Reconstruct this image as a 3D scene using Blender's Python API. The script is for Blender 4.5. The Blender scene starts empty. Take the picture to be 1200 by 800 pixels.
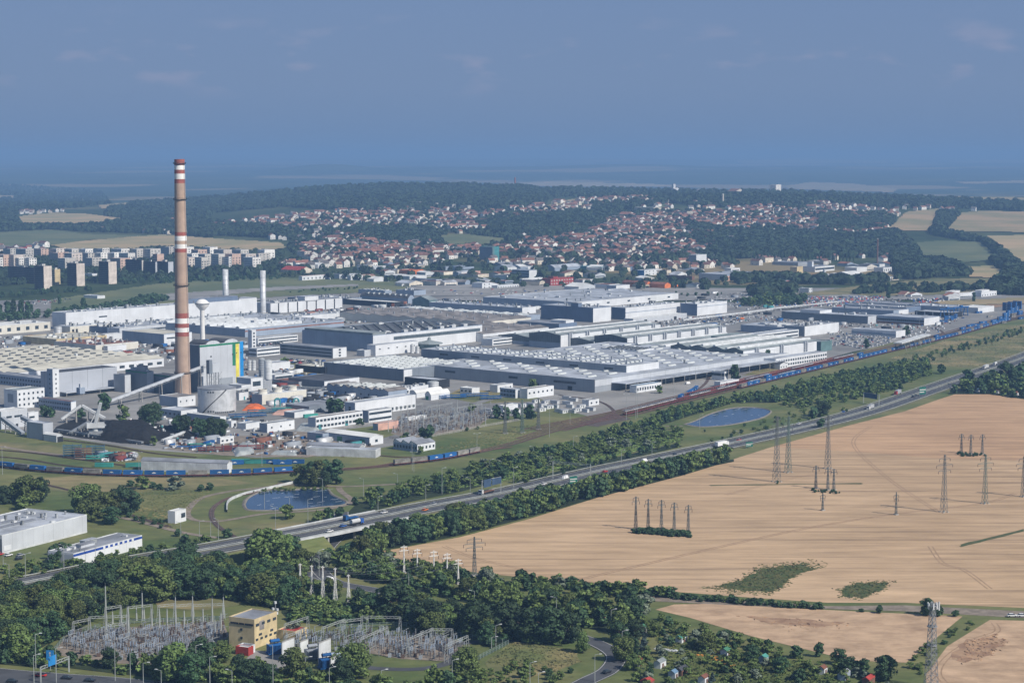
import bpy, math, random
import numpy as np
from mathutils import Vector
# ------------------------------------------------------------ camera, light, exposure
F = 2333.0; H = 205.0; YH = 184.0
TH = math.atan((400.0 - YH) / F); CT, ST = math.cos(TH), math.sin(TH)
S = bpy.context.scene; COL = S.collection
cd = bpy.data.cameras.new('camera'); cam = bpy.data.objects.new('camera', cd); COL.objects.link(cam)
cd.lens = 36.0 * F / 1200.0; cd.sensor_width = 36.0; cd.clip_start = 1.0; cd.clip_end = 120000.0
cam.location = (0, 0, H); cam.rotation_euler = (math.pi / 2 - TH, 0, 0); S.camera = cam
SUN_AZ = math.atan2(0.80, -0.60); SUN_EL = math.radians(40)
w = bpy.data.worlds.new('World'); S.world = w; w.use_nodes = True
nt = w.node_tree; nt.nodes.clear(); N = nt.nodes.new
out = N('ShaderNodeOutputWorld'); bg = N('ShaderNodeBackground'); sky = N('ShaderNodeTexSky')
sky.sky_type = 'NISHITA'; sky.sun_disc = False; sky.sun_elevation = SUN_EL; sky.sun_rotation = SUN_AZ
sky.altitude = 400; sky.air_density = 1.0; sky.dust_density = 0.6; sky.ozone_density = 2.0
bg.inputs['Strength'].default_value = 0.088
tc = N('ShaderNodeTexCoord'); sep = N('ShaderNodeSeparateXYZ'); nt.links.new(tc.outputs['Generated'], sep.inputs[0])
ramp = N('ShaderNodeValToRGB'); nt.links.new(sep.outputs['Z'], ramp.inputs[0])
e = ramp.color_ramp.elements; e[0].position = 0.0; e[0].color = (1, 1, 1, 1); e[1].position = 0.30; e[1].color = (0, 0, 0, 1)
e2 = e.new(0.12); e2.color = (.9, .9, .9, 1)
mix = N('ShaderNodeMix'); mix.data_type = 'RGBA'
# slate blue summer haze layer low in the sky
low = N('ShaderNodeValToRGB'); nt.links.new(sep.outputs['Z'], low.inputs[0])
le = low.color_ramp.elements
le[0].position = 0.0; le[0].color = (1.68, 2.58, 4.30, 1); le[1].position = 0.10; le[1].color = (1.60, 2.50, 4.55, 1)
l2 = le.new(0.035); l2.color = (1.84, 2.70, 4.45, 1)
mp = N('ShaderNodeMapping'); mp.inputs['Scale'].default_value = (24, 24, 70)
nt.links.new(tc.outputs['Generated'], mp.inputs[0])
cn = N('ShaderNodeTexNoise'); cn.inputs['Scale'].default_value = 1.0; cn.inputs['Detail'].default_value = 5; nt.links.new(mp.outputs[0], cn.inputs[0])
cr = N('ShaderNodeValToRGB'); nt.links.new(cn.outputs[0], cr.inputs[0])
cr.color_ramp.elements[0].position = .585; cr.color_ramp.elements[0].color = (0, 0, 0, 1)
cr.color_ramp.elements[1].position = .72; cr.color_ramp.elements[1].color = (.75, .75, .75, 1)
band = N('ShaderNodeValToRGB'); nt.links.new(sep.outputs['Z'], band.inputs[0]); be = band.color_ramp.elements
be[0].position = .028; be[0].color = (0, 0, 0, 1); be[1].position = .075; be[1].color = (0, 0, 0, 1); b3 = be.new(.045); b3.color = (1, 1, 1, 1)
mm = N('ShaderNodeMath'); mm.operation = 'MULTIPLY'; nt.links.new(cr.outputs[0], mm.inputs[0]); nt.links.new(band.outputs[0], mm.inputs[1])
cm = N('ShaderNodeMix'); cm.data_type = 'RGBA'; nt.links.new(mm.outputs[0], cm.inputs[0]); nt.links.new(low.outputs[0], cm.inputs[6]); cm.inputs[7].default_value = (3.2, 3.4, 4.9, 1)
nt.links.new(ramp.outputs[0], mix.inputs[0]); nt.links.new(sky.outputs[0], mix.inputs[6]); nt.links.new(cm.outputs[2], mix.inputs[7])
nt.links.new(mix.outputs[2], bg.inputs[0]); nt.links.new(bg.outputs[0], out.inputs[0])
sd = bpy.data.lights.new('sun', 'SUN'); so = bpy.data.objects.new('sun', sd); COL.objects.link(so)
sd.energy = 5.0; sd.angle = math.radians(.5); sd.color = (1.0, .93, .83)
sv = Vector((math.cos(SUN_EL) * .8, -math.cos(SUN_EL) * .6, math.sin(SUN_EL)))
so.rotation_euler = sv.to_track_quat('Z', 'Y').to_euler(); so.location = (0, 0, 300)
S.view_settings.view_transform = 'Standard'; S.view_settings.look = 'None'; S.view_settings.exposure = 0.14; S.view_settings.gamma = 1
S.cycles.max_bounces = 4; S.cycles.diffuse_bounces = 2; S.cycles.volume_bounces = 0; S.cycles.transparent_max_bounces = 4
S.cycles.use_denoising = True
RND = random.Random(7); HAZE = 1.0e-4
# ------------------------------------------------------------ terrain and pixel helpers
def ss(a, b, v):
    t = np.clip((v - a) / (b - a), 0, 1); return t * t * (3 - 2 * t)
def T(x, y):
    x = np.asarray(x, float); y = np.asarray(y, float)
    u = 600 + F * x / np.maximum(y, 1)
    A = (.30 + .70 * ss(150, 480, u)) * (1 - .2 * ss(950, 1150, u))
    z = 78 * A * ss(3500, 6300, y) * (1 - ss(7000, 9500, y))
    z = z + 34 * np.exp(-((x + 430) / 900) ** 2 - ((y - 7700) / 700) ** 2)
    z = z + 16 * np.exp(-((x - 650) / 420) ** 2 - ((y - 5700) / 500) ** 2)
    far = ss(10500, 15000, y)
    z = z + far * (14 * np.sin(x / 2300 + 1) * np.sin(y / 2600) + 8 * np.sin(x / 900 + y / 1500))
    z = z + 85 * ss(12000, 24000, y) + 75 * ss(26000, 41000, y)
    z = z + 78 * np.exp(-((x + 1860) / 520) ** 2 - ((y - 20000) / 900) ** 2)
    z = z + 40 * np.exp(-((x - 1400) / 900) ** 2 - ((y - 22000) / 900) ** 2)
    return z
DS = np.geomspace(2600, 44000, 420)
def P(px, py, z=None):
    """the point on the land (or at height z) that stands at this place of the photograph"""
    u = (px - 600) / F; v = -(py - 400) / F
    dx, dy, dz = u, CT + v * ST, -ST + v * CT
    if z is not None or py > 350:
        t = ((z or 0) - H) / dz
        return (dx * t, dy * t, z or 0.0)
    t = DS / dy; zz = H + dz * t; g = T(dx * t, DS)
    k = np.nonzero(zz < g)[0]
    if len(k) == 0: return (dx * t[-1], DS[-1], float(g[-1]))
    i = k[0]
    if i == 0: t0 = t[0]
    else:
        a, b = zz[i-1] - g[i-1], g[i] - zz[i]; t0 = t[i-1] + (t[i] - t[i-1]) * a / (a + b + 1e-9)
    x, y = dx * t0, dy * t0
    return (float(x), float(y), float(T(x, y)))
def depth(p): return p[1] * CT + (H - p[2]) * ST
def proj(p):
    d = depth(p); return 600 + F * p[0] / d, 400 - F * (p[1] * ST - (H - p[2]) * CT) / d
def mpp(p): return depth(p) / F
def solve(p, d, x):
    k = (x - 600) / F
    return (k * depth(p) - p[0]) / (d[0] - k * d[1] * CT)
# ------------------------------------------------------------ materials
MAT = {}
def mat(name, c, rough=.8, var=.12, scale=.15, seam=None, obj=0, isl=0, metal=0, c2=None, rot=0, stretch=None, lo=.42, hi=.6, bump=0, streak=0, world=False, seamd=.72, hs=None, vein=None, streakw=0):
    m = bpy.data.materials.new(name); m.use_nodes = True; n = m.node_tree; L = n.links.new; A = n.nodes.new
    b = n.nodes['Principled BSDF']; b.inputs['Roughness'].default_value = rough; b.inputs['Metallic'].default_value = metal
    b.inputs['Specular IOR Level'].default_value = .3
    t = A('ShaderNodeTexCoord')
    if world:
        g = A('ShaderNodeNewGeometry'); vec = g.outputs['Position']
    else: vec = t.outputs['Object']
    mpn = A('ShaderNodeMapping'); L(vec, mpn.inputs[0]); mpn.inputs['Rotation'].default_value = (0, 0, rot)
    if stretch: mpn.inputs['Scale'].default_value = stretch
    nz = A('ShaderNodeTexNoise'); nz.inputs['Scale'].default_value = scale; nz.inputs['Detail'].default_value = 6; nz.inputs['Roughness'].default_value = .62
    L(mpn.outputs[0], nz.inputs[0])
    r = A('ShaderNodeValToRGB'); L(nz.outputs[0], r.inputs[0])
    r.color_ramp.elements[0].position = lo; r.color_ramp.elements[1].position = hi
    c2 = c2 or tuple(max(0, q * (1 - 2 * var)) for q in c)
    r.color_ramp.elements[0].color = (*c2, 1); r.color_ramp.elements[1].color = (*c, 1)
    col = r.outputs[0]
    def mul(col, fac, lo_, hi_):
        mr = A('ShaderNodeMapRange'); L(fac, mr.inputs[0]); mr.inputs[3].default_value = lo_; mr.inputs[4].default_value = hi_
        x = A('ShaderNodeMix'); x.data_type = 'RGBA'; x.blend_type = 'MULTIPLY'; x.inputs[0].default_value = 1
        L(col, x.inputs[6]); L(mr.outputs[0], x.inputs[7]); return x.outputs[2]
    if streak:
        m2 = A('ShaderNodeMapping'); L(vec, m2.inputs[0]); m2.inputs['Scale'].default_value = (1, 1, .08)
        n2 = A('ShaderNodeTexNoise'); n2.inputs['Scale'].default_value = .7; n2.inputs['Detail'].default_value = 4; L(m2.outputs[0], n2.inputs[0])
        col = mul(col, n2.outputs[0], 1 - streak, 1 + streak * .6)
    if vein:
        m3 = A('ShaderNodeMapping'); L(vec, m3.inputs[0]); m3.inputs['Rotation'].default_value = (0, 0, vein[0]); m3.inputs['Scale'].default_value = (vein[1], vein[2], 1)
        n3 = A('ShaderNodeTexNoise'); n3.inputs['Scale'].default_value = 1; n3.inputs['Detail'].default_value = 5; n3.inputs['Roughness'].default_value = .7; L(m3.outputs[0], n3.inputs[0])
        col = mul(col, n3.outputs[0], 1 - vein[3], 1 + vein[3])
    if streakw:   # drill rows of the crop, a few darker than the rest
        m4 = A('ShaderNodeMapping'); L(vec, m4.inputs[0]); m4.inputs['Rotation'].default_value = (0, 0, .08); m4.inputs['Scale'].default_value = (.004, .16, 1)
        n4 = A('ShaderNodeTexNoise'); n4.inputs['Scale'].default_value = 1; n4.inputs['Detail'].default_value = 3; L(m4.outputs[0], n4.inputs[0])
        r4 = A('ShaderNodeValToRGB'); L(n4.outputs[0], r4.inputs[0]); r4.color_ramp.elements[0].position = .36; r4.color_ramp.elements[1].position = .46
        col = mul(col, r4.outputs[0], .74, 1)
    if seam:
        sx = A('ShaderNodeSeparateXYZ'); L(vec, sx.inputs[0])
        ad = A('ShaderNodeMath'); ad.operation = 'ADD'; L(sx.outputs[0], ad.inputs[0]); L(sx.outputs[1], ad.inputs[1])
        def line(src, per, wd):
            q = A('ShaderNodeMath'); q.operation = 'DIVIDE'; L(src, q.inputs[0]); q.inputs[1].default_value = per
            f = A('ShaderNodeMath'); f.operation = 'FRACT'; L(q.outputs[0], f.inputs[0])
            g_ = A('ShaderNodeMath'); g_.operation = 'LESS_THAN'; L(f.outputs[0], g_.inputs[0]); g_.inputs[1].default_value = wd / per
            return g_.outputs[0]
        col = mul(col, line(ad.outputs[0], seam[0], seam[1]), 1, seamd)
    if obj:
        oi = A('ShaderNodeObjectInfo'); col = mul(col, oi.outputs['Random'], 1 - obj, 1 + obj)
    if isl:
        ge = A('ShaderNodeNewGeometry'); col = mul(col, ge.outputs['Random Per Island'], 1 - isl, 1 + isl)
    if hs:
        oi = A('ShaderNodeObjectInfo'); h_ = A('ShaderNodeHueSaturation'); L(col, h_.inputs['Color'])
        mr = A('ShaderNodeMapRange'); L(oi.outputs['Random'], mr.inputs[0]); mr.inputs[3].default_value = .5 - hs; mr.inputs[4].default_value = .5 + hs; L(mr.outputs[0], h_.inputs['Hue']); col = h_.outputs[0]
    L(col, b.inputs['Base Color'])
    if bump:
        bp = A('ShaderNodeBump'); bp.inputs['Strength'].default_value = bump; bp.inputs['Distance'].default_value = .5; L(nz.outputs[0], bp.inputs['Height']); L(bp.outputs[0], b.inputs['Normal'])
    MAT[name] = m; return m
def MM():
    W = dict(streak=.10, scale=.06, var=.06)
    mat('white', (.665, .69, .72), seam=(6, .18), seamd=.82, **W)
    mat('offwhite', (.64, .62, .55), seam=(9, .2), **W)
    mat('lightgrey', (.50, .53, .57), seam=(8, .22), **W)
    mat('midgrey', (.30, .33, .37), seam=(12, .25), **W)
    mat('darkgrey', (.18, .21, .25), seam=(10, .3), **W)
    mat('bluegrey', (.29, .35, .44), seam=(7, .2), **W)  # also painted as shade on the left faces of white buildings
    mat('darkblue', (.14, .19, .28), seam=(7, .2), **W)  # deeper tone, also used to paint left faces in shade
    mat('silver', (.62, .64, .66), rough=.45, metal=.15, seam=(3, .12), streak=.15)
    mat('panel', (.40, .43, .48), seam=(16.5, .5), seamd=.6, streak=.06, scale=.05, var=.05)
    mat('cream', (.60, .49, .29), seam=(5, .08), seamd=.9, streak=.12)
    mat('yellow', (.80, .70, .10)); mat('green', (.02, .20, .11)); mat('blue', (.01, .25, .62)); mat('teal', (.06, .26, .28))
    mat('orange', (.72, .20, .05)); mat('redwall', (.36, .05, .045)); mat('royal', (.015, .06, .32)); mat('pink', (.62, .38, .31), streak=.1); mat('brown', (.20, .11, .08))
    mat('roof_light', (.44, .475, .53), scale=.05, var=.2, seam=(4, .12), seamd=.9)
    mat('roof_grey', (.27, .29, .33), scale=.05, var=.18, seam=(5, .15), seamd=.85)
    mat('roof_dark', (.085, .09, .105), scale=.05, var=.18, seam=(6, .2), seamd=.8)
    mat('roof_brown', (.27, .25, .24), scale=.06, var=.25, seam=(3, .2), seamd=.8)
    mat('roof_cream', (.56, .54, .46), scale=.05, var=.12, seam=(5, .15), seamd=.9)
    mat('roof_white', (.72, .73, .72), scale=.05, var=.1)
    mat('roof_green', (.27, .31, .32), scale=.05, var=.15, seam=(4, .2), seamd=.8)
    mat('roof_rust', (.28, .12, .08), scale=.08, var=.25); mat('roof_red', (.42, .06, .05), var=.15); mat('roof_blue', (.14, .24, .36), var=.12)
    mat('glass', (.05, .07, .09), rough=.25, var=.2, scale=.4, seam=(2.5, .25), seamd=.5)
    mat('glazing', (.10, .13, .15), rough=.3, seam=(3, .3), seamd=.5)
    mat('green_glass', (.13, .22, .225), rough=.3, seam=(2, .2))
    mat('dark', (.025, .028, .034)); mat('vent', (.30, .32, .33), obj=.5); mat('ventwhite', (.60, .625, .64), obj=.1)
    mat('skylight', (.60, .63, .62), rough=.4, obj=.12); mat('skydark', (.10, .11, .12), rough=.4)
    mat('steel', (.30, .32, .34), rough=.5, metal=.3); mat('lattice', (.16, .18, .18), rough=.6, metal=.2); mat('lattice_green', (.13, .19, .17), rough=.6)
    mat('concrete', (.36, .35, .33), var=.1); mat('galv', (.46, .49, .48), rough=.5, metal=.3); mat('ceramic', (.10, .07, .06), obj=.5)
    mat('chimney', (.44, .32, .245), scale=.12, var=.08, streak=.12); mat('ch_red', (.36, .11, .085), var=.12, streak=.15, scale=.3); mat('ch_white', (.82, .81, .78), var=.06, streak=.06)
    mat('coal', (.018, .017, .017), scale=.2, var=.3, bump=.6)
    mat('container_blue', (.012, .10, .30), obj=.25, var=.1, scale=.4); mat('container_grey', (.25, .24, .22), obj=.3, var=.2, scale=.4); mat('container_teal', (.05, .30, .26), obj=.2)
    mat('wagon_red', (.20, .05, .045), obj=.2); mat('carsilver', (.45, .47, .50), rough=.35, obj=.3)
    mat('asphalt', (.082, .086, .096), scale=.1, var=.12, world=True, vein=(.69, .02, .5, .12))
    mat('paint', (.55, .55, .53), var=.05); mat('median', (.22, .21, .13), var=.2, scale=.3, world=True)
    mat('yard', (.27, .265, .255), c2=(.165, .163, .16), scale=.012, lo=.35, hi=.62, world=True, vein=(.9, .02, .06, .4))
    mat('yard_light', (.30, .29, .275), c2=(.22, .215, .205), scale=.02, world=True, vein=(.9, .03, .2, .1))
    mat('gravel', (.27, .225, .18), c2=(.18, .15, .12), scale=.2, world=True)
    mat('ballast', (.13, .10, .085), c2=(.065, .055, .05), scale=.3, world=True, lo=.35, hi=.65)
    mat('rail', (.16, .085, .065), rough=.5)
    mat('grass', (.175, .170, .066), c2=(.075, .108, .030), scale=.014, world=True, lo=.38, hi=.66, vein=(.3, .06, .12, .62))
    mat('meadow', (.25, .205, .10), c2=(.10, .12, .045), scale=.018, world=True, lo=.40, hi=.62, vein=(.3, .035, .09, .6))
    mat('wheat', (.51, .360, .222), c2=(.42, .290, .172), scale=.006, world=True, lo=.35, hi=.66, vein=(.05, .02, .11, .62), streakw=1)
    mat('wheat2', (.48, .335, .215), c2=(.32, .215, .135), scale=.07, world=True, lo=.30, hi=.55, vein=(.1, .05, .13, .6))
    mat('weed', (.055, .085, .03), c2=(.10, .10, .04), scale=.25, world=True, vein=(.2, .1, .8, .3))
    mat('soil', (.25, .155, .10), c2=(.38, .25, .155), scale=.12, world=True)
    mat('farfield', (.41, .30, .165), c2=(.27, .24, .12), scale=.006, world=True, obj=.12, vein=(.3, .002, .03, .15))
    mat('fargreen', (.155, .165, .075), c2=(.10, .125, .055), scale=.006, world=True, vein=(.3, .002, .03, .15))
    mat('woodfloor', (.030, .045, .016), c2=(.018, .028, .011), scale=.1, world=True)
    mat('water', (.022, .050, .115), rough=.12, var=.05, scale=.1, world=True, bump=.12)
    mat('foam', (.45, .5, .55)); mat('bank', (.22, .20, .17))
    mat('crown', (.108, .150, .042), isl=.5, obj=.40, hs=.022, rough=.75); mat('crown_dark', (.044, .086, .036), isl=.45, obj=.32, hs=.015, rough=.75)
    mat('crown_grey', (.17, .21, .15), isl=.4, obj=.15); mat('crown_far', (.028, .052, .022), isl=.5, rough=.8)
    mat('spruce', (.08, .12, .11), isl=.4); mat('bark', (.06, .045, .035))
    mat('tile', (.26, .125, .09), obj=.35, var=.15); mat('tile2', (.17, .085, .07), obj=.3); mat('tile3', (.15, .14, .14), obj=.3)
    mat('plaster', (.66, .60, .50), obj=.25); mat('plaster2', (.80, .78, .74), obj=.15)
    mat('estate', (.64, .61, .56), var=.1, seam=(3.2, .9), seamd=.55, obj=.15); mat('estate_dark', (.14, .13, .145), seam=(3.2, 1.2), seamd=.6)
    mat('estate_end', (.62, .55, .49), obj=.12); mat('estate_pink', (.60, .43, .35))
    for k, c in dict(car_white=(.75, .75, .75), car_black=(.02, .022, .03), car_red=(.5, .03, .02), car_blue=(.03, .10, .35), car_grey=(.3, .31, .33), car_orange=(.7, .18, .03)).items():
        mat(k, c, rough=.3, var=.02)
    mat('tyre', (.02, .02, .02)); mat('sign_blue', (.02, .22, .55)); mat('sign_green', (.01, .13, .10)); mat('sign_dark', (.05, .09, .16))
    mat('tarp', (.72, .17, .05), var=.15); mat('pipes', (.07, .17, .25), var=.25, scale=.3); mat('teal_roof', (.08, .30, .26)); mat('green_roof', (.06, .20, .12)); mat('wheat_track', (.36, .24, .15)); mat('wheat_up', (.50, .325, .19), c2=(.41, .26, .15), scale=.01, world=True, lo=.35, hi=.66, vein=(.05, .02, .11, .6), streakw=1)
    mat('flowers', (.55, .25, .05), isl=.5)
MM()
# estate and house windows: rows of openings as a surface pattern
# ------------------------------------------------------------ mesh helpers
class MB:
    def __init__(s): s.v = []; s.f = []; s.mi = []; s.k = 0
    def add(s, vs, fs):
        o = len(s.v); s.v += [tuple(p) for p in vs]; s.f += [tuple(i + o for i in q) for q in fs]; s.mi += [s.k] * len(fs); return s
    def box(s, x0, x1, y0, y1, z0, z1):
        return s.add([(x0,y0,z0),(x1,y0,z0),(x1,y1,z0),(x0,y1,z0),(x0,y0,z1),(x1,y0,z1),(x1,y1,z1),(x0,y1,z1)],
                     [(3,2,1,0),(4,5,6,7),(0,1,5,4),(1,2,6,5),(2,3,7,6),(3,0,4,7)])
    def cyl(s, cx, cy, z0, z1, r0, r1=None, n=12, cap=True):
        r1 = r0 if r1 is None else r1
        vs = [(cx + r * math.cos(2*math.pi*i/n), cy + r * math.sin(2*math.pi*i/n), z) for r, z in ((r0, z0), (r1, z1)) for i in range(n)]
        fs = [(i, (i+1) % n, n + (i+1) % n, n + i) for i in range(n)]
        if cap: fs += [tuple(range(n, 2*n)), tuple(range(n-1, -1, -1))]
        return s.add(vs, fs)
    def lathe(s, cx, cy, prof, n=24):
        vs = [(cx + r * math.cos(2*math.pi*i/n), cy + r * math.sin(2*math.pi*i/n), z) for r, z in prof for i in range(n)]
        fs = [(k*n + i, k*n + (i+1) % n, (k+1)*n + (i+1) % n, (k+1)*n + i) for k in range(len(prof)-1) for i in range(n)]
        return s.add(vs, fs)
    def bar(s, p, q, w, h=None):
        p, q = Vector(p), Vector(q); d = (q - p)
        if d.length < 1e-6: return s
        d.normalize(); a = d.cross(Vector((0, 0, 1)));
        if a.length < 1e-3: a = Vector((1, 0, 0))
        a.normalize(); b = d.cross(a).normalized(); a = a * w / 2; b = b * (h or w) / 2
        vs = [p-a-b, p+a-b, p+a+b, p-a+b, q-a-b, q+a-b, q+a+b, q-a+b]
        return s.add(vs, [(0,1,2,3),(7,6,5,4),(0,4,5,1),(1,5,6,2),(2,6,7,3),(3,7,4,0)])
    def mesh(s, name, mats, smooth=False):
        me = bpy.data.meshes.new(name); me.from_pydata(s.v, [], s.f)
        if not isinstance(mats, (list, tuple)): mats = [mats]
        for m in mats: me.materials.append(MAT[m] if isinstance(m, str) else m)
        if len(mats) > 1: me.polygons.foreach_set('material_index', s.mi)
        if smooth: me.polygons.foreach_set('use_smooth', [True] * len(me.polygons))
        me.update(); return me
def link(name, me, parent=None, loc=(0, 0, 0), rz=0, sc=None):
    o = bpy.data.objects.new(name, me); COL.objects.link(o); o.location = loc
    if rz: o.rotation_euler = (0, 0, rz)
    if sc is not None: o.scale = sc if isinstance(sc, tuple) else (sc, sc, sc)
    if parent: o.parent = parent
    return o
def obj(name, mb, mats, parent=None, loc=(0, 0, 0), rz=0, smooth=False): return link(name, mb.mesh(name, mats, smooth), parent, loc, rz)
def tag(o, label=None, cat=None, group=None, kind=None):
    if label: o['label'] = label
    if cat: o['category'] = cat
    if group: o['group'] = group
    if kind: o['kind'] = kind
    return o
def thing(name, label, cat, loc, rz=0, group=None):
    return tag(link(name, None, None, loc, rz), label, cat, group)
def dup(o, loc=None, rz=None, sc=None, parent=None):
    c = o.copy(); COL.objects.link(c); c.parent = parent
    if loc is not None: c.location = loc
    if rz is not None: c.rotation_euler = (0, 0, rz)
    if sc is not None: c.scale = (sc, sc, sc)
    for ch in list(o.children): dup(ch, parent=c)
    return c
AUTO = []
def auto(o, desc, cat, group): AUTO.append((o, desc)); tag(o, desc, cat, group)
def big_mesh(name, V, Q, mats, mi=None):
    me = bpy.data.meshes.new(name); V = np.asarray(V, np.float32); Q = np.asarray(Q, np.int32); n = Q.shape[1]
    me.vertices.add(len(V)); me.vertices.foreach_set('co', V.ravel()); me.loops.add(Q.size); me.loops.foreach_set('vertex_index', Q.ravel())
    me.polygons.add(len(Q)); me.polygons.foreach_set('loop_start', np.arange(0, Q.size, n, dtype=np.int32)); me.polygons.foreach_set('loop_total', np.full(len(Q), n, np.int32))
    for m in mats: me.materials.append(MAT[m])
    if mi is not None: me.polygons.foreach_set('material_index', np.asarray(mi, np.int32))
    me.update(calc_edges=True); return me
def inpoly(x, y, poly):
    c = False; n = len(poly)
    for i in range(n):
        x0, y0 = poly[i]; x1, y1 = poly[i-1]
        if (y0 > y) != (y1 > y) and x < (x1 - x0) * (y - y0) / (y1 - y0) + x0: c = not c
    return c
# ------------------------------------------------------------ the land
def land():
    ys = np.concatenate([[-3000, -800, 200, 1200, 2200, 3000, 3400], np.linspace(3450, 10000, 130), np.geomspace(10100, 43000, 120)])
    V = []; nx = 181
    for y in ys:
        xs = np.linspace(-1, 1, nx) * (5500 + max(y, 0) * .42); V.append(np.stack([xs, np.full(nx, y), T(xs, y)], 1))
    V = np.concatenate(V); i = np.arange(len(ys) - 1)[:, None] * nx + np.arange(nx - 1)[None]
    Q = np.stack([i, i + 1, i + nx + 1, i + nx], -1).reshape(-1, 4)
    m = bpy.data.materials.new('land'); m.use_nodes = True; n = m.node_tree; L = n.links.new; A = n.nodes.new; b = n.nodes['Principled BSDF']; b.inputs['Roughness'].default_value = .9; b.inputs['Specular IOR Level'].default_value = .1
    g = A('ShaderNodeNewGeometry'); cols = []
    for sc, det, lo, hi in ((.02, 6, .35, .65), (.0011, 4, .52, .57), (.0004, 5, .56, .585)):
        nz = A('ShaderNodeTexNoise'); nz.inputs['Scale'].default_value = sc; nz.inputs['Detail'].default_value = det; L(g.outputs['Position'], nz.inputs[0])
        r = A('ShaderNodeValToRGB'); r.color_ramp.elements[0].position = lo; r.color_ramp.elements[1].position = hi; L(nz.outputs[0], r.inputs[0]); cols.append(r)
    cols[0].color_ramp.elements[0].color = (.022, .038, .014, 1); cols[0].color_ramp.elements[1].color = (.05, .075, .026, 1)
    x = A('ShaderNodeMix'); x.data_type = 'RGBA'; L(cols[1].outputs[0], x.inputs[0]); L(cols[0].outputs[0], x.inputs[6]); x.inputs[7].default_value = (.07, .085, .035, 1)
    x2 = A('ShaderNodeMix'); x2.data_type = 'RGBA'; L(cols[2].outputs[0], x2.inputs[0]); L(x.outputs[2], x2.inputs[6]); x2.inputs[7].default_value = (.24, .19, .10, 1)
    L(x2.outputs[2], b.inputs['Base Color']); MAT['land'] = m
    me = big_mesh('terrain', V, Q, ['land']); me.polygons.foreach_set('use_smooth', [True] * len(me.polygons))
    tag(link('terrain', me), 'rolling green land reaching to the horizon', 'ground', kind='structure')
land()
def sheet(name, poly, m, off=.05, label=None, kind='structure', cat='ground'):
    if min(q[1] for q in poly) > 352:
        mb = MB(); pts = [P(*q) for q in poly]
        ar = sum(pts[i-1][0] * pts[i][1] - pts[i][0] * pts[i-1][1] for i in range(len(pts)))
        if ar < 0: pts.reverse()
        mb.add([(p[0], p[1], off) for p in pts], [tuple(range(len(pts)))]); o = obj(name, mb, m)
    else:
        x0, x1 = min(q[0] for q in poly), max(q[0] for q in poly); y0, y1 = min(q[1] for q in poly), max(q[1] for q in poly)
        nx = max(6, min(110, int((x1 - x0) / 2.2))); ny = max(4, min(60, int((y1 - y0) / .8)))
        ok = {}; V = []; Q = []
        def vid(i, j):
            if (i, j) not in ok:
                p = P(x0 + (x1 - x0) * i / nx, y0 + (y1 - y0) * j / ny); ok[i, j] = len(V); V.append((p[0], p[1], p[2] + off + p[1] * .00025))
            return ok[i, j]
        for i in range(nx):
            for j in range(ny):
                if inpoly(x0 + (x1 - x0) * (i + .5) / nx, y0 + (y1 - y0) * (j + .5) / ny, poly):
                    q = [vid(i, j), vid(i, j+1), vid(i+1, j+1), vid(i+1, j)]
                    ys = [V[k][1] for k in q]
                    if max(ys) - min(ys) < .12 * min(ys): Q.append(q)
        if not Q: return
        o = link(name, big_mesh(name, V, Q, [m]))
    return tag(o, label, cat, kind=kind)
def smooth(pts, n=6):
    out = []
    for i in range(len(pts) - 1):
        p0, p1, p2, p3 = [np.array(pts[max(0, min(len(pts)-1, k))], float) for k in (i-1, i, i+1, i+2)]
        for k in range(n):
            t = k / n; out.append(tuple(.5 * ((2*p1) + (-p0+p2)*t + (2*p0-5*p1+4*p2-p3)*t*t + (-p0+3*p1-3*p2+p3)*t**3)))
    out.append(tuple(map(float, pts[-1]))); return out
def gpath(pts, n=6): return smooth([P(*q) for q in pts], n)
def ribbon(mb, path, a, b, z, zf=None, thick=0):
    """strip of a path between side offsets a and b (metres, left negative)"""
    vs = []; N_ = len(path)
    for i, p in enumerate(path):
        q0 = path[max(0, i-1)]; q1 = path[min(N_-1, i+1)]; dx, dy = q1[0]-q0[0], q1[1]-q0[1]; l = math.hypot(dx, dy) or 1; nx, ny = dy/l, -dx/l
        zz = z + (zf(p) if zf else 0) + (p[2] if len(p) > 2 else 0)
        vs += [(p[0]+nx*a, p[1]+ny*a, zz), (p[0]+nx*b, p[1]+ny*b, zz)]
        if thick: vs += [(p[0]+nx*a, p[1]+ny*a, zz-thick), (p[0]+nx*b, p[1]+ny*b, zz-thick)]
    k = 4 if thick else 2; fs = []
    for i in range(N_-1):
        j = i*k; fs.append((j+1, j+1+k, j+k, j))
        if thick: fs += [(j, j+k, j+k+2, j+2), (j+3, j+k+3, j+k+1, j+1), (j+2, j+k+2, j+k+3, j+3)]
    return mb.add(vs, fs)
# ------------------------------------------------------------ ground sheets
sheet('grass_field', [(-200, 900), (-200, 500), (120, 505), (420, 520), (560, 490), (700, 482), (870, 440), (1000, 415), (1290, 354), (1500, 360), (1500, 1000), (-200, 1000)], 'grass', .03, 'green grassland between the railway and the highway')
sheet('works_yard', [(-300, 505), (-20, 500), (70, 512), (170, 527), (300, 536), (400, 534), (470, 520), (520, 498), (590, 488), (650, 484), (700, 482), (740, 480), (900, 438), (1000, 412), (1100, 392), (1200, 370), (1330, 354), (-300, 354)], 'yard', .10, 'grey paved yards under the car factory')
sheet('works_yard', [(-200, 372), (60, 366), (330, 341), (700, 338), (1000, 338), (1180, 343), (1330, 352), (-200, 352.5)], 'yard', .2, 'grey paved yards behind the factory')
sheet('lawn', [(500, 527), (520, 505), (590, 492), (640, 478), (700, 478), (712, 486), (640, 508), (560, 530), (520, 540)], 'grass', .16, 'green lawn beside the works substation')
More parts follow.
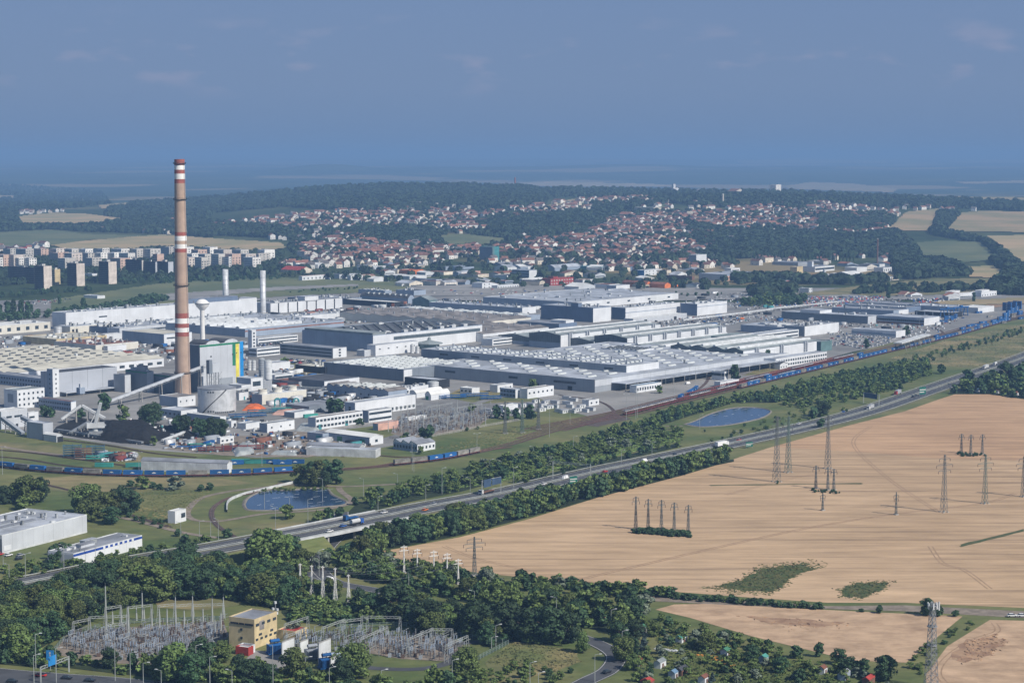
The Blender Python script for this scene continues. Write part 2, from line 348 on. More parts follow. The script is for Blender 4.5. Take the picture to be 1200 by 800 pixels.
sheet('lawn', [(405, 503), (450, 498), (470, 507), (440, 516), (415, 512)], 'grass', .16, 'small lawn before the pink hut')
sheet('lawn', [(540, 455), (620, 462), (640, 470), (560, 473), (520, 465)], 'meadow', .16, 'dry lawn behind the blue pipe racks')
sheet('lawn', [(870, 440), (900, 428), (935, 424), (905, 438)], 'meadow', .16, 'dry lawn beside the main line')
sheet('lawn', [(985, 418), (1050, 400), (1080, 398), (1000, 417)], 'meadow', .16, 'dry verge beside the main line')
sheet('parking_lot', [(345, 420), (395, 424), (412, 432), (350, 444), (335, 430)], 'meadow', .16, 'green verge and car park beside the offices')
sheet('dry_meadow', [(-30, 515), (60, 521), (165, 534), (165, 541), (100, 535), (0, 527), (-30, 526)], 'meadow', .14, 'dry meadow beside the coal yard')
sheet('dry_meadow', [(50, 560), (110, 556), (260, 561), (300, 566), (250, 570), (200, 580), (60, 575)], 'meadow', .10, 'dry meadow beside the container train')
sheet('dry_meadow', [(260, 622), (290, 615), (350, 610), (362, 614), (330, 622), (280, 634)], 'meadow', .10, 'dry grass under the round pond')
sheet('dry_meadow', [(1040, 421), (1110, 398), (1200, 380), (1290, 366), (1290, 392), (1200, 418), (1150, 432), (1100, 428)], 'meadow', .10, 'dry meadow between railway and highway')
sheet('dry_meadow', [(568, 775), (600, 752), (640, 757), (672, 762), (680, 775), (640, 790), (580, 800)], 'meadow', .10, 'dry meadow in the loop of the road')
sheet('dry_meadow', [(180, 700), (260, 697), (285, 708), (240, 715), (185, 712)], 'meadow', .12, 'dry grass behind the substation')
sheet('concrete_yard', [(655, 478), (700, 460), (790, 447), (860, 436), (870, 440), (800, 462), (740, 478), (690, 488)], 'yard_light', .18, 'pale concrete loading yard of the big hall')
sheet('concrete_yard', [(955, 398), (1050, 400), (1055, 396), (1000, 388), (968, 392)], 'yard_light', .18, 'pale concrete lot full of new cars')
sheet('concrete_yard', [(1050, 384), (1100, 376), (1180, 366), (1200, 362), (1200, 366), (1120, 388), (1060, 400)], 'yard', .18, 'container terminal yard')
sheet('concrete_yard', [(345, 425), (440, 414), (500, 405), (560, 400), (560, 402), (440, 420), (360, 436)], 'yard_light', .19, 'service road beside the brown and white hall')
sheet('coal_yard', [(66, 500), (90, 490), (178, 495), (215, 503), (200, 515), (165, 520), (100, 514), (60, 508)], 'coal', .2, 'black ground of the coal yard')
sheet('scrap_yard', [(200, 515), (300, 510), (360, 505), (420, 515), (440, 523), (360, 536), (265, 534), (190, 526)], 'gravel', .16, 'gravel storage yard')
sheet('farm_road', [(660, 496), (720, 484), (740, 491), (700, 500)], 'ballast', .15)
WHEAT = [(432, 648), (470, 642), (540, 629), (620, 608), (700, 583), (790, 558), (850, 541), (900, 525), (1000, 497), (1060, 482), (1100, 468), (1128, 459), (1200, 463), (1420, 480), (1420, 740), (1200, 712), (1060, 706), (970, 706), (880, 700), (775, 692), (700, 686), (650, 680), (560, 671), (490, 660)]
sheet('wheat_field', WHEAT, 'wheat', .10, 'wide ripe wheat field on the right')
sheet('wheat_field', [(905, 523.5), (1000, 529), (1100, 537), (1250, 541), (1420, 548), (1420, 480), (1200, 463), (1128, 459), (1100, 468), (1060, 482), (1000, 497)], 'wheat_up', .115, 'darker golden upper end of the wheat field')
sheet('wheat_field', [(768, 714), (790, 708), (830, 707), (900, 711), (1000, 716), (1128, 722), (1100, 745), (1062, 776), (1000, 774), (950, 762), (880, 745), (810, 724)], 'wheat2', .10, 'small ripe wheat field above the gardens')
sheet('wheat_field', [(1160, 726), (1200, 727), (1400, 735), (1400, 900), (1090, 900), (1085, 790), (1110, 757)], 'wheat2', .10, 'ripe wheat field at the lattice mast')
sheet('field_track', [(735, 697), (880, 704), (970, 710), (1060, 709), (1200, 716), (1350, 724), (1350, 731), (1200, 724), (1060, 716), (960, 713), (880, 710), (760, 704)], 'gravel', .12, 'dirt track between the wheat fields')
def blob(poly, jag=3, seed=1):
    r = random.Random(seed); out = []
    for i in range(len(poly)):
        a, b = poly[i-1], poly[i]
        for k in range(7): t = k / 7; out.append((a[0]+(b[0]-a[0])*t + r.uniform(-jag, jag), a[1]+(b[1]-a[1])*t + r.uniform(-jag, jag) * .3))
    return out
sheet('weed_and_shadow_patch', blob([(838, 687), (870, 680), (893, 666), (940, 661), (955, 667), (935, 672), (925, 678), (920, 684), (905, 693), (870, 692)]), 'weed', .15, 'dark green weed patch in the wheat')
sheet('weed_and_shadow_patch', blob([(985, 690), (1005, 683), (1040, 682), (1035, 690), (1010, 700), (990, 699)], 3, 2), 'weed', .15, 'small green weed patch in the wheat')
for i, q in enumerate([(1125, 638, 1200, 620, 3), (832, 568, 1010, 566, 1), (690, 683, 740, 688, 3)]):  # the long level streak paints the cast shadow of a pylon
    x0, y0, x1, y1, wd = q; sheet('weed_and_shadow_patch', blob([(x0, y0), (x1, y1), (x1, y1 + wd), (x0, y0 + wd)], 1.5, 5 + i), 'weed', .15, 'thin dark streak of weeds and painted shadow in the wheat')
sheet('bare_soil', blob([(1130, 750), (1165, 745), (1180, 752), (1160, 768), (1130, 776), (1115, 770)], 4, 9), 'soil', .15, 'bare brown soil in the wheat')
sheet('bare_soil', blob([(875, 722), (950, 726), (990, 730), (960, 735), (900, 730)], 3, 19), 'soil', .15, 'flattened brown wheat')
sheet('bare_soil', blob([(676, 681), (748, 684), (740, 691), (700, 688)], 2, 10), 'soil', .15, 'brown soil at the wheat field edge')
sheet('bare_soil', [(1135, 356), (1150, 353), (1178, 354), (1180, 359), (1150, 362)], 'soil', .5, 'reddish building soil')
def wheel_track(pts, name='wheel_tracks', m='wheat_track', lab='pair of wheel tracks through the wheat', wd=.6):
    mb = MB(); g = gpath(pts, 8)
    for s in (-1.1, 1.1): ribbon(mb, g, s - wd/2, s + wd/2, .14)
    tag(obj(name, mb, m), lab, 'tracks', kind='structure')
wheel_track([(670, 681), (760, 660), (860, 637), (950, 618), (1050, 602), (1150, 590), (1190, 578)], wd=.9)
wheel_track([(1090, 640), (1105, 660), (1130, 668), (1160, 690)]); wheel_track([(1165, 730), (1168, 740), (1140, 750), (1110, 770), (1100, 790), (1120, 810)])
wheel_track([(1020, 500), (1000, 520), (1040, 560), (1100, 600)]); wheel_track([(850, 580), (930, 560), (985, 552)]); wheel_track([(620, 668), (560, 655), (520, 640)])
# far fields on the slopes
FAR = [('farfield', [(60, 288), (110, 281), (190, 275.5), (250, 280), (330, 285), (335, 291), (300, 295), (180, 292), (90, 295)]),
 ('fargreen', [(-10, 274), (60, 270), (100, 275), (172, 277), (110, 282), (50, 289), (-10, 290)]), ('farfield', [(22, 254), (60, 250), (100, 251), (165, 259), (95, 265), (25, 267)]),
 ('farfield', [(116, 241), (150, 238), (148, 243), (118, 245)]), ('farfield', [(-10, 229), (18, 230), (14, 233), (-10, 233)]),
 ('fargreen', [(60, 352), (200, 331), (330, 326), (480, 332), (480, 341), (330, 348), (200, 358), (60, 366)]), ('fargreen', [(512, 277), (540, 274.5), (600, 281), (560, 290), (525, 291)]),
 ('farfield', [(1040, 268), (1062, 249), (1100, 245), (1100, 256), (1092, 271), (1060, 271)]), ('farfield', [(1125, 250), (1150, 248), (1210, 249), (1210, 273), (1150, 272), (1108, 272)]),
 ('fargreen', [(1072, 285), (1100, 283), (1150, 284), (1175, 305), (1130, 308), (1078, 307)]), ('farfield', [(1157, 277), (1210, 276), (1210, 310), (1185, 306), (1165, 286)]),
 ('farfield', [(1127, 313), (1165, 312), (1187, 322), (1160, 326), (1137, 325)]), ('meadow', [(1020, 334), (1090, 328), (1180, 326), (1165, 344), (1000, 349), (930, 346)]),
 ('farfield', [(917, 219), (950, 214), (1000, 216), (1052, 222), (1047, 226), (925, 222)]), ('farfield', [(925, 224), (960, 225), (1062, 229), (1000, 229.5)]), ('farfield', [(1046, 234), (1120, 230.5), (1200, 232), (1205, 236), (1120, 237.5), (1055, 237)]),
 ('farfield', [(575, 216), (650, 213.5), (760, 216), (800, 219), (700, 219.5), (600, 218)]), ('farfield', [(790, 221), (830, 222), (836, 225), (800, 224)]),
 ('farfield', [(860, 189), (930, 186.6), (1070, 189), (1060, 191.5), (870, 192)]), ('farfield', [(1112, 190), (1160, 188), (1205, 188.5), (1205, 191), (1130, 192)]),
 ('farfield', [(632, 246), (650, 238), (676, 233), (668, 243), (645, 248)]), ('fargreen', [(745, 247), (780, 239), (782, 243), (755, 250)]), ('farfield', [(1178, 305), (1210, 309), (1210, 317), (1190, 315)]),
 ('farfield', [(1090, 354), (1210, 349), (1210, 356), (1150, 358), (1110, 359)]), ('farfield', [(1120, 214), (1200, 212), (1200, 215), (1130, 216)]), ('farfield', [(820, 193.5), (900, 192.8), (1000, 194), (900, 195)])]
FL = {}
for m, p in FAR:
    sheet('field', p, m, .6, 'far %s field on the plain' % ('ripe' if m != 'fargreen' else 'green'))
sheet('concrete_yard', [(480, 336), (560, 334), (760, 338), (880, 339), (870, 345), (700, 349), (480, 347)], 'yard_light', .7, 'pale storage strip behind the factory')
sheet('concrete_yard', [(150, 352), (200, 345), (330, 337), (420, 334), (420, 336), (300, 343), (160, 357)], 'yard_light', .9, 'pale runway strip in the airfield grass')
sheet('concrete_yard', [(900, 349), (1000, 346), (1040, 350), (1030, 361), (900, 363)], 'yard', .8, 'far parking ground behind the factory')
# ponds
def pond(poly, lab):
    g = smooth([P(*q) for q in poly + [poly[0]]], 5)[:-1]
    ar = sum(g[i-1][0] * g[i][1] - g[i][0] * g[i-1][1] for i in range(len(g)))
    if ar < 0: g.reverse()
    c = np.mean([q[:2] for q in g], 0)
    mb = MB(); mb.add([(q[0], q[1], .14) for q in g], [tuple(range(len(g)))])
    o = obj('pond_water', mb, 'water'); tag(o, 'blue water of the ' + lab, 'pond', kind='structure')
    mb = MB(); n = len(g); vs = []
    for q in g:
        d = np.array(q[:2]) - c; d = d / np.linalg.norm(d)
        vs += [(q[0], q[1], .1), (q[0] + d[0] * .8, q[1] + d[1] * .8, .6), (q[0] + d[0] * 1.5, q[1] + d[1] * 1.5, .6), (q[0] + d[0] * 2.6, q[1] + d[1] * 2.6, .1)]
    fs = []
    for i in range(n):
        a, b = i * 4, ((i + 1) % n) * 4
        for k in range(3): fs.append((a + k, b + k, b + k + 1, a + k + 1))
    mb.add(vs, fs); tag(obj('pond_bank', mb, 'bank'), 'pale stone bank round the ' + lab, 'bank', kind='structure')
    r = random.Random(3); mb = MB(); xs = [q[0] for q in g]; ys = [q[1] for q in g]
    pl = [q[:2] for q in g]
    for k in range(36):
        x, y = r.uniform(min(xs), max(xs)), r.uniform(min(ys), max(ys))
        if inpoly(x, y, pl):
            a = r.uniform(-.5, .5) + .6; l = r.uniform(1.5, 7); mb.bar((x, y, .17), (x + l * math.cos(a), y + l * math.sin(a), .17), .22, .05)
    tag(obj('floating_foam', mb, 'foam'), 'pale drifting foam streaks on the ' + lab, 'foam', kind='stuff')
pond([(288, 591), (292, 584), (305, 577), (318, 574), (335, 575), (360, 573), (381, 573), (388, 580), (404, 588), (398, 592), (375, 594), (345, 597), (310, 598), (292, 597)], 'round pond beside the highway')
pond([(803, 497), (816, 493), (834, 485), (855, 479), (875, 477.5), (895, 479), (902, 483), (890, 490), (865, 496), (845, 499), (820, 500)], 'long pond below the railway')
# ------------------------------------------------------------ roads
def road(name, pts, hw, z=.25, zf=None, lines=True, lab=None, m='asphalt', thick=0, dash=True, g=None):
    g = g or gpath(pts, 8); mb = MB(); ribbon(mb, g, -hw, hw, z, zf, thick); tag(obj(name, mb, m), lab, 'road', kind='structure')
    if lines:
        mb = MB()
        for s in (-hw + .5, hw - .5): ribbon(mb, g, s - .12, s + .12, z + .02, zf)
        tag(obj('road_marking', mb, 'paint'), 'white edge lines', 'marking', kind='structure')
    return g
def off(g, a):
    out = []
    for i, p in enumerate(g):
        q0 = g[max(0, i-1)]; q1 = g[min(len(g)-1, i+1)]; dx, dy = q1[0]-q0[0], q1[1]-q0[1]; l = math.hypot(dx, dy) or 1
        out.append((p[0] + dy/l*a, p[1] - dx/l*a, 0.0))
    return out
def hwz(p):
    x, y = p[0], p[1]; c = P(396, 626); d = math.hypot(x - c[0], y - c[1]); return float(6.2 * (1 - ss(28, 190, d)))
HW = [(-60, 700), (16, 686), (114, 667), (180, 655), (235, 646), (290, 636), (350, 625), (420, 611), (480, 599), (600, 576), (700, 553), (755, 541.5), (850, 521.5), (967, 495), (1025, 479), (1083, 459), (1142, 439), (1200, 419), (1300, 380), (1420, 352)]
def _hw(q):
    p = P(*q)
    for _ in range(6): p = P(q[0], q[1], hwz(p))
    return (p[0], p[1], 0.0)
g0 = smooth([_hw(q) for q in HW], 10)
for s, t_ in ((-6.7, 'far'), (6.7, 'near')):
    g = off(g0, s); road('highway', None, 5.1, .3, hwz, True, 'asphalt carriageway of the highway, %s side' % t_, g=g)
    mb = MB()
    L_ = 0
    for i in range(len(g) - 1):
        a, b = Vector((*g[i][:2], hwz(g[i]) + .325)), Vector((*g[i+1][:2], hwz(g[i+1]) + .325)); l = (b - a).length; d = (b - a) / l; s_ = 0
        while s_ < l:
            p = a + d * s_; q = a + d * min(l, s_ + 4); n_ = Vector((-d.y, d.x, 0)) * .1; mb.add([p - n_, q - n_, q + n_, p + n_], [(0, 1, 2, 3)]); s_ += 12
    tag(obj('road_marking', mb, 'paint'), 'dashed white lane lines', 'marking', kind='structure')
mb = MB(); ribbon(mb, g0, -1.6, 1.6, .28, hwz); tag(obj('median_strip', mb, 'median'), 'dry grass median of the highway', 'median', kind='structure')
mb = MB(); ribbon(mb, g0, -15, -12.8, .22, hwz); ribbon(mb, g0, 12.8, 15, .22, hwz); tag(obj('road_verge', mb, 'median'), 'pale gravel verges of the highway', 'verge', kind='structure')
# embankment of the raised stretch, open where the side road passes under the bridge
def emb():
    mb = MB(); c = P(398, 628)
    for sgn in (-1, 1):
        g = [p for p in g0 if math.hypot(p[0] - c[0], p[1] - c[1]) < 260]
        for i in range(len(g) - 1):
            m_ = ((g[i][0] + g[i+1][0]) / 2, (g[i][1] + g[i+1][1]) / 2)
            if math.hypot(m_[0] - c[0], m_[1] - c[1]) < 27: continue
            q = []
            for p in (g[i], g[i+1]):
                j = g0.index(p); a, b = g0[j-1], g0[j+1]; dx, dy = b[0]-a[0], b[1]-a[1]; l = math.hypot(dx, dy); nx, ny = dy/l*sgn, -dx/l*sgn; h = hwz(p)
                q.append([(p[0]+nx*15, p[1]+ny*15, h + .2), (p[0]+nx*(15+h*1.6), p[1]+ny*(15+h*1.6), 0.02), (p[0], p[1], h + .2)])
            mb.add([q[0][0], q[0][1], q[1][1], q[1][0]], [(0, 1, 2, 3)])
    tag(obj('embankment', mb, 'grass'), 'grassy highway embankment', 'embankment', kind='structure')
emb()
def bridge():
    t = thing('road_bridge', 'concrete highway bridge with pale edge beam over the side road', 'bridge', (0, 0, 0)); c = P(398, 628)
    g = [(p[0], p[1], 0) for p in g0 if math.hypot(p[0] - c[0], p[1] - c[1]) < 45]
    mb = MB(); ribbon(mb, g, -14.6, 14.6, .24, hwz, 1.3); obj('deck', mb, 'concrete', t)
    for s in (-15, 15):
        mb = MB(); ribbon(mb, g, s - .35, s + .35, .95, hwz, 1.8); obj('edge_beam', mb, 'ventwhite', t)
    i = min(range(len(g)), key=lambda k: math.hypot(g[k][0]-c[0], g[k][1]-c[1])); p = g[i]; a, b = g[i-1], g[i+1]; dx, dy = b[0]-a[0], b[1]-a[1]; l = math.hypot(dx, dy); dx, dy = dx/l, dy/l
    for s in (-10, 0, 10):
        mb = MB(); mb.cyl(p[0]+dy*s, p[1]-dx*s, 0, 5.3, .8, .8, 12); obj('pillar', mb, 'concrete', t)
    for e_ in (-1, 1):
        mb = MB(); q = (p[0]+dx*24*e_, p[1]+dy*24*e_); mb.bar((q[0]+dy*14, q[1]-dx*14, 2.6), (q[0]-dy*14, q[1]+dx*14, 2.6), 1.2, 5.4); obj('abutment', mb, 'concrete', t)
bridge()
road('side_road', [(400, 600), (398, 625), (385, 640), (372, 660), (390, 681), (442, 692), (489, 704), (521, 711), (590, 725), (650, 738), (690, 750), (715, 762), (722, 772), (712, 786), (690, 797), (655, 815)], 4.4, .24, None, True, 'narrow asphalt side road curving past the woods')
road('ramp_road', [(200, 655), (235, 657), (262, 662), (285, 668), (328, 673), (360, 672), (385, 679)], 4.6, .22, None, True, 'asphalt ramp leaving the highway')
road('city_highway', [(-80, 784), (0, 792), (60, 797), (130, 802), (220, 812), (330, 828)], 10.5, .25, None, True, 'broad asphalt road crossing the lower left corner')
road('pond_path', [(500, 566), (450, 568), (400, 570), (345, 568), (300, 572), (262, 577), (235, 584), (222, 595), (220, 604), (232, 610), (262, 610), (310, 602), (370, 598), (404, 592), (412, 586), (400, 576), (397, 571)], 2.0, .18, None, False, 'pale gravel path looping round the pond', 'gravel')
road('pond_path', [(700, 512), (735, 504), (770, 500), (800, 499)], 1.6, .18, None, False, 'pale gravel path to the long pond', 'gravel')
road('dirt_road', [(0, 523), (30, 528), (70, 533), (100, 538)], 2.5, .18, None, False, 'pale dirt road in the meadow', 'gravel')
road('dirt_road', [(105, 602), (150, 608), (190, 618), (220, 625), (255, 630)], 2.2, .18, None, False, 'pale dirt road towards the signal hut', 'gravel')
road('service_road', [(560, 752), (515, 757), (535, 770), (500, 783), (440, 783), (400, 776)], 2.6, .2, None, False, 'asphalt service loop of the substation')
road('works_road', [(500, 510), (560, 472), (640, 460), (700, 470)], 4, .22, None, False, 'works road beside the substation', 'yard')
road('works_road', [(290, 452), (340, 447), (420, 430), (560, 405), (700, 388), (900, 362), (1050, 352)], 5, .22, None, False, 'works road between the halls', 'yard')
road('works_road', [(560, 408), (720, 384), (870, 369), (960, 360)], 8, .3, None, False, 'works road', 'yard_light')
road('far_road', [(460, 341), (560, 345), (640, 347), (760, 346), (900, 345)], 4, 1.0, None, False, 'road behind the factory', 'yard')
# ------------------------------------------------------------ railway
def track(pts, lab='rusty railway track on brown ballast', ties=True, wd=1.6):
    g = gpath(pts, 10); mb = MB(); ribbon(mb, g, -wd, wd, .22); tag(obj('track_bed', mb, 'ballast'), lab, 'railway', kind='structure')
    mb = MB()
    for s in (-.72, .72): ribbon(mb, g, s - .14, s + .14, .42, None, .15)
    tag(obj('rails', mb, 'rail'), 'rusty rails', 'rails', kind='structure'); return g
MAIN = [(-100, 538), (0, 548), (60, 554), (150, 558.5), (260, 558), (345, 554), (400, 551), (470, 545), (530, 537), (600, 521), (660, 503), (740, 487), (800, 472), (870, 455), (960, 433), (1050, 411), (1120, 394), (1180, 377), (1290, 350.5)]
gm = gpath(MAIN, 12)
def railset(offs, sub=(0, None)):
    gs = []
    for o_ in offs:
        g = off(gm[sub[0]:sub[1]], o_); mb = MB(); ribbon(mb, g, -1.55, 1.55, .22 + .004 * (len(gs))); tag(obj('track_bed', mb, 'ballast'), 'brown ballast of the main line', 'railway', kind='structure')
        mb = MB()
        for s in (-.72, .72): ribbon(mb, g, s - .14, s + .14, .45, None, .15)
        tag(obj('rails', mb, 'rail'), 'rusty rails of the main line', 'rails', kind='structure'); gs.append(g)
    return gs
RS = railset([0, -5]) + railset([-10], (112, None))
RY = railset([-15, -20, -25], (118, None))
track([(-60, 523), (30, 530), (90, 538), (150, 546), (165, 548), (300, 552), (420, 548), (470, 541), (520, 533)])
track([(-60, 532), (20, 537), (80, 546), (150, 553)]); track([(55, 514), (120, 521), (180, 531), (230, 536)])
track([(655, 463), (700, 470), (718, 480), (716, 486), (700, 494), (660, 505)], 'curved siding beside the loading yard')
track([(600, 524), (540, 531), (480, 536), (430, 533), (400, 535)]); track([(760, 481), (790, 470), (812, 460), (826, 450), (832, 440)])
track([(1070, 404), (1090, 397), (1105, 392), (1100, 386), (1090, 384)])
track([(330, 566), (300, 577), (270, 583), (252, 593), (248, 604), (256, 617), (280, 632), (300, 645)], 'curved branch line beside the round pond')
track([(50, 567), (100, 580), (150, 602), (200, 618)], 'old branch line in the grass')
mb = MB(); g = gpath([(345, 566), (310, 574), (285, 580), (268, 588), (266, 600)], 8); ribbon(mb, g, -.3, .3, 1.6, None, 1.6)
tag(obj('retaining_wall', mb, 'ventwhite'), 'low white retaining wall along the curved branch line', 'wall')
# ------------------------------------------------------------ buildings
A0 = math.atan2(2540 - 600, F)
NB = [0]; FOOT = []
def B(name, label, c, xl, xr, h, wall='white', roof='roof_light', kind='flat', f=(), a=A0, L1=None, L2=None, cat=None, z0=0, rise=None, n=3, gw=None, group=None, seed=None):
    a = math.radians(a) if abs(a) > 2 else a
    d1 = (math.sin(a), math.cos(a)); d2 = (-math.cos(a), math.sin(a))
    if c[1] > 352:
        p = P(c[0], c[1], h + z0)
    else:
        q = P(c[0], c[1]); p = q
        for _ in range(4):
            g = float(T(p[0], p[1])); p = P(c[0], c[1], h + z0 + g)
    g = float(T(p[0], p[1])); l1 = L1 or max(3, solve(p, d1, xr)); l2 = L2 or max(3, solve(p, d2, xl))
    l1 = min(l1, 900); l2 = min(l2, 600)
    t = thing(name, label, cat or 'hall', (p[0], p[1], g + z0), math.pi / 2 - a, group); FOOT.append((name, label, p, a, l1, l2, h, xl, xr)); NB[0] += 1; r = random.Random(seed or NB[0])
    rise = (.5 if kind == 'flat' else .12 * (l2 if kind[-1] == '1' else l1) / (n if kind[:3] in ('saw', 'wav') else 1)) if rise is None else rise
    base = -2.0 if c[1] < 352 else 0
    mb = MB(); mb.box(0, l1, 0, l2, base, h); obj('wall', mb, wall, t)
    ov = .35
    if kind == 'flat':
        mb = MB(); mb.box(.4, l1 - .4, .4, l2 - .4, h, h + .15); obj('roof', mb, roof, t)
        mb = MB()
        for q in ((0, l1, 0, .4), (0, l1, l2 - .4, l2), (0, .4, .4, l2 - .4), (l1 - .4, l1, .4, l2 - .4)): mb.box(*q, h, h + .55)
        obj('parapet', mb, 'ventwhite' if wall in ('white', 'offwhite', 'lightgrey', 'silver') else wall, t); top = lambda x, y: h + .15
    else:
        al = kind[-1] == '1'; W = l2 if al else l1; Lg = l1 if al else l2; k = kind[:-1]
        if k == 'gable': pr = [(0, 0), (.5, 1), (1, 0)]
        elif k == 'barrel': pr = [(i / 12, math.sin(math.pi * i / 12)) for i in range(13)]
        elif k == 'saw': pr = sum([[(i / n, .0), ((i + .68) / n, 1), ((i + .80) / n, .95)] for i in range(n)], []) + [(1, 0)]
        elif k == 'wave': pr = [(i / (8 * n), .5 - .5 * math.cos(2 * math.pi * i / 8)) for i in range(8 * n + 1)]
        elif k == 'shed': pr = [(0, 0), (1, 1)]
        pr = [(q[0] * W, h + .1 + q[1] * rise) for q in pr]
        m2 = MB(); vs = []
        for (t_, z) in pr:
            for e_ in (-ov, Lg + ov):
                for dz in (0, .25): vs.append((e_, t_, z + dz) if al else (t_, e_, z + dz))
        fs = []
        for i in range(len(pr) - 1):
            j = i * 4; q = [(j+1, j+3, j+7, j+5), (j, j+4, j+6, j+2), (j, j+1, j+5, j+4), (j+3, j+2, j+6, j+7)]
            fs += q if al else [tuple(reversed(w_)) for w_ in q]
        m2.add(vs, fs); obj('roof', m2, roof, t)
        m3 = MB()
        for e_ in (0.02, Lg - .02):
            pts = [(t_, z) for t_, z in pr]; pts = [(0, h)] + pts + [(W, h)]
            m3.add([(e_, a_, z_) if al else (a_, e_, z_) for a_, z_ in pts], [tuple(range(len(pts)))])
        obj('gable_wall', m3, gw or wall, t)
        def top(x, y):
            s = y if al else x
            for i in range(len(pr) - 1):
                if pr[i][0] <= s <= pr[i+1][0] and pr[i+1][0] > pr[i][0]: return pr[i][1] + (pr[i+1][1] - pr[i][1]) * (s - pr[i][0]) / (pr[i+1][0] - pr[i][0]) + .25
            return h + .3
    def face(u0, u1, z0_, z1, fc, th=.12):
        m = MB()
        if fc == 'R': m.box(u0 * l1, u1 * l1, -th, .1, z0_, z1)
        else: m.box(-th, .1, u0 * l2, u1 * l2, z0_, z1)
        return m
    for q in f:
        k = q[0]
        if k == 'band': obj('window_band', face(q[2], q[3], q[4], q[5], q[1], .24), q[6] if len(q) > 6 else 'glass', t)
        elif k == 'stripe': obj('facade_stripe_and_shade', face(q[2], q[3], q[4], q[5], q[1], .08 if q[3] - q[2] > .98 else .16), q[6], t)
        elif k == 'door': obj('door', face(q[2], q[2] + q[3] / (l1 if q[1] == 'R' else l2), 0, q[4], q[1], .2), q[5] if len(q) > 5 else 'dark', t)
        elif k == 'win':
            _, fc, nx, nz, zz, dz, ww, wh = q[:8]; Lf = l1 if fc == 'R' else l2
            m = MB(); (m.box(-ww/2, ww/2, -.24, .1, 0, wh) if fc == 'R' else m.box(-.24, .1, -ww/2, ww/2, 0, wh)); me = m.mesh('window', q[8] if len(q) > 8 else 'glass')
            for i in range(nx):
                for j in range(nz):
                    u = (i + .5) / nx * Lf; link('window', me, t, (u, 0, zz + j*dz) if fc == 'R' else (0, u, zz + j*dz))
        elif k == 'sky':
            _, nx, ny, sw, sl, m_ = q[:6]; u0, u1, v0, v1 = q[6:10] if len(q) > 6 else (.04, .96, .05, .95)
            m = MB(); m.box(-sw/2, sw/2, -sl/2, sl/2, -.3, .7); m.add([(-sw/2, -sl/2, .7), (sw/2, -sl/2, .7), (sw/2, sl/2, .7), (-sw/2, sl/2, .7), (-sw/2, 0, 1.2), (sw/2, 0, 1.2)], [(0, 1, 5, 4), (3, 4, 5, 2), (0, 4, 3), (1, 2, 5)])
            me = m.mesh('skylight', m_)
            for i in range(nx):
                for j in range(ny):
                    x = (u0 + (u1 - u0) * (i + .5 + (.25 if j % 2 else -.25)) / nx) * l1; y = (v0 + (v1 - v0) * (j + .5) / ny) * l2; link('skylight', me, t, (x, y, top(x, y)))
        elif k == 'vent':
            ms = []
            for j in range(4):
                m = MB()
                if j == 0: m.cyl(0, 0, -.3, 2.2, .6, .6, 8); m.cyl(0, 0, 2.2, 2.7, 1.0, .5, 8)
                elif j == 1: m.box(-1.6, 1.6, -1, 1, -.3, 1.5); m.cyl(0, 0, 1.5, 1.9, .7, .7, 8)
                elif j == 2: m.box(-2.6, 2.6, -1.2, 1.2, -.3, 1.9); m.box(2.6, 5.5, -.4, .4, .2, 1.0)
                else: m.box(-.8, .8, -.8, .8, -.3, 3.2); m.box(-1.1, 1.1, -1.1, 1.1, 3.2, 3.6)
                ms.append(m.mesh('roof_vent', 'ventwhite' if j in (1, 2) else 'vent'))
            for i in range(q[1]):
                x = r.uniform(.04, .95) * l1; y = r.uniform(.05, .93) * l2; link('roof_vent', r.choice(ms), t, (x, y, top(x, y)), r.choice((0, 1.57)), r.uniform(.8, 1.4) * (q[2] if len(q) > 2 else .9))
        elif k == 'post':   # rows of dark exhaust posts
            m = MB(); m.box(-.55, .55, -.55, .55, -.3, 2.6); m.box(-.75, .75, -.75, .75, 2.6, 3.0); me = m.mesh('exhaust_post', 'midgrey')
            for j in range(q[2]):
                for i in range(q[1]): x = (i + .5) / q[1] * l1; y = (j + .5) / q[2] * l2; link('exhaust_post', me, t, (x, y, top(x, y)))
        elif k == 'mon':    # long raised roof lights along the hall
            _, nn, mw, mh, m_ = q[:5]; u0, u1 = q[5:7] if len(q) > 5 else (.02, .98)
            m = MB(); m.add([(u0*l1, -mw/2, -.5), (u1*l1, -mw/2, -.5), (u1*l1, mw/2, -.5), (u0*l1, mw/2, -.5), (u0*l1, -mw/2, mh*.6), (u1*l1, -mw/2, mh*.6), (u1*l1, mw/2, mh*.6), (u0*l1, mw/2, mh*.6), (u0*l1, 0, mh), (u1*l1, 0, mh)],
                            [(0, 1, 5, 4), (2, 3, 7, 6), (4, 5, 9, 8), (8, 9, 6, 7), (0, 4, 8, 7, 3), (1, 2, 6, 9, 5)])
            me = m.mesh('roof_monitor', m_)
            for j in range(nn): y = (j + .5) / nn * l2; link('roof_monitor', me, t, (0, y, top(0.1, y)))
        elif k == 'box':
            _, u0, u1, v0, v1, hh, m_, r_ = q; m = MB(); x0, x1, y0, y1 = u0*l1, u1*l1, v0*l2, v1*l2; zt = h - 1; m.box(x0, x1, y0, y1, zt, h + hh); pb = obj('rooftop_block', m, m_, t)
            m = MB(); m.box(x0 - .3, x1 + .3, y0 - .3, y1 + .3, h + hh, h + hh + .3); obj('block_roof', m, r_, pb)
        elif k == 'duct':   # paired vertical ducts on the right face
            m = MB(); m.box(-.7, .7, -2.2, .2, h*.1, h + 1.5)
            me = m.mesh('duct', 'lightgrey')
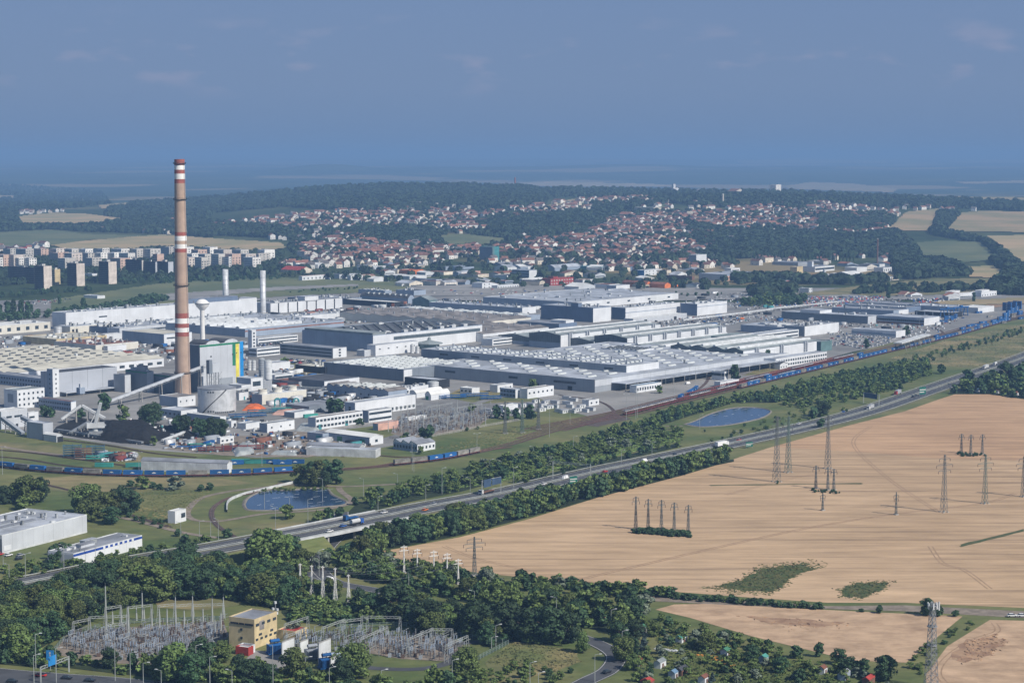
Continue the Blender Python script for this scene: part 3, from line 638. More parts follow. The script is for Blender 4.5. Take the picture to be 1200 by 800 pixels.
            for i in range(q[1]):
                for s in (-1.8, 1.8): link('duct', me, t, ((i + .5) / q[1] * l1 + s, 0, 0))
        elif k == 'canopy':
            m = MB(); dpt, hh = q[4], q[5]
            if q[1] == 'R': m.box(q[2]*l1, q[3]*l1, -dpt, 0, hh, hh + .6)
            else: m.box(-dpt, 0, q[2]*l2, q[3]*l2, hh, hh + .6)
            cpo = obj('canopy', m, 'roof_light', t); Lf = (q[3]-q[2]) * (l1 if q[1] == 'R' else l2)
            m = MB(); m.box(-.25, .25, -.25, .25, 0, hh); me = m.mesh('pillar', 'concrete')
            for i in range(int(Lf // 18) + 1):
                s = (q[2] * (l1 if q[1] == 'R' else l2)) + .6 + i * 18; link('pillar', me, cpo, (s, -dpt + .5, 0) if q[1] == 'R' else (-dpt + .5, s, 0))
    return t, l1, l2
def bands(fc, n, h, u0=.02, u1=.98, m='glass', s=None): s = h / n; return [('band', fc, u0, u1, s*i + s*.38, s*i + s*.75, m) for i in range(n)]
# --- big halls on the left, back row
B('factory_hall', 'long white hall with square windows at the far left edge of the works', (-40, 385), -75, 59, 10, 'offwhite', 'roof_white', f=[('win', 'R', 9, 1, 3, 1, 5, 4), ('vent', 10)], L2=38)
B('press_hall', 'very long high white hall behind the striped chimney', (77, 367), 61, 301, 20, 'white', 'roof_light', f=[('vent', 60), ('box', .90, 1.0, 0.02, .9, 2, 'white', 'roof_light'), ('box', .60, .895, .05, .6, 6, 'darkblue', 'roof_grey'), ('band', 'R', .16, .20, 12, 13.5), ('box', .3, .31, .02, .1, 5, 'vent', 'roof_grey')])
B('annex', 'low grey annex before the long white hall', (82, 383), 68, 129, 8, 'offwhite', 'roof_light', f=[('door', 'R', .05, 3, 5), ('door', 'R', .14, 3, 5), ('vent', 12)], L2=22)
B('annex', 'dark blue low block before the long white hall', (126, 384), 98, 150, 7, 'darkblue', 'roof_light', f=[('vent', 8)], L2=None)
B('annex', 'flat grey roofed annex with many pipes along the long white hall', (140, 385), 132, 330, 7, 'lightgrey', 'roof_light', f=[('vent', 90), ('band', 'R', .1, .9, 3, 4.5)], L2=60)
B('panel_hall', 'hall with white facade panels beside the second silver stack', (317, 356), 305, 401, 13, 'white', 'roof_grey', f=[('box', .47, .66, 0.0, .4, 6, 'white', 'roof_light'), ('vent', 25)] + [('stripe', 'R', .10 + .13*i, .115 + .13*i, 0, 13, 'dark') for i in range(7)], L2=35)
B('hall', 'dark blue roofed block behind the white facade panels', (358, 350), 337, 366, 9, 'darkblue', 'roof_dark', f=[('vent', 12)])
B('hall', 'low hall with white roof boxes left of the dark barrel roof', (411, 350), 372, 424, 7, 'bluegrey', 'roof_light', f=[('vent', 25)])
B('canopy_hall', 'loading shed with shade-painted openings under a flat white roof', (462, 354.5), 402, 473, 7, 'dark', 'roof_white', f=[('stripe', 'L', 0, .05, 0, 6, 'orange'), ('stripe', 'L', .14, .16, 0, 6, 'ventwhite')])  # solid near-black walls stand in for the shade inside the open shed
B('hall', 'long hall with dark barrel roof behind the open shed', (478, 350), 422, 486, 7, 'bluegrey', 'roof_dark', 'barrel2', rise=5, f=[('sky', 1, 16, 4, 3, 'skylight')])
B('glass_hall', 'green glass hall with a gabled front', (503, 352), 483, 513, 9, 'green_glass', 'roof_green', 'gable1', rise=5)
B('hall', 'small dark hall behind the barrel roof', (451, 341), 420, 459, 7, 'bluegrey', 'roof_dark', f=[('sky', 2, 8, 4, 4, 'skylight'), ('vent', 8)])
B('hall', 'small dark hall with white end wall behind the glass hall', (485, 341), 464, 499, 8, 'bluegrey', 'roof_dark', f=[('vent', 8)])
B('monitor_hall', 'grey hall with five long white roof monitors and a red pipe', (287, 386), 186, 403, 9, 'bluegrey', 'roof_light', f=[('mon', 6, 6, 3, 'ventwhite', .0, .62), ('vent', 50), ('stripe', 'R', 0, 1, 6.2, 7.6, 'roof_rust'), ('box', .35, .38, .3, .34, 4, 'white', 'roof_white')])
B('hall', 'flat white roofed hall with blue end behind the monitor hall', (338, 372), 323, 402, 8, 'white', 'roof_light', f=[('vent', 14)])
B('office_tower', 'slim white office tower with a window column', (295, 387), 290.5, 300, 24, 'white', 'roof_white', f=[('win', 'R', 1, 6, 3, 3.4, 2.2, 1.6)], cat='tower')
B('office_wing', 'low white office wing with two window bands beside the slim tower', (301, 409), 284, 328, 8, 'white', 'roof_light', f=bands('R', 2, 8) + bands('L', 2, 8), L2=12)
B('office_wing', 'white office wing with long window band behind the parked cars', (302, 397), 298, 349, 7, 'white', 'roof_light', f=bands('R', 2, 7), L2=12)
B('office_building', 'long three storey office with white end wall', (390, 408.5), 328, 406, 10, 'midgrey', 'roof_grey', f=bands('L', 3, 10, m='glass') + [('stripe', 'R', 0, 1, 0, 10, 'white'), ('win', 'R', 1, 3, 1.5, 3, 3, 1.7)], cat='office')
B('assembly_hall', 'large hall with ribbed grey end, dark roof and white side wall', (437, 393.5), 354, 565, 18, 'bluegrey', 'roof_dark', f=[('stripe', 'R', .0, 1, .1, 17.9, 'white'), ('band', 'R', .18, .98, 11.5, 15, 'glazing'), ('sky', 9, 10, 7, 3, 'skydark', .16, .98, .05, .95), ('vent', 26), ('box', .01, .12, .02, .98, 2.5, 'roof_green', 'roof_green')] + [('box', .28 + .11*i, .315 + .11*i, .01, .05, 2.8, 'ventwhite', 'ventwhite') for i in range(6)])
B('annex', 'white lower block along the side of the dark roofed hall', (440, 405), 437, 490, 11, 'white', 'roof_light', f=[('win', 'R', 5, 1, 6.5, 1, 2.5, 1)], L2=12)
B('annex', 'small flat white annex at the corner of the ribbed hall', (427, 411), 418, 437, 6, 'lightgrey', 'roof_light')
B('hall', 'brownish ribbed roof hall right of the dark roofed hall', (566, 391.5), 562, 643, 9, 'white', 'roof_brown', 'saw1', n=5, rise=2, f=[('post', 3, 4), ('band', 'R', 0, 1, 5, 5.6)], L2=95)
B('hall', 'brownish ribbed roof hall behind the dark roofed hall', (560, 378), 398, 625, 9, 'offwhite', 'roof_brown', 'saw1', n=9, rise=2, f=[('post', 4, 7)], L1=100)
B('link_building', 'low white building with dark windows below the brown ribbed hall', (577, 398), 562, 640, 7, 'white', 'roof_light', f=bands('R', 2, 7, .02, .6), L2=16)
def pavilion():
    p = P(503, 408); t = thing('pavilion', 'round glazed pavilion with a disc roof and small peak', 'pavilion', p)
    mb = MB(); mb.lathe(0, 0, [(11, 0), (11, 5), (0, 5)]); obj('glass_wall', mb, 'green_glass', t)
    mb = MB(); mb.lathe(0, 0, [(11, 5), (14.5, 5.2), (14.5, 6), (5, 8), (2, 9), (1.6, 11.5), (0, 12.5)]); obj('disc_roof', mb, 'roof_green', t)
pavilion()
# --- halls of the centre
B('logistics_hall', 'left part of the broad white roofed hall with dark wall panels', (473, 433.5), 379.5, 560, 10.6, 'darkgrey', 'roof_light', f=[('sky', 9, 9, 9, 2.6, 'skylight'), ('stripe', 'R', 0, .12, 0, 10.5, 'white')], L1=95)
t, l1, l2 = B('logistics_hall', 'broad hall with a white skylight roof behind the concrete yard', (697, 445.5), 490.5, 860, 11, 'midgrey', 'roof_light', f=[('sky', 9, 11, 12, 2.8, 'skylight'), ('stripe', 'R', .0, 1, 5.5, 10.8, 'lightgrey'), ('band', 'L', .1, .22, 6, 8), ('band', 'L', .42, .47, 6, 8), ('band', 'L', .78, .84, 6, 8), ('canopy', 'R', .08, .96, 16, 6.5), ('door', 'R', .2, 18, 5), ('door', 'R', .4, 18, 5), ('door', 'R', .6, 18, 5), ('door', 'L', .12, 5, 4), ('door', 'L', .3, 4, 4), ('vent', 12)], L1=300)
B('raised_hall', 'higher hall strip with rows of dark exhaust posts rising over the broad white roof', (734, 429), 493.5, 772, 17, 'midgrey', 'roof_light', f=[('post', 2, 14), ('sky', 6, 12, 5, 3, 'skylight', .1, .95, .02, .98), ('stripe', 'R', 0, 1, 11, 17, 'white')] + [('band', 'L', .06 + .16*i, .10 + .16*i, 13, 14.5) for i in range(6)])
B('skylit_hall', 'small low hall with a row of roof lights behind the exhaust posts', (746, 411), 704, 767, 12, 'white', 'roof_light', f=[('sky', 2, 14, 3, 3, 'skydark')])
B('canopy_hall', 'flat light canopy shed at the notch of the broad hall', (514, 446), 474, 527, 7, 'dark', 'roof_light')  # dark walls fill the open sides as painted shade under the canopy
def whall(lab, c, xl, xr, h, n, f=(), gw='glazing', **k): return B('wave_hall', lab, c, xl, xr, h, 'bluegrey', 'roof_green', 'wave1', n=n, rise=2.6, gw=gw, f=list(f) + [('stripe', 'R', 0, 1, .1, h - .2, 'white'), ('stripe', 'L', 0, 1, h*.45, h - .05, 'glazing')], **k)
whall('wavy roofed white hall with paired ducts, rear one of two', (657, 392.8), 620, 774, 15, 1, [('duct', 6), ('mon', 2, 2.4, 1.4, 'ventwhite')])
whall('low wavy roofed hall strip left of the paired duct halls', (620, 395.3), 584, 700, 8.5, 1, [('mon', 1, 2.4, 1.2, 'ventwhite')])
whall('low wavy roofed hall strip between the two duct halls', (696, 400.3), 657.5, 800, 9, 1, [('mon', 1, 2.4, 1.2, 'ventwhite')])
whall('wavy roofed white hall with paired ducts, nearer the big white roof', (735, 396.3), 696.5, 851, 15, 1, [('duct', 7), ('mon', 2, 2.4, 1.4, 'ventwhite')])
whall('low wavy hall with white monitor strips beside the nearer duct hall', (785, 409.5), 736, 893, 9, 2, [('mon', 3, 3, 1.8, 'ventwhite')])
whall('long wavy fronted hall ending in a white wall near the railway', (871, 411.3), 786, 957, 14, 4, [('mon', 6, 3, 1.8, 'ventwhite'), ('duct', 3)])
B('glass_block', 'raised green glazed roof block, left one', (846, 395), 831, 878, 13, 'green_glass', 'roof_green', L2=14)
B('glass_block', 'raised green glazed roof block, right one', (868, 398), 853, 888, 13, 'green_glass', 'roof_green', L2=12)
B('glass_block', 'green glazed end block of the long wavy hall', (962, 401), 957.5, 975, 10, 'green_glass', 'roof_green', L2=20)
B('body_hall', 'tall hall with shade-painted front in the middle of the works', (695, 361), 634, 716, 18, 'darkblue', 'roof_light', f=[('box', 0, .2, .28, .42, 5, 'darkblue', 'roof_grey'), ('stripe', 'R', 0, 1, .1, 17.5, 'white'), ('vent', 20)])  # dark blue wall colour carries the shade of the left front
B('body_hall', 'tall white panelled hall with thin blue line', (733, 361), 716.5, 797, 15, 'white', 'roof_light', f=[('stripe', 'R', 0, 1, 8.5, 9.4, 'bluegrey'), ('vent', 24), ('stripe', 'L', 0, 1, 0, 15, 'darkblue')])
B('body_hall', 'tall white block with shade-painted side and outside stairs', (817, 356.5), 797.5, 852, 15, 'white', 'roof_light', f=[('stripe', 'R', 0, 1, 11, 11.8, 'bluegrey'), ('stripe', 'L', 0, 1, 0, 15, 'darkblue'), ('vent', 18)])  # dark blue over the left face paints it in shade
B('annex', 'low white annex strip before the tall panelled hall', (742, 374), 733.5, 805, 6, 'lightgrey', 'roof_white', f=[('door', 'R', .2, 6, 4), ('door', 'R', .75, 6, 4)], L2=14)
B('paint_hall', 'very long white hall with shade-painted front behind the tall halls', (675, 354.5), 566, 795, 9, 'white', 'roof_light', f=[('stripe', 'L', 0, 1, 0, 9, 'bluegrey'), ('win', 'R', 5, 1, 4, 1, 6, 2), ('vent', 30)])  # left front coloured blue grey for its shade
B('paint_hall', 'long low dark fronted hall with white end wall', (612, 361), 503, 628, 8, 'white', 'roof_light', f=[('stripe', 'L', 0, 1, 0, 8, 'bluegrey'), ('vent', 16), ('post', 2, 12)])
B('vault_hall', 'dark fronted hall with a row of small white vaults', (617, 370.5), 463, 633, 6, 'bluegrey', 'roof_light', f=[('sky', 2, 16, 12, 7, 'skylight'), ('vent', 10)])
B('hall', 'low dark hall before the tall shade-fronted hall', (655, 380), 606, 676, 6, 'darkblue', 'roof_grey', f=[('box', .5, .95, .05, .4, 3, 'white', 'roof_white')])
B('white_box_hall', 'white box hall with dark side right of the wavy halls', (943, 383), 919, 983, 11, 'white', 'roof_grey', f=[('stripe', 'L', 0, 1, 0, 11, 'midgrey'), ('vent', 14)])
B('hall', 'long flat grey roofed hall reaching behind the white box hall', (918, 384), 868, 950, 8, 'bluegrey', 'roof_light', f=[('vent', 20), ('box', .1, .6, .2, .5, 2, 'ventwhite', 'roof_white')])
B('office_building', 'white two storey office with dark window bands beside the white box hall', (887, 392.5), 868, 936, 8, 'white', 'roof_light', f=bands('R', 2, 8), cat='office', L2=16)
B('office_building', 'white two storey office with many windows beside the railway', (909, 421), 903, 969, 9, 'white', 'roof_light', f=[('win', 'R', 22, 2, 1.6, 4, 2.4, 1.9)], cat='office', L2=14)
B('office_building', 'white gate office with dark glazing before the long wavy hall', (893, 419), 881, 925, 8, 'white', 'roof_light', f=bands('R', 2, 8, m='glazing'), cat='office', L2=12)
B('small_house', 'small white house with pyramid roof beside the red wagons', (914, 427), 908, 923, 5, 'white', 'roof_dark', 'gable2', f=[('win', 'R', 3, 1, 1.5, 1, 1.2, 1.4)], cat='house')
B('dark_hall', 'long black fronted hall with raised grey box', (1017, 371), 916, 1027, 9, 'darkgrey', 'roof_light', f=[('box', .0, .9, .55, .78, 4, 'white', 'roof_light'), ('stripe', 'R', 0, 1, 0, 9, 'lightgrey'), ('vent', 8)], L1=32)
B('hall', 'blue walled hall with window row and white end', (1083, 373), 1028, 1101, 9, 'bluegrey', 'roof_light', f=[('stripe', 'L', 0, 1, 0, 2.6, 'brown'), ('win', 'L', 24, 1, 4, 1, 2.4, 2.4, 'glass'), ('stripe', 'R', 0, 1, .1, 8.8, 'white')])
B('hall', 'low flat hall with blue glazing beside the new cars', (1050, 388.5), 998, 1061, 7, 'white', 'roof_light', f=[('band', 'L', .3, 1, 2, 5, 'bluegrey'), ('band', 'L', 0, .3, 2, 4, 'bluegrey')])
for i, (lab, c, xl, xr, wl) in enumerate([('low dark blue hall strip, nearest of four behind the black fronted hall', (1047, 364.5), 975, 1062, 'bluegrey'), ('low dark blue hall strip, second of four behind the black fronted hall', (1062, 361), 989, 1080, 'darkblue'),
    ('low dark blue hall strip, third of four behind the black fronted hall', (1067, 357.5), 1007, 1085, 'darkblue'), ('long pale roofed hall strip, farthest of four behind the black fronted hall', (1122, 360.5), 1060, 1165, 'bluegrey')]):
    B('hall', lab, c, xl, xr, 6, wl, 'roof_grey' if i < 3 else 'roof_light', f=[('vent', 8)] + ([('stripe', 'R', .35, 1, 0, 6, 'white')] if i in (0, 3) else []), L1=40)
B('hall', 'low white hall at the container terminal', (1146, 361), 1122, 1165, 7, 'lightgrey', 'roof_white', f=[('stripe', 'R', 0, 1, .1, 6.8, 'white')])
B('arched_shed', 'shed with shade-painted openings and white arches at the container terminal', (1115, 367), 1072, 1128, 6, 'dark', 'roof_light', f=[('stripe', 'L', .05 + .22*i, .08 + .22*i, 0, 6, 'ventwhite') for i in range(5)])  # dark box paints the shade within the open arches
B('white_house', 'cluster of white commercial blocks behind the building soil', (1150, 343), 1135, 1168, 7, 'white', 'roof_white', f=[('box', .1, .6, .1, .6, 3, 'white', 'roof_white'), ('win', 'R', 6, 1, 2, 1, 2, 2)], cat='building')
# --- power station corner
B('sawtooth_hall', 'cream roofed sawtooth hall left of the striped chimney', (8, 438), -60, 192, 8, 'white', 'roof_cream', 'saw1', n=11, rise=2.2, f=[('sky', 11, 9, 6, 2, 'skydark'), ('win', 'R', 16, 1, 2.5, 1, 6, 2.5), ('vent', 8)], L2=190)
B('workshop', 'white roofed works strip behind the sawtooth hall', (112, 405), 40, 162, 7, 'offwhite', 'roof_rust', f=[('vent', 40)], L2=70)
B('workshop', 'cream eaved low hall at the left edge', (66, 398), -40, 125, 7, 'cream', 'roof_cream', f=[('band', 'R', .05, .95, 2, 4), ('vent', 20)], L2=60)
B('shade_sided_hall', 'plain hall with shade-painted side left of the striped chimney', (192, 392), 143, 219, 12, 'bluegrey', 'roof_cream', f=[('stripe', 'R', 0, 1, .1, 11.8, 'white'), ('band', 'R', .1, .9, 7, 8.5)], L1=40)  # blue grey walls put the shade of the left side into the colour
B('white_cabin', 'small white block with shade-painted side near the plain hall', (123, 392), 118, 143, 8, 'white', 'roof_light', f=[('stripe', 'L', 0, 1, 0, 8, 'bluegrey')], cat='building')  # left side toned blue grey as painted shade
B('white_cabin', 'low white block with windows before the pipework', (88, 396), 76, 111, 6, 'white', 'roof_rust', cat='building')
B('white_cabin', 'flat white block below the plain hall with the shade-painted side', (126, 406), 121, 148, 6, 'white', 'roof_white', cat='building')
B('office_building', 'long office with painted blue grey shade before the sawtooth hall', (55, 445), -15, 62, 9, 'bluegrey', 'roof_grey', f=[('win', 'L', 22, 2, 1.6, 4, 1.8, 1.7)], cat='office', L1=16)  # wall colour holds the shade of its left face
B('boiler_house', 'tall grey panelled block behind the coal yard', (66, 437.5), 55, 137, 20, 'panel', 'roof_dark', f=[('canopy', 'R', .05, 1.2, 9, 3.2)], L2=22, cat='building')
B('stair_tower', 'slim white stair tower at the corner of the grey panelled block', (61.5, 433), 55, 69, 24, 'white', 'roof_light', f=[('win', 'R', 1, 5, 3, 4, 1.2, 1.4), ('stripe', 'L', 0, 1, 0, 24, 'bluegrey'), ('win', 'L', 1, 5, 3, 4, 1.2, 1.4)], cat='tower')
B('filter_house', 'dark block with pipes right of the grey panelled block', (146, 440), 133, 153, 15, 'midgrey', 'roof_dark', f=[('stripe', 'R', 0, 1, 0, 15, 'lightgrey')], cat='building')
B('filter_house', 'dark turbine building with green edge beside the chimney foot', (172, 436), 147, 180, 18, 'darkgrey', 'roof_dark', f=[('stripe', 'R', 0, 1, 0, 18, 'lightgrey'), ('vent', 5), ('stripe', 'L', 0, 1, 16.8, 17.8, 'green'), ('box', .1, .5, .1, .5, 5, 'midgrey', 'roof_grey')], cat='building')
B('filter_house', 'dark low building behind the chimney foot', (203, 441), 178, 215, 15, 'darkgrey', 'roof_dark', f=[('stripe', 'L', 0, 1, 14, 14.9, 'green')], cat='building')
B('office_building', 'white four storey block with paired windows left of the coal yard', (20, 458), 4.5, 52, 15, 'white', 'roof_green', f=[('win', 'R', 6, 3, 2.5, 4.4, 1.5, 1.7), ('band', 'L', .3, .7, 5, 12, 'midgrey')], cat='office')
B('office_building', 'low office with red brown roof beside the coal yard', (83, 471), 45, 89, 8, 'bluegrey', 'roof_rust', f=[('win', 'L', 14, 2, 1.4, 3.6, 1.6, 1.5), ('stripe', 'R', 0, 1, .1, 7.8, 'white')], cat='office')
B('bunker', 'large white coal bunker at the left edge', (1, 483), -14, 32, 13, 'lightgrey', 'roof_white', f=[('band', 'R', .2, .4, 8, 9.5), ('band', 'R', .5, .8, 8, 9.5), ('door', 'R', .55, 2, 3)], cat='building')
B('bunker', 'small white annex with red panel beside the coal bunker', (33, 484), 29, 45, 9, 'white', 'roof_light', f=[('stripe', 'R', .5, .9, .6, 2.4, 'redwall'), ('band', 'R', .1, .6, 5, 6.5)], cat='building')
B('transfer_house', 'windowless grey transfer house in front of the coal bunker', (50, 497), 31, 62, 11.5, 'panel', 'roof_light', cat='building')
B('loading_shed', 'small open shed with arched white roof beside the transfer house', (66, 511), 51, 73, 4.5, 'lightgrey', 'roof_white', 'barrel2', rise=1.4, f=[('door', 'R', .15, 5, 4)], cat='shed')
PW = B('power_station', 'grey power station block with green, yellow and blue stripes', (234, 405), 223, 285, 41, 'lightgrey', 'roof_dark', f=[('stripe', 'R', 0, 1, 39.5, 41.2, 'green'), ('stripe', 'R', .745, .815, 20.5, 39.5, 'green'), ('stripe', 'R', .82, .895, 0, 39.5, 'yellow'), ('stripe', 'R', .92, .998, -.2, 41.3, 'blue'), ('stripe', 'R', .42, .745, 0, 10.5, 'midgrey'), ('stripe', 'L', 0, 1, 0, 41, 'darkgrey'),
    ('win', 'R', 2, 1, 30, 1, 1.5, 1.2, 'dark'), ('band', 'R', .83, .85, 31, 32, 'dark'), ('band', 'R', .93, .95, 31, 32, 'dark')], cat='power station', L2=22)
for x0 in (.14, .56):
    mb = MB(); n = 12; R_ = 8.2; cx = PW[1] * x0 + R_; pts = [(cx + R_ * math.cos(math.pi * i / n), 41 + 3.4 * math.sin(math.pi * i / n)) for i in range(n + 1)]
    mb.add([(x, y, z) for y in (.2, PW[2] - .2) for x, z in pts], [tuple(range(n, -1, -1)), tuple(range(n + 1, 2 * n + 2))] + [(i, i + 1, n + 2 + i, n + 1 + i) for i in range(n)]); obj('roof_vault', mb, 'roof_dark', PW[0])
    mb = MB(); mb.add([(x, y, z) for y in (.08, .16) for x, z in pts], [tuple(range(n, -1, -1)), tuple(range(n + 1, 2 * n + 2))] + [(i, i + 1, n + 2 + i, n + 1 + i) for i in range(n)]); obj('vault_front', mb, 'lightgrey', PW[0])
# --- white and small buildings round the power station and the works substation
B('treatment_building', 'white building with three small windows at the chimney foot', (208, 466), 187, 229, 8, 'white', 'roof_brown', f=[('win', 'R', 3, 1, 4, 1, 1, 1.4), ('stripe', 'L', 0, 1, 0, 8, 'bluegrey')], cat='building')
B('low_building', 'low white lean-to with a shade-painted wall left of the big tank', (212, 482), 187, 231, 6, 'white', 'roof_light', f=[('stripe', 'L', 0, 1, 0, 6, 'bluegrey'), ('win', 'L', 5, 1, 2.5, 1, 2, 1.6)], cat='building')  # blue grey on the left wall is painted shade
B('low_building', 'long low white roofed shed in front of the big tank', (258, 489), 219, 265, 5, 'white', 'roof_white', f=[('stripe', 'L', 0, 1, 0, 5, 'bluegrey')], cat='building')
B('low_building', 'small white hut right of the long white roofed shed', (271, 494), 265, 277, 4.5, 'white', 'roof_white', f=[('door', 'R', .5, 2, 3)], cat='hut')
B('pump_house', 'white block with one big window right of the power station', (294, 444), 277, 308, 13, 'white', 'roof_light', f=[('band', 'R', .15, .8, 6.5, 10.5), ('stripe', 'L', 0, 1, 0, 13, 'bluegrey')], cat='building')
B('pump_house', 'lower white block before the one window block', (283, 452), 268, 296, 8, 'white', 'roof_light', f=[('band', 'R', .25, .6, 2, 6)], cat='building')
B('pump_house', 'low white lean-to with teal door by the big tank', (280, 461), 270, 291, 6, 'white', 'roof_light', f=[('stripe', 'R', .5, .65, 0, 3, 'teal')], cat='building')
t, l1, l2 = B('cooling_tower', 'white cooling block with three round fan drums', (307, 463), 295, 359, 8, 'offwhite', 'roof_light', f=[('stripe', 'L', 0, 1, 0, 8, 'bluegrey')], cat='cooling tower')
mb = MB(); mb.lathe(0, 0, [(4.2, 0), (3.7, 2), (3.9, 4), (3.5, 4), (3.4, 1)], 20); me = mb.mesh('fan_drum', 'offwhite')
for i in range(3): link('fan_drum', me, t, ((i + .5) / 3 * l1 - 2, l2 * .5, 8.1))
for px in (325, 347):
    p = P(px, 476.5); mb = MB(); n = 14
    for i in range(n):
        a, b = math.pi * i / n, math.pi * (i + 1) / n; mb.bar((3.2 * math.cos(a), 0, 4 + 3 * math.sin(a)), (3.2 * math.cos(b), 0, 4 + 3 * math.sin(b)), 1.1)
    mb.cyl(-3.2, 0, 0, 4, .6, .6, 8); mb.cyl(3.2, 0, 0, 4, .6, .6, 8)
    auto(obj('pipe_arch', mb, 'teal', None, p, .9), 'dark green arched pipe before the cooling block', 'pipe', 'arched pipes')
B('workshop', 'white workshop with shade-painted end and dark roof by the blue pipe stacks', (313, 497), 304, 345, 6.5, 'white', 'roof_grey', f=[('stripe', 'L', 0, 1, 0, 6.5, 'bluegrey'), ('win', 'R', 3, 1, 3, 1, 1.3, 1.2)], cat='workshop')  # shade of the left end is put into its colour
B('hut', 'small white hut with two windows above the storage yard', (258, 513.5), 254, 274, 4.2, 'white', 'roof_light', f=[('win', 'R', 3, 1, 1.6, 1, 1.8, 1.2)], cat='hut')
B('hut', 'small white wall shed beside the dark workshop', (288, 497), 278, 306, 4, 'white', 'roof_light', cat='hut')
B('warehouse', 'long low grey warehouse behind the container train', (266, 543.5), 165, 272, 6.5, 'silver', 'roof_grey', 'gable2', a=13, rise=1.6, f=[('stripe', 'R', 0, 1, .1, 6.4, 'white')], cat='warehouse')
B('warehouse', 'long low pale warehouse right of the storage yard', (440, 528), 359, 446, 5, 'silver', 'roof_light', 'flat', a=15, f=[], cat='warehouse')
B('warehouse', 'long low grey roofed shed behind the pale warehouse', (421, 524), 359, 423, 5.5, 'silver', 'roof_grey', 'gable2', a=15, cat='warehouse', L1=12)
B('gabled_depot', 'white depot with three gables and shade-painted end beside the railway', (489, 521), 461, 510, 5.2, 'white', 'roof_grey', 'saw1', n=3, rise=2, f=[('stripe', 'L', 0, 1, 0, 5.2, 'bluegrey'), ('win', 'R', 5, 1, 1.8, 1, 1.5, 1.8), ('win', 'L', 8, 1, 1.8, 1, 1.5, 2)], cat='depot')  # gable end tinted blue grey to paint its shade
B('long_shed', 'long open shed with white roof and white end wall', (433, 513), 380, 449, 5.5, 'white', 'roof_white', 'gable2', rise=2, f=[('stripe', 'L', 0, 1, 0, 5.5, 'bluegrey'), ('win', 'R', 1, 1, 2, 1, 2.5, 1.8), ('door', 'L', .1, 5, 4, 'green_roof'), ('door', 'L', .6, 5, 4, 'green_roof')], cat='shed')
B('long_shed', 'low grey shed with teal doors behind the parked tanker', (378, 509), 360, 388, 5, 'bluegrey', 'roof_grey', cat='shed', f=[('door', 'L', .1, 5, 4, 'teal')])
B('office_building', 'white two storey office with shade-painted end and many windows', (370, 490), 361, 425, 9, 'white', 'roof_brown', f=[('win', 'R', 13, 2, 1.8, 4.2, 2.6, 1.7), ('stripe', 'L', 0, 1, 0, 9, 'bluegrey'), ('door', 'R', .05, 3.5, 4, 'teal'), ('door', 'R', .62, 3, 4, 'teal')], cat='office')  # left end darkened in colour to stand for shade
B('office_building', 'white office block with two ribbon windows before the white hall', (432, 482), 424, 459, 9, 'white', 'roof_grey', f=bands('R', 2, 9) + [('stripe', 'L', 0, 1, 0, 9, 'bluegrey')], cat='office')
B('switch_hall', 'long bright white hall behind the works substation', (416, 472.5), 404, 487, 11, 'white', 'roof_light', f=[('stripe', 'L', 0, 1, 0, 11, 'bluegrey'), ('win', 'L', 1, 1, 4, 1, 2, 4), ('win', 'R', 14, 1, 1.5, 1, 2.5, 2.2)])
B('switch_house', 'low pink switch house beside the works substation', (443, 497), 437, 467, 5, 'pink', 'roof_grey', cat='building', f=[('stripe', 'L', 0, 1, 0, 5, 'bluegrey')])  # blue grey left face is shade painted over the pink
B('white_wall_shed', 'low white wall shed behind the substation transformers', (478, 490), 474, 500, 2.2, 'white', 'roof_white', cat='shed', L2=4)
B('canteen', 'white building with window row and plant on its roof', (461, 456.5), 455, 502, 6.5, 'white', 'roof_grey', f=[('win', 'R', 9, 1, 2.2, 1, 3, 2), ('vent', 14)], cat='building')
B('old_hall', 'low hall with ridged grey and white roof', (455, 459), 383, 477, 7.5, 'bluegrey', 'roof_brown', 'saw1', n=8, rise=2.2, f=[('win', 'L', 8, 1, 2.5, 1, 1.5, 1.5), ('sky', 3, 8, 9, 3, 'skylight')])
B('old_hall', 'hall with dark roof and white side wall left of the ridged roof', (380, 447), 338, 421, 7, 'darkgrey', 'roof_dark', f=[('stripe', 'R', 0, 1, .1, 6.9, 'white')])
B('old_hall', 'flat dark shed in front of the office car park', (381, 431), 346, 446, 6, 'dark', 'roof_cream', f=[('vent', 10)], L1=60)
B('low_building', 'white building with long window band right of the silos', (322, 440), 316, 343, 5, 'white', 'roof_light', f=bands('R', 1, 5), cat='building')
B('low_building', 'white block behind the silos', (318, 426), 306, 340, 7, 'white', 'roof_light', cat='building')
B('low_building', 'low red roofed shed behind the cooling block', (350, 448), 320, 372, 4.5, 'midgrey', 'roof_rust', cat='shed')
B('low_building', 'low white shed under the pipe bridge', (345, 484), 333, 368, 4, 'white', 'roof_light', cat='shed', f=[('stripe', 'L', 0, 1, 0, 4, 'midgrey')])
B('low_building', 'low grey roofed storage before the ridged roof hall', (362, 477), 335, 402, 5, 'darkgrey', 'roof_grey', cat='shed', L1=40)
B('tent_hall', 'white round topped tent hall with green door', (505, 463), 498, 527, 4.5, 'white', 'roof_white', 'barrel1', rise=3, f=[('door', 'L', .4, 3, 3.5, 'green')], cat='tent')
B('tent_hall', 'white round topped tent hall behind the other tent', (488, 461), 480, 519, 4, 'white', 'roof_white', 'barrel1', rise=2.5, cat='tent')
B('low_building', 'low white house with dark roof below the broad hall', (553, 455.5), 539, 562, 4.5, 'white', 'roof_white', f=[('win', 'L', 3, 1, 1.5, 1, 2, 1.5)], cat='building')
B('low_building', 'white two part building with dark canopy below the broad hall', (583, 452), 574, 601, 6, 'white', 'roof_light', cat='building', f=[('win', 'R', 3, 1, 3, 1, 1.2, 1.5)])
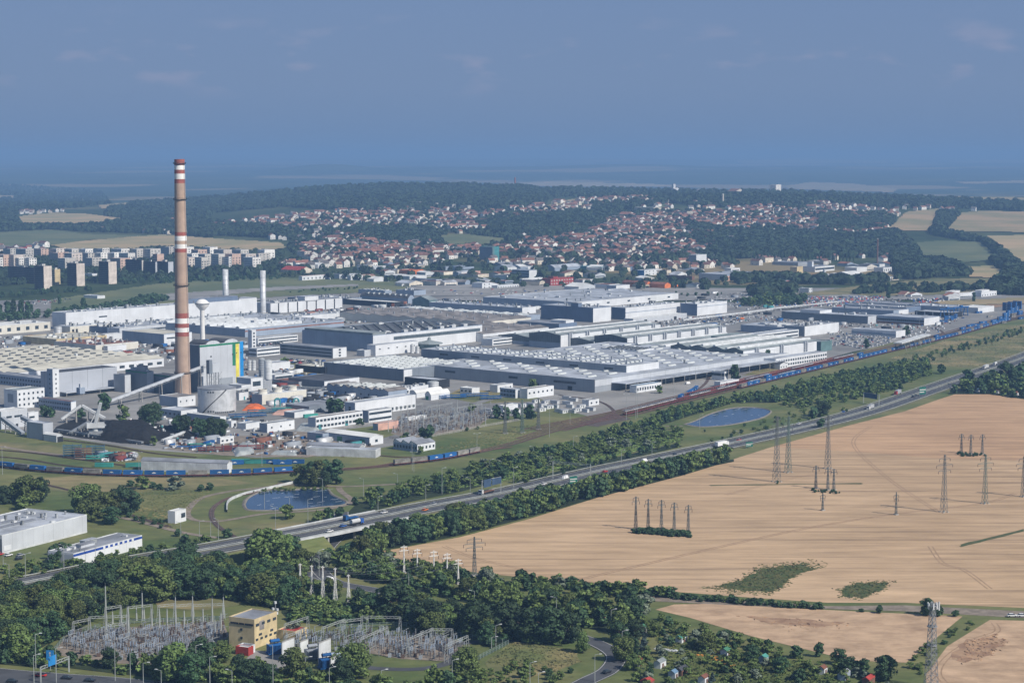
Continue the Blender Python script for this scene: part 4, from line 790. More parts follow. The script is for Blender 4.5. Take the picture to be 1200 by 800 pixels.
B('office_building', 'small blue grey office with two window rows', (604, 456.5), 586, 611, 7.5, 'bluegrey', 'roof_white', f=[('win', 'L', 5, 2, 1.5, 3.4, 2.4, 1.6), ('stripe', 'R', 0, 1, .1, 7.3, 'white')], cat='office')
B('office_building', 'white block with shaded end below the broad hall', (618, 456.5), 609, 649, 8, 'white', 'roof_brown', f=[('win', 'R', 6, 1, 4, 1, 1.8, 1.6)], cat='office')
B('hut', 'white hut with dark windows on the lawn', (690, 469.5), 682, 702, 4.6, 'white', 'roof_grey', f=[('win', 'R', 2, 1, 1.8, 1, 1.8, 1.4)], cat='hut')
B('hut', 'white cabin hall behind the three big pylons', (590, 476), 584, 607, 6, 'white', 'roof_white', cat='hut')
B('yard_office', 'white windowed block with blue roof on the concrete yard', (746, 452.5), 738, 775, 6, 'white', 'roof_blue', f=[('win', 'R', 10, 1, 2, 1, 1.8, 2.4)], cat='office')
B('signal_tower', 'two storey white signal office beside the main line', (849, 436), 834, 853, 8, 'white', 'roof_light', f=[('band', 'L', 0, 1, 4.4, 6.8), ('band', 'R', .1, .9, 4.4, 6.8)], cat='office')
B('low_building', 'long low white shed below the signal office', (844, 448), 837, 866, 4.4, 'white', 'roof_light', f=[('win', 'R', 7, 1, 1.8, 1, 1.4, 1)], cat='shed')
# foreground buildings
B('supermarket', 'large pale grey flat roofed store at the left edge', (2, 628), -70, 101.7, 9.5, 'lightgrey', 'roof_light', a=27.5, f=[('stripe', 'R', 0, 1, .05, .9, 'ventwhite'), ('stripe', 'R', .02, .1, 1.5, 4, 'white'), ('vent', 26, .55), ('box', .1, .6, .30, .36, 1.0, 'midgrey', 'roof_grey'), ('box', .06, .5, .5, .56, 1.0, 'midgrey', 'roof_grey'), ('stripe', 'L', 0, 1, 0, 8, 'darkgrey')], cat='store')
B('low_store', 'low white store with blue eave band beside the highway', (86, 649.5), 56, 166.5, 6.2, 'white', 'roof_grey', a=27.5, f=[('stripe', 'R', 0, 1, 5.0, 6.2, 'royal'), ('stripe', 'L', 0, 1, 0, 6, 'lightgrey')] + [('stripe', 'R', .42 + .07*i, .45 + .07*i, 5.0, 6.22, 'white') for i in range(7)] + [('box', .25, .45, .4, .6, 1.6, 'lightgrey', 'roof_grey'), ('box', .38, .55, .6, .8, 2.2, 'galv', 'roof_light'), ('vent', 8, .5)], cat='store')
B('control_house', 'yellow switch house with dark flat roof beside the substation', (298, 727), 268, 324.5, 12, 'cream', 'roof_grey', a=27, f=[('win', 'R', 4, 1, 9.3, 1, 2.2, 1.1), ('win', 'R', 2, 1, 5.0, 1, 2, .9), ('win', 'R', 5, 1, 3.2, 1, 1.6, .9), ('stripe', 'R', .22, .42, 7.2, 11, 'roof_brown'), ('band', 'L', .04, .36, 9.7, 10.5, 'dark'), ('band', 'L', .40, .58, 9.7, 10.5, 'dark'), ('band', 'L', .62, .92, 9.7, 10.5, 'dark'), ('win', 'L', 1, 2, 3.6, 3.6, 1, 1), ('band', 'L', .05, .32, .1, 2, 'dark'), ('band', 'L', .38, .55, .1, 2, 'dark')], cat='building')
B('garage', 'small red shed below the yellow switch house', (291, 760), 276, 297, 3, 'redwall', 'roof_white', a=27, cat='shed')
B('garage', 'small white shed with grey roof beside the red shed', (293, 758), 281, 299, 3, 'white', 'roof_grey', a=27, cat='shed', L2=6)
B('relay_house', 'cream relay house with red roof in the substation', (346, 741), 325, 360, 3.6, 'cream', 'roof_red', a=27, f=[('win', 'R', 2, 1, 1.2, 1, 1, 1)], cat='building')
B('signal_hut', 'white signal hut on a dark post beside the branch line', (205, 600), 203.5, 218, 6.5, 'white', 'roof_white', a=27, f=[('band', 'R', .55, .9, 2.5, 5)], cat='hut', L2=5)
# garden colony
for lab, c, xl, xr, wl, rf in [('white garden hut with pale blue roof near the woods', (682, 721), 676, 687, 'white', 'roof_blue'), ('small garden hut with orange roof among bushes', (706, 725), 701, 711, 'brown', 'tile'), ('garden hut with green roof beside a blue spruce', (754, 736), 748, 759, 'white', 'green_roof'),
    ('garden hut with teal roof and white wall', (799, 748), 791, 808, 'white', 'teal_roof'), ('white garden hut with bright green roof beside flowers', (852, 763), 843, 858, 'white', 'green_roof'), ('teal roofed hut half hidden by bushes', (897, 771), 890, 902, 'bluegrey', 'teal_roof'),
    ('white garden hut with grey green roof', (774, 777), 767, 783, 'white', 'roof_green'), ('dark roofed garden hut with brown wall', (799, 786), 791, 809, 'brown', 'roof_dark'), ('garden hut with pinkish roof and white wall', (826, 795), 816, 833, 'white', 'roof_rust'),
    ('garden hut with dark red roof at the lower edge', (763, 799), 746, 768, 'brown', 'roof_red'), ('tiny white garden shed with red top', (749, 774), 747, 752, 'white', 'roof_red'), ('white garden hut with peach roof near the wheat', (966, 784), 960, 971, 'white', 'roof_rust'),
    ('low garden hut with grey white roof', (990, 791), 984, 999, 'bluegrey', 'roof_light'), ('garden hut with red roof near the lower edge', (1019, 797), 1013, 1028, 'brown', 'roof_red'), ('small grey garden shed beside the dark roofed hut', (791, 789), 786, 796, 'lightgrey', 'roof_blue'),
    ('brown roofed cottage in the trees right of the highway', (1170, 458), 1162, 1174, 'white', 'tile'), ('grey roofed cottage in the trees right of the highway', (1139, 455), 1134, 1143, 'bluegrey', 'roof_grey'), ('small white cottage among trees at the right edge', (1191, 461), 1186, 1196, 'white', 'roof_rust'), ('pale roofed cottage beside the grey roofed cottage', (1147, 457), 1143, 1152, 'lightgrey', 'roof_blue')]:
    B('garden_hut', lab, c, (xl + c[0] * .35) / 1.35, (xr + c[0] * .35) / 1.35, 2.3, wl, rf, 'gable1', rise=1.0, cat='hut', group='garden huts', a=30, f=[('door', 'R', .3, 1.2, 1.9, 'brown')])
# commercial belt behind the works
def S2(lab, c, xl, xr, h, wl, rf, kind='flat', f=(), cat='building', nm='commercial_building', **k): return B(nm, lab, c, xl, xr, h, wl, rf, kind, f, cat=cat, **k)
WR = lambda n, r, h: [('win', 'R', n, r, h / r * .35, h / r, 2, h / r * .4)]
S2('building with bright red hipped roof behind the airfield', (352, 317), 329, 366, 5, 'plaster', 'roof_red', 'gable2', rise=6)
S2('white hall with red roof behind the airfield', (354, 324), 350, 391, 8, 'white', 'roof_red', f=WR(8, 1, 8))
S2('yellow apartment block with red roof at the town edge', (357, 295), 348, 365, 13, 'estate_end', 'roof_red', f=WR(4, 3, 13))
S2('low hall with wide red brown roof behind the white sheds', (462, 311), 455, 494, 6, 'plaster', 'tile', 'gable2', rise=4)
S2('small orange building behind the factory', (480, 317), 468, 496, 8, 'orange', 'roof_rust', f=WR(4, 1, 8))
S2('brown low building left of the small orange building', (470, 318), 440, 480, 5, 'brown', 'roof_rust')
S2('teal glass office tower with a dark side', (577, 290), 562, 585, 26, 'teal', 'roof_green', f=[('stripe', 'L', 0, 1, 0, 26, 'darkblue'), ('stripe', 'R', .0, .3, 0, 28, 'green_glass')], cat='tower', nm='office_tower')
S2('long white roofed hall right of the teal tower', (598, 314), 573, 626, 6, 'white', 'roof_white')
S2('long white warehouse right of the teal tower, behind', (645, 303), 630, 650, 8, 'white', 'roof_white')
S2('grey round roofed hall before the wooded slope', (650, 314), 638, 681, 6, 'bluegrey', 'roof_light', 'barrel1', rise=5)
S2('yellow warehouse before the teal tower hall', (615, 305), 610, 634, 5, 'cream', 'roof_cream')
S2('grey office block with white end wall', (620, 317), 600, 629, 13, 'bluegrey', 'roof_light', f=[('stripe', 'R', 0, 1, 0, 13, 'white')] + bands('L', 3, 13))
S2('small pink building behind the factory', (557, 318), 552, 563, 7, 'pink', 'roof_light')
S2('white building with red base left of the red building', (612, 327), 609, 636, 9, 'white', 'roof_white', f=[('stripe', 'R', 0, 1, 0, 2.5, 'redwall')] + bands('R', 1, 9))
S2('bright red building with white windows behind the factory', (645, 327), 635, 672, 11, 'redwall', 'roof_rust', f=[('win', 'R', 9, 2, 2, 5, 2.5, 2.4, 'ventwhite'), ('box', .2, .4, .2, .8, 3, 'redwall', 'roof_rust')])
S2('grey blue hall with white end wall behind the factory strip', (511, 328), 482, 518, 9, 'bluegrey', 'roof_grey', f=[('stripe', 'R', 0, 1, 0, 9, 'lightgrey')])
S2('brownish round roofed hall behind the factory strip', (545, 331), 520, 552, 5, 'bluegrey', 'roof_brown', 'barrel2', rise=4)
S2('white house with blue gate beside the brown round roofed hall', (565, 332), 553, 576, 9, 'white', 'roof_light', f=WR(2, 2, 9))
S2('long low white house with window row behind the factory strip', (583, 335), 576, 608, 5, 'white', 'roof_light', f=WR(9, 1, 5))
S2('two small white sheds with gables left of the grey blue hall', (438, 327), 430, 456, 6, 'white', 'roof_white', 'gable2', rise=3)
S2('white shed beside the red roofed white hall', (406, 322), 398, 424, 6, 'white', 'roof_light')
S2('grey warehouse left of the small gabled sheds', (425, 313), 418, 452, 6, 'lightgrey', 'roof_light')
S2('white warehouse in the middle of the commercial belt', (480, 324), 450, 500, 5, 'white', 'roof_white')
S2('brown roofed long shed in the commercial belt', (520, 319), 486, 532, 5, 'plaster', 'roof_rust')
S2('red roofed shed in the commercial belt', (560, 322), 535, 575, 5, 'plaster', 'roof_rust')
S2('chalk white hall with grey end beside the orange gables', (722, 335), 711, 738, 7, 'white', 'roof_light', f=[('stripe', 'L', 0, 1, 0, 7, 'bluegrey')])
S2('long brown hall with orange gable, left one', (758, 332), 729, 763, 7, 'orange', 'roof_rust', 'gable2', rise=3)
S2('long brown hall with orange gable, middle one', (779, 333.5), 761, 786, 7, 'orange', 'roof_rust', 'gable2', rise=3)
S2('small orange block right of the orange gables', (790, 331), 786, 798, 7, 'orange', 'roof_rust')
S2('long pale blue warehouse with white and red end', (852, 322), 819, 891, 10, 'bluegrey', 'roof_light', f=[('stripe', 'R', 0, .9, 0, 8, 'pink'), ('stripe', 'L', 0, 1, 0, 10, 'lightgrey')])
S2('brown low warehouse left of the pale blue warehouse', (811, 324), 775, 814, 6, 'brown', 'roof_light')
S2('blue and white two storey showroom', (755, 317), 746, 776, 9, 'white', 'roof_light', f=[('stripe', 'L', 0, 1, 0, 9, 'blue')] + WR(5, 2, 9))
S2('low teal roofed hall near the town edge', (705, 313), 680, 720, 7, 'teal', 'roof_light')
S2('dark blue roofed hall near the town edge', (735, 313), 700, 742, 7, 'darkblue', 'roof_blue')
S2('grey silo tower house with white front', (816, 299), 807, 828, 22, 'white', 'roof_light', f=[('stripe', 'L', 0, 1, 0, 22, 'midgrey')], cat='tower')
S2('two white low blocks below the town', (842, 299), 836, 872, 6, 'white', 'roof_white')
S2('yellow block at the old works', (934, 313), 926, 941, 11, 'cream', 'roof_cream')
S2('old works with long white window band', (955, 313), 936, 978, 9, 'white', 'roof_grey', f=bands('R', 1, 9) + [('box', .1, .18, .3, .6, 9, 'white', 'roof_light')])
S2('grey low hall of the old works', (935, 308), 905, 950, 6, 'midgrey', 'roof_grey')
S2('white works building left of the brick chimney', (1004, 314), 990, 1016, 8, 'white', 'roof_white')
S2('white works building at the foot of the brick chimney', (1035, 314), 1024, 1045, 9, 'white', 'roof_light', f=WR(4, 1, 9))
S2('white house with big windows behind the car parks', (948, 338), 937, 952, 8, 'white', 'roof_white', f=WR(2, 2, 8))
S2('blue two storey house behind the car parks', (921, 339), 916, 930, 8, 'bluegrey', 'roof_light', f=WR(2, 2, 8))
S2('small bright red and white shop', (921, 329.5), 916, 930, 6, 'white', 'roof_light', f=[('stripe', 'R', 0, .6, 3, 6.5, 'redwall')])
S2('white church with tower on the castle hill', (789, 246), 783, 797, 12, 'white', 'tile', 'gable2', rise=6, f=[('box', .0, .3, 0, .3, 18, 'white', 'tile')], cat='church', nm='church')
S2('white apartment tower on the hill right of the church', (909, 239), 902, 915, 28, 'plaster2', 'roof_light', f=WR(3, 7, 28), cat='tower', nm='apartment_tower')
S2('long pale manor house on the hill', (832, 240), 815, 840, 8, 'plaster2', 'roof_grey', f=WR(2, 2, 8), cat='house', nm='manor_house')
S2('grand house with orange hipped roof on the town slope', (862, 250), 852, 872, 12, 'plaster', 'tile', 'gable2', rise=8, cat='house', nm='town_house')
S2('brick school with long roof on the town slope', (805, 264), 792, 812, 14, 'plaster', 'tile2', f=WR(3, 3, 14), cat='school', nm='school')
S2('cream hall with wide roof on the town slope', (766, 260), 743, 775, 9, 'plaster', 'roof_green', cat='building')
S2('yellow long house on the lower town slope', (768, 280), 753, 780, 10, 'cream', 'tile', cat='house')
S2('red roofed villa on the left of the town slope', (737, 263), 725, 744, 9, 'plaster', 'tile', 'gable2', rise=6, cat='house')
S2('long brick barn with red roof under the wooded ridge', (572, 264), 524, 580, 6, 'bluegrey', 'tile', 'gable2', rise=3, cat='barn')
for i, (x, y) in enumerate([(472, 256), (491, 257), (510, 258), (530, 259), (548, 260), (566, 255)]): S2('pale three storey apartment block on the slope, number %s from the left' % ('one two three four five six'.split()[i]), (x, y - 3), x - 9, x + 4, 12, 'estate', 'roof_light', f=WR(2, 3, 12), cat='apartment block', nm='apartment_block')
def belt(poly, n, seed, where, lo=8, hi=26):
    r = random.Random(seed); x0, x1 = min(p[0] for p in poly), max(p[0] for p in poly); y0, y1 = min(p[1] for p in poly), max(p[1] for p in poly); k = t = 0
    while k < n and t < 900:
        t += 1; px, py = r.uniform(x0, x1), r.uniform(y0, y1)
        if not inpoly(px, py, poly): continue
        q = P(px, py)
        if any(math.hypot(q[0] + 8 - f_[2][0] - f_[4] * .3, q[1] + 8 - f_[2][1] - f_[4] * .3) < 18 + .42 * (f_[4] + f_[5]) for f_ in FOOT if abs(f_[2][1] - q[1]) < 300): continue
        wl, wn = r.choice([('white', 'white'), ('white', 'white'), ('plaster', 'cream'), ('lightgrey', 'grey'), ('bluegrey', 'blue grey'), ('estate', 'grey')]); rf, rn = r.choice([('roof_light', 'pale'), ('roof_grey', 'grey'), ('roof_white', 'white'), ('roof_rust', 'rusty'), ('tile', 'red'), ('roof_dark', 'dark')])
        o, a, b = B('commercial_shed', 'x', (px, py), px - r.uniform(4, 16), px + r.uniform(5, 16), r.uniform(4, 8), wl, rf, r.choice(('flat', 'flat', 'gable2', 'gable1')), [('band', 'R', .1, .9, 1.6, 3)], n=1, L1=r.uniform(14, 45), L2=r.uniform(lo, hi) * 1.4, a=r.choice((A0, A0, 30.0, 55.0))); k += 1
        auto(o, '%s walled shed with %s roof %s' % (wn, rn, where), 'shed', 'sheds ' + where)
belt([(335, 308), (450, 306), (560, 310), (700, 306), (720, 316), (700, 338), (480, 334), (430, 330), (340, 322)], 46, 3, 'in the commercial belt')
belt([(700, 310), (860, 314), (880, 330), (720, 344)], 14, 4, 'beyond the tall halls'); belt([(900, 305), (1050, 306), (1050, 326), (940, 328)], 14, 5, 'at the old works'); belt([(1060, 338), (1130, 342), (1120, 350), (1040, 350)], 6, 6, 'beyond the terminal', 5, 9)
# housing estate
def estate(lab, c, xl, xr, h, wl='estate', end='estate_end', L=None, nr=None):
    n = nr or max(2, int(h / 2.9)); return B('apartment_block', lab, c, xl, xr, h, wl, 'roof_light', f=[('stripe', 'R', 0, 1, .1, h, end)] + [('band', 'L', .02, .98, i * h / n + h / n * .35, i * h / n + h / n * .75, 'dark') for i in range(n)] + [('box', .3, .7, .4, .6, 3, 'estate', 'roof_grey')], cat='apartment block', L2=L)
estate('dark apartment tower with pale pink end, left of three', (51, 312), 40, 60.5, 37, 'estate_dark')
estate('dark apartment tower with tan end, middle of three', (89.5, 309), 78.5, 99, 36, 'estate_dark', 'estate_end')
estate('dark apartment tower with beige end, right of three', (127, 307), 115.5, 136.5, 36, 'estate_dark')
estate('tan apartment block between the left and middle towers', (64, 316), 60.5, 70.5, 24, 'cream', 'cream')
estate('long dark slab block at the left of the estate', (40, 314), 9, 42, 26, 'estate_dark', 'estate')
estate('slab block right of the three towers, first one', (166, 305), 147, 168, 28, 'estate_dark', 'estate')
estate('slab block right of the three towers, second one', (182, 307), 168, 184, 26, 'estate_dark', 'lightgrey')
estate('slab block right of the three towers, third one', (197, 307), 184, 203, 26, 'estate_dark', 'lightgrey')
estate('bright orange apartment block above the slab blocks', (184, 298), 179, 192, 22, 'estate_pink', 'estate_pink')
rr = random.Random(5)
EW = ['estate', 'plaster2', 'estate_end', 'estate', 'plaster2', 'estate_pink', 'plaster2', 'estate']
k = 0
for row, (y, xs) in enumerate([(299, [4, 16, 28]), (297, [68, 84, 103, 118, 134, 150]), (303, [0, 22, 34, 76, 108, 141]), (292, [12, 30, 48, 66, 84, 100, 120, 142, 160, 176]), (298, [225, 240, 256, 272, 288, 303]), (293, [232, 262, 282, 310]), (302, [221, 236, 268, 296]), (290, [198, 216, 246])]):
    for x in xs:
        k += 1; e = EW[(k * 5 + row) % 8]
        NTH = ['rearmost', 'front', 'middle'][row % 3]
        o, a_, b_ = B('apartment_block', 'x', (x, y), x - rr.uniform(7, 12), x + rr.uniform(8, 13), rr.choice((22, 25, 28)), e, 'roof_light', f=[('band', 'L', .02, .98, i * 4 + 1.3, i * 4 + 3, 'midgrey') for i in range(6)] + [('win', 'R', 3, 5, 2, 4.4, 2.4, 2, 'glass')] + ([('stripe', 'R', 0, 1, .1, 24, e)] if k % 3 else []))
        auto(o, {'estate': 'grey', 'plaster2': 'white', 'estate_end': 'beige', 'estate_pink': 'salmon', 'lightgrey': 'pale grey'}[e] + ' apartment block', 'apartment block', 'apartment blocks of the estate')
for lab, c, xl, xr, h, wl in [('low blue long hall behind the estate', (75, 293), 50, 96, 7, 'blue'), ('white low hall behind the estate', (50, 287), 30, 52, 9, 'white'), ('low white shop with red sign before the estate', (20, 329), 0, 28, 6, 'white'), ('white school between the towers', (108, 321), 98, 114, 10, 'white'), ('small white hall beside the playing fields', (114, 347), 98, 123, 5, 'white'), ('tiny white kiosk on the airfield grass', (192, 325), 190, 195, 5, 'white'), ('red fronted low store behind the estate', (24, 290), 0, 32, 7, 'redwall')]:
    S2(lab, c, xl, xr, h, wl, 'roof_light')
# ------------------------------------------------------------ chimney, stacks, water tower, tank, silos
def chimney():
    p = P(214.5, 463); s = mpp(p); top = 200.5 + 2.6; rb, rt = 9.4 * s, 5.9 * s; R_ = lambda z: rb + (rt - rb) * (z / top) ** .8
    t = thing('factory_chimney', 'very tall tapering chimney with red and white rings', 'chimney', p)
    def zz(py): return top * (463 - py) / (463 - 190.0)
    seq = [(463, 394, 'chimney'), (394, 389, 'ch_red'), (389, 384, 'ch_white'), (384, 379, 'ch_red'), (379, 373, 'ch_white'), (373, 367, 'ch_red'), (367, 297, 'chimney'), (297, 292.5, 'ch_red'), (292.5, 287.5, 'ch_white'), (287.5, 283.5, 'chimney'), (283.5, 278, 'ch_white'), (278, 273.5, 'ch_red'), (273.5, 217.5, 'chimney'), (217.5, 212.8, 'ch_red'), (212.8, 206.5, 'ch_white'), (206.5, 202, 'ch_red'), (202, 197, 'ch_white'), (197, 190, 'ch_red')]
    seq = [(a, b, {'chimney': 'chimney'}.get(m, m)) for a, b, m in seq]
    for a, b, m in seq:
        mb = MB(); z0, z1 = zz(a), zz(b); pr = [(R_(z0 + (z1 - z0) * i / 6), z0 + (z1 - z0) * i / 6) for i in range(7)]; mb.lathe(0, 0, pr, 40); obj('painted_ring' if m != 'chimney' else 'shaft', mb, m, t, smooth=True)
    mb = MB(); mb.lathe(0, 0, [(R_(top), top), (R_(top) - .6, top), (R_(top) - .6, top - 6)], 40); obj('rim', mb, 'ch_red', t)
    for py, w_ in ((236.5, 1.0), (335.5, 1.2), (195.5, 1.0), (437, .8)):
        z = zz(py); r = R_(z); mb = MB(); mb.lathe(0, 0, [(r, z), (r + w_, z), (r + w_, z + .35), (r, z + .35)], 32)
        for i in range(32):
            a = 2 * math.pi * i / 32; mb.bar(((r+w_) * math.cos(a), (r+w_) * math.sin(a), z), ((r+w_) * math.cos(a), (r+w_) * math.sin(a), z + 1.4), .12)
        mb.lathe(0, 0, [(r + w_, z + 1.3), (r + w_ + .1, z + 1.3), (r + w_ + .1, z + 1.5), (r + w_, z + 1.5)], 32); obj('gallery', mb, 'dark', t)
    mb = MB()
    for i in range(200): mb.box(-.35, .35, -R_(i) - .45, -R_(i) - .2, i, i + .35)
    obj('ladder', mb, 'steel', t, rz=1.1)
chimney()
def stack(lab, px, pyb, pyt, rpx, base=None):
    p = P(px, pyb); s = mpp(p); h = (pyb - pyt) * s; t = thing('silver_stack', lab, 'chimney', p)
    mb = MB(); mb.lathe(0, 0, [(rpx * s, 0), (rpx * s, h), (rpx * s - .3, h), (rpx * s - .3, h - 4)], 24); obj('pipe', mb, 'silver', t, smooth=True)
    mb = MB(); mb.box(-rpx*s*1.5, rpx*s*1.5, -rpx*s*1.5, rpx*s*1.5, 0, 2); obj('base', mb, 'concrete', t)
    mb = MB()
    for k in range(1, 6): mb.lathe(0, 0, [(rpx*s, h*k/6), (rpx*s + .15, h*k/6), (rpx*s + .15, h*k/6 + .4), (rpx*s, h*k/6 + .4)], 24)
    obj('flange_ring', mb, 'lightgrey', t)
stack('slim silver stack left of the taller silver stack', 264.5, 352, 315.5, 3.4); stack('taller silver stack beside the white facade panels', 308.5, 368, 317, 3.3)
def water_tower():
    p = P(237.5, 400); s = mpp(p); z = lambda py: (400 - py) * s; t = thing('water_tower', 'white mushroom water tower on a slim white column', 'water tower', p)
    mb = MB(); mb.lathe(0, 0, [(2.7, 0), (2.5, z(364)), (3.3, z(362))], 20); obj('column', mb, 'ch_white', t, smooth=True)
    mb = MB(); mb.lathe(0, 0, [(3.0, z(363)), (6.9, z(358.5)), (7.8, z(356)), (7.7, z(354.5)), (5.2, z(352)), (3, z(350.6)), (0, z(350.2))], 28); obj('tank', mb, 'ch_white', t, smooth=True)
    mb = MB(); mb.lathe(0, 0, [(7.8, z(356)), (8.3, z(356)), (8.3, z(355)), (7.7, z(355))], 28); obj('walkway', mb, 'steel', t)
water_tower()
def tank():
    p0 = P(254.3, 484); s = mpp(p0); R = 22.4 * s; p = P(254.3, 481.5); h = 19.0; t = thing('storage_tank', 'large round grey steel tank with zigzag stair', 'tank', p)
    mb = MB(); mb.lathe(0, 0, [(R, 0), (R, h)], 56); obj('shell', mb, 'silver', t, smooth=True)
    mb = MB(); mb.lathe(0, 0, [(R + .3, h), (R + .3, h + .4), (R, h + .4), (R * .6, h + 1.6), (0, h + 2.6)], 56); obj('cone_roof', mb, 'roof_grey', t)
    mb = MB(); n = 24
    for i in range(n):
        a = math.radians(-128 + 75 * i / n); b = math.radians(-128 + 75 * (i + 1) / n); r = R + .5; mb.bar((r*math.cos(a), r*math.sin(a), h*i/n), (r*math.cos(b), r*math.sin(b), h*(i+1)/n), .9, .5)
    obj('stair', mb, 'dark', t)
    mb = MB(); n = 56
    for i in range(n):
        a, b = 2*math.pi*i/n, 2*math.pi*(i+1)/n; mb.bar((R*math.cos(a), R*math.sin(a), h+1.4), (R*math.cos(b), R*math.sin(b), h+1.4), .1); mb.bar((R*math.cos(a), R*math.sin(a), h+.3), (R*math.cos(a), R*math.sin(a), h+1.4), .1)
    obj('railing', mb, 'steel', t)
    m = MB(); m.box(-.15, .15, -.6, .6, 0, 1.1); me = m.mesh('hatch', 'dark')
    for z_ in (1.0, h - 2.5):
        for d in (-108, -100, -92): a = math.radians(d); link('hatch', me, t, (R*math.cos(a), R*math.sin(a), z_), a)
    for i in range(12): a = math.radians(-85 + 6 * i); link('hatch', me, t, (R*math.cos(a), R*math.sin(a), .2), a)
tank()
def silo(lab, px, pyb, pyt, rpx, m='silver', base=0, nm='silo'):
    p = P(px, pyb); s = mpp(p); h = (pyb - pyt) * s; r = rpx * s; t = thing(nm, lab, 'silo', p); mb = MB()
    pr = [(r, base * s)]; n = max(4, int(h / 2))
    for i in range(n): z0 = base*s + (h - base*s) * i / n; z1 = base*s + (h - base*s) * (i + 1) / n; pr += [(r, z0 + .15), (r + .12, z0 + .3), (r + .12, z1 - .3), (r, z1 - .15)]
    mb.lathe(0, 0, pr + [(r, h)], 20); obj('shell', mb, m, t, smooth=True); mb = MB(); mb.lathe(0, 0, [(r, h), (r*.5, h + .8), (0, h + 1.1)], 20); obj('lid', mb, 'galv', t)
    if base: mb = MB(); mb.box(-r*.8, r*.8, -r*.8, r*.8, 0, base*s); obj('base', mb, 'lightgrey', t)
silo('dark ribbed silo left of the white ribbed silo', 307, 456, 420, 3.6, 'midgrey'); silo('white ribbed silo on a square base right of the power station', 314.5, 458, 422, 4.6, 'ventwhite', 14)
silo('small white tank behind the power station, left of two', 292.5, 434, 422.5, 2.3, 'ventwhite'); silo('small white tank behind the power station, right of two', 297.5, 434, 422.5, 2.3, 'ventwhite')
silo('squat silver tank right of the white canteen', 507.5, 457, 447, 6.6); silo('grey tank beside the long white hall', 68, 391, 383, 4.5); silo('silver filter drum beside the white lower block, left', 483, 414, 404, 2.2); silo('silver filter drum beside the white lower block, right', 489, 414, 406, 2.4)
silo('slim brick chimney of the old works', 1028, 311, 280, .9, 'brown', nm='brick_chimney'); silo('white cement silo, taller of two, at the old works', 966, 329, 316, 1.7, 'ventwhite'); silo('white cement silo, shorter of two, at the old works', 970, 330, 321, 1.5, 'ventwhite')
silo('slim church tower on the hill', 847, 241, 227.5, 1.2, 'plaster', nm='church_tower'); silo('thin red and white radio tower on the ridge', 603.5, 219, 208, .8, 'ch_red', nm='radio_tower')
# ------------------------------------------------------------ coal conveyors
def beam_way(nm, lab, a, b, za, zb, w_=2.4, h_=1.9, legs=4, m='lightgrey', cat='conveyor'):
    pa, pb = P(a[0], a[1], za), P(b[0], b[1], zb); t = thing(nm, lab, cat, (pa[0], pa[1], 0)); o = Vector((pa[0], pa[1], 0)); A_, B_ = Vector(pa) - o, Vector(pb) - o
    mb = MB(); mb.bar(A_, B_, w_, h_); obj('gallery', mb, m, t)
    d = (B_ - A_); L_ = d.length; d.normalize(); sd_ = d.cross(Vector((0, 0, 1))).normalized() * w_ * .5
    mb = MB(); n = int(L_ / 4) + 1
    for s in (-1, 1):
        for i in range(n):
            p_, q_ = A_ + d * (L_ * i / n) + sd_ * s, A_ + d * (L_ * (i + 1) / n) + sd_ * s; dn = Vector((0, 0, -h_ * 1.1)); mb.bar(p_ + dn, q_ + dn, .2); mb.bar(p_ + (dn if i % 2 else Vector((0,0,0))), q_ + (Vector((0,0,0)) if i % 2 else dn), .2)
    obj('truss', mb, 'steel', t)
    for i in range(legs):
        q = A_ + d * L_ * (i + .5) / legs
        if q.z < 2: continue
        mb = MB()
        for s in (-1, 1): mb.bar(q + sd_ * s * 1.6 - Vector((0, 0, q.z)), q + sd_ * s - Vector((0, 0, 1)), .6)
        mb.bar(q + sd_ * 1.3 - Vector((0, 0, q.z * .5)), q - sd_ * 1.3 - Vector((0, 0, q.z * .5)), .3); obj('trestle', mb, 'concrete', t)
    return t
beam_way('coal_conveyor', 'long inclined grey conveyor bridge rising to the power station', (128, 470), (245, 426.5), 4, 25, legs=5)
beam_way('coal_conveyor', 'white inclined conveyor, left leg of the inverted V', (72, 491), (95, 475), 3, 13, 2.6, 1.9, 2, 'ventwhite'); beam_way('coal_conveyor', 'white inclined conveyor, right leg of the inverted V', (96, 475), (123, 490), 13, 3, 2.6, 1.9, 2, 'ventwhite')
beam_way('coal_conveyor', 'thin level grey conveyor behind the coal heap', (116, 498.5), (177, 497), 3, 3, 2, 1.6, 8); beam_way('coal_conveyor', 'dark inclined conveyor left of the transfer house', (3, 490), (27, 508), 10, 1, 3, 2.5, 2, 'midgrey')
beam_way('coal_conveyor', 'short dark conveyor between the bunker and the transfer house', (26, 489), (38, 495), 9, 8, 3, 2.5, 1, 'midgrey'); beam_way('coal_conveyor', 'dark low conveyor across the coal yard', (66, 503), (167, 518), 2, 2, 2, 1.2, 10, 'steel'); beam_way('coal_conveyor', 'white low conveyor right of the coal heap', (190, 516), (216, 506), 2, 4, 2, 1.4, 4, 'ventwhite')
beam_way('coal_conveyor', 'low conveyor climbing from the coal crane', (82, 507), (104, 494), 2, 6, 2, 1.4, 3, 'steel')
beam_way('pipe_bridge', 'white pipe bridge between the tank and the power station', (262, 459), (292, 454), 9, 9, 2, 1.4, 6, 'ventwhite', 'pipe bridge'); beam_way('pipe_bridge', 'long pipe bridge behind the cooling block', (330, 452), (382, 455), 6, 6, 2, 1.2, 6, 'galv', 'pipe bridge'); beam_way('pipe_bridge', 'pipe bridge crossing the works behind the new cars', (900, 362), (985, 353), 5, 5, 2, 1.2, 6, 'ventwhite', 'pipe bridge')
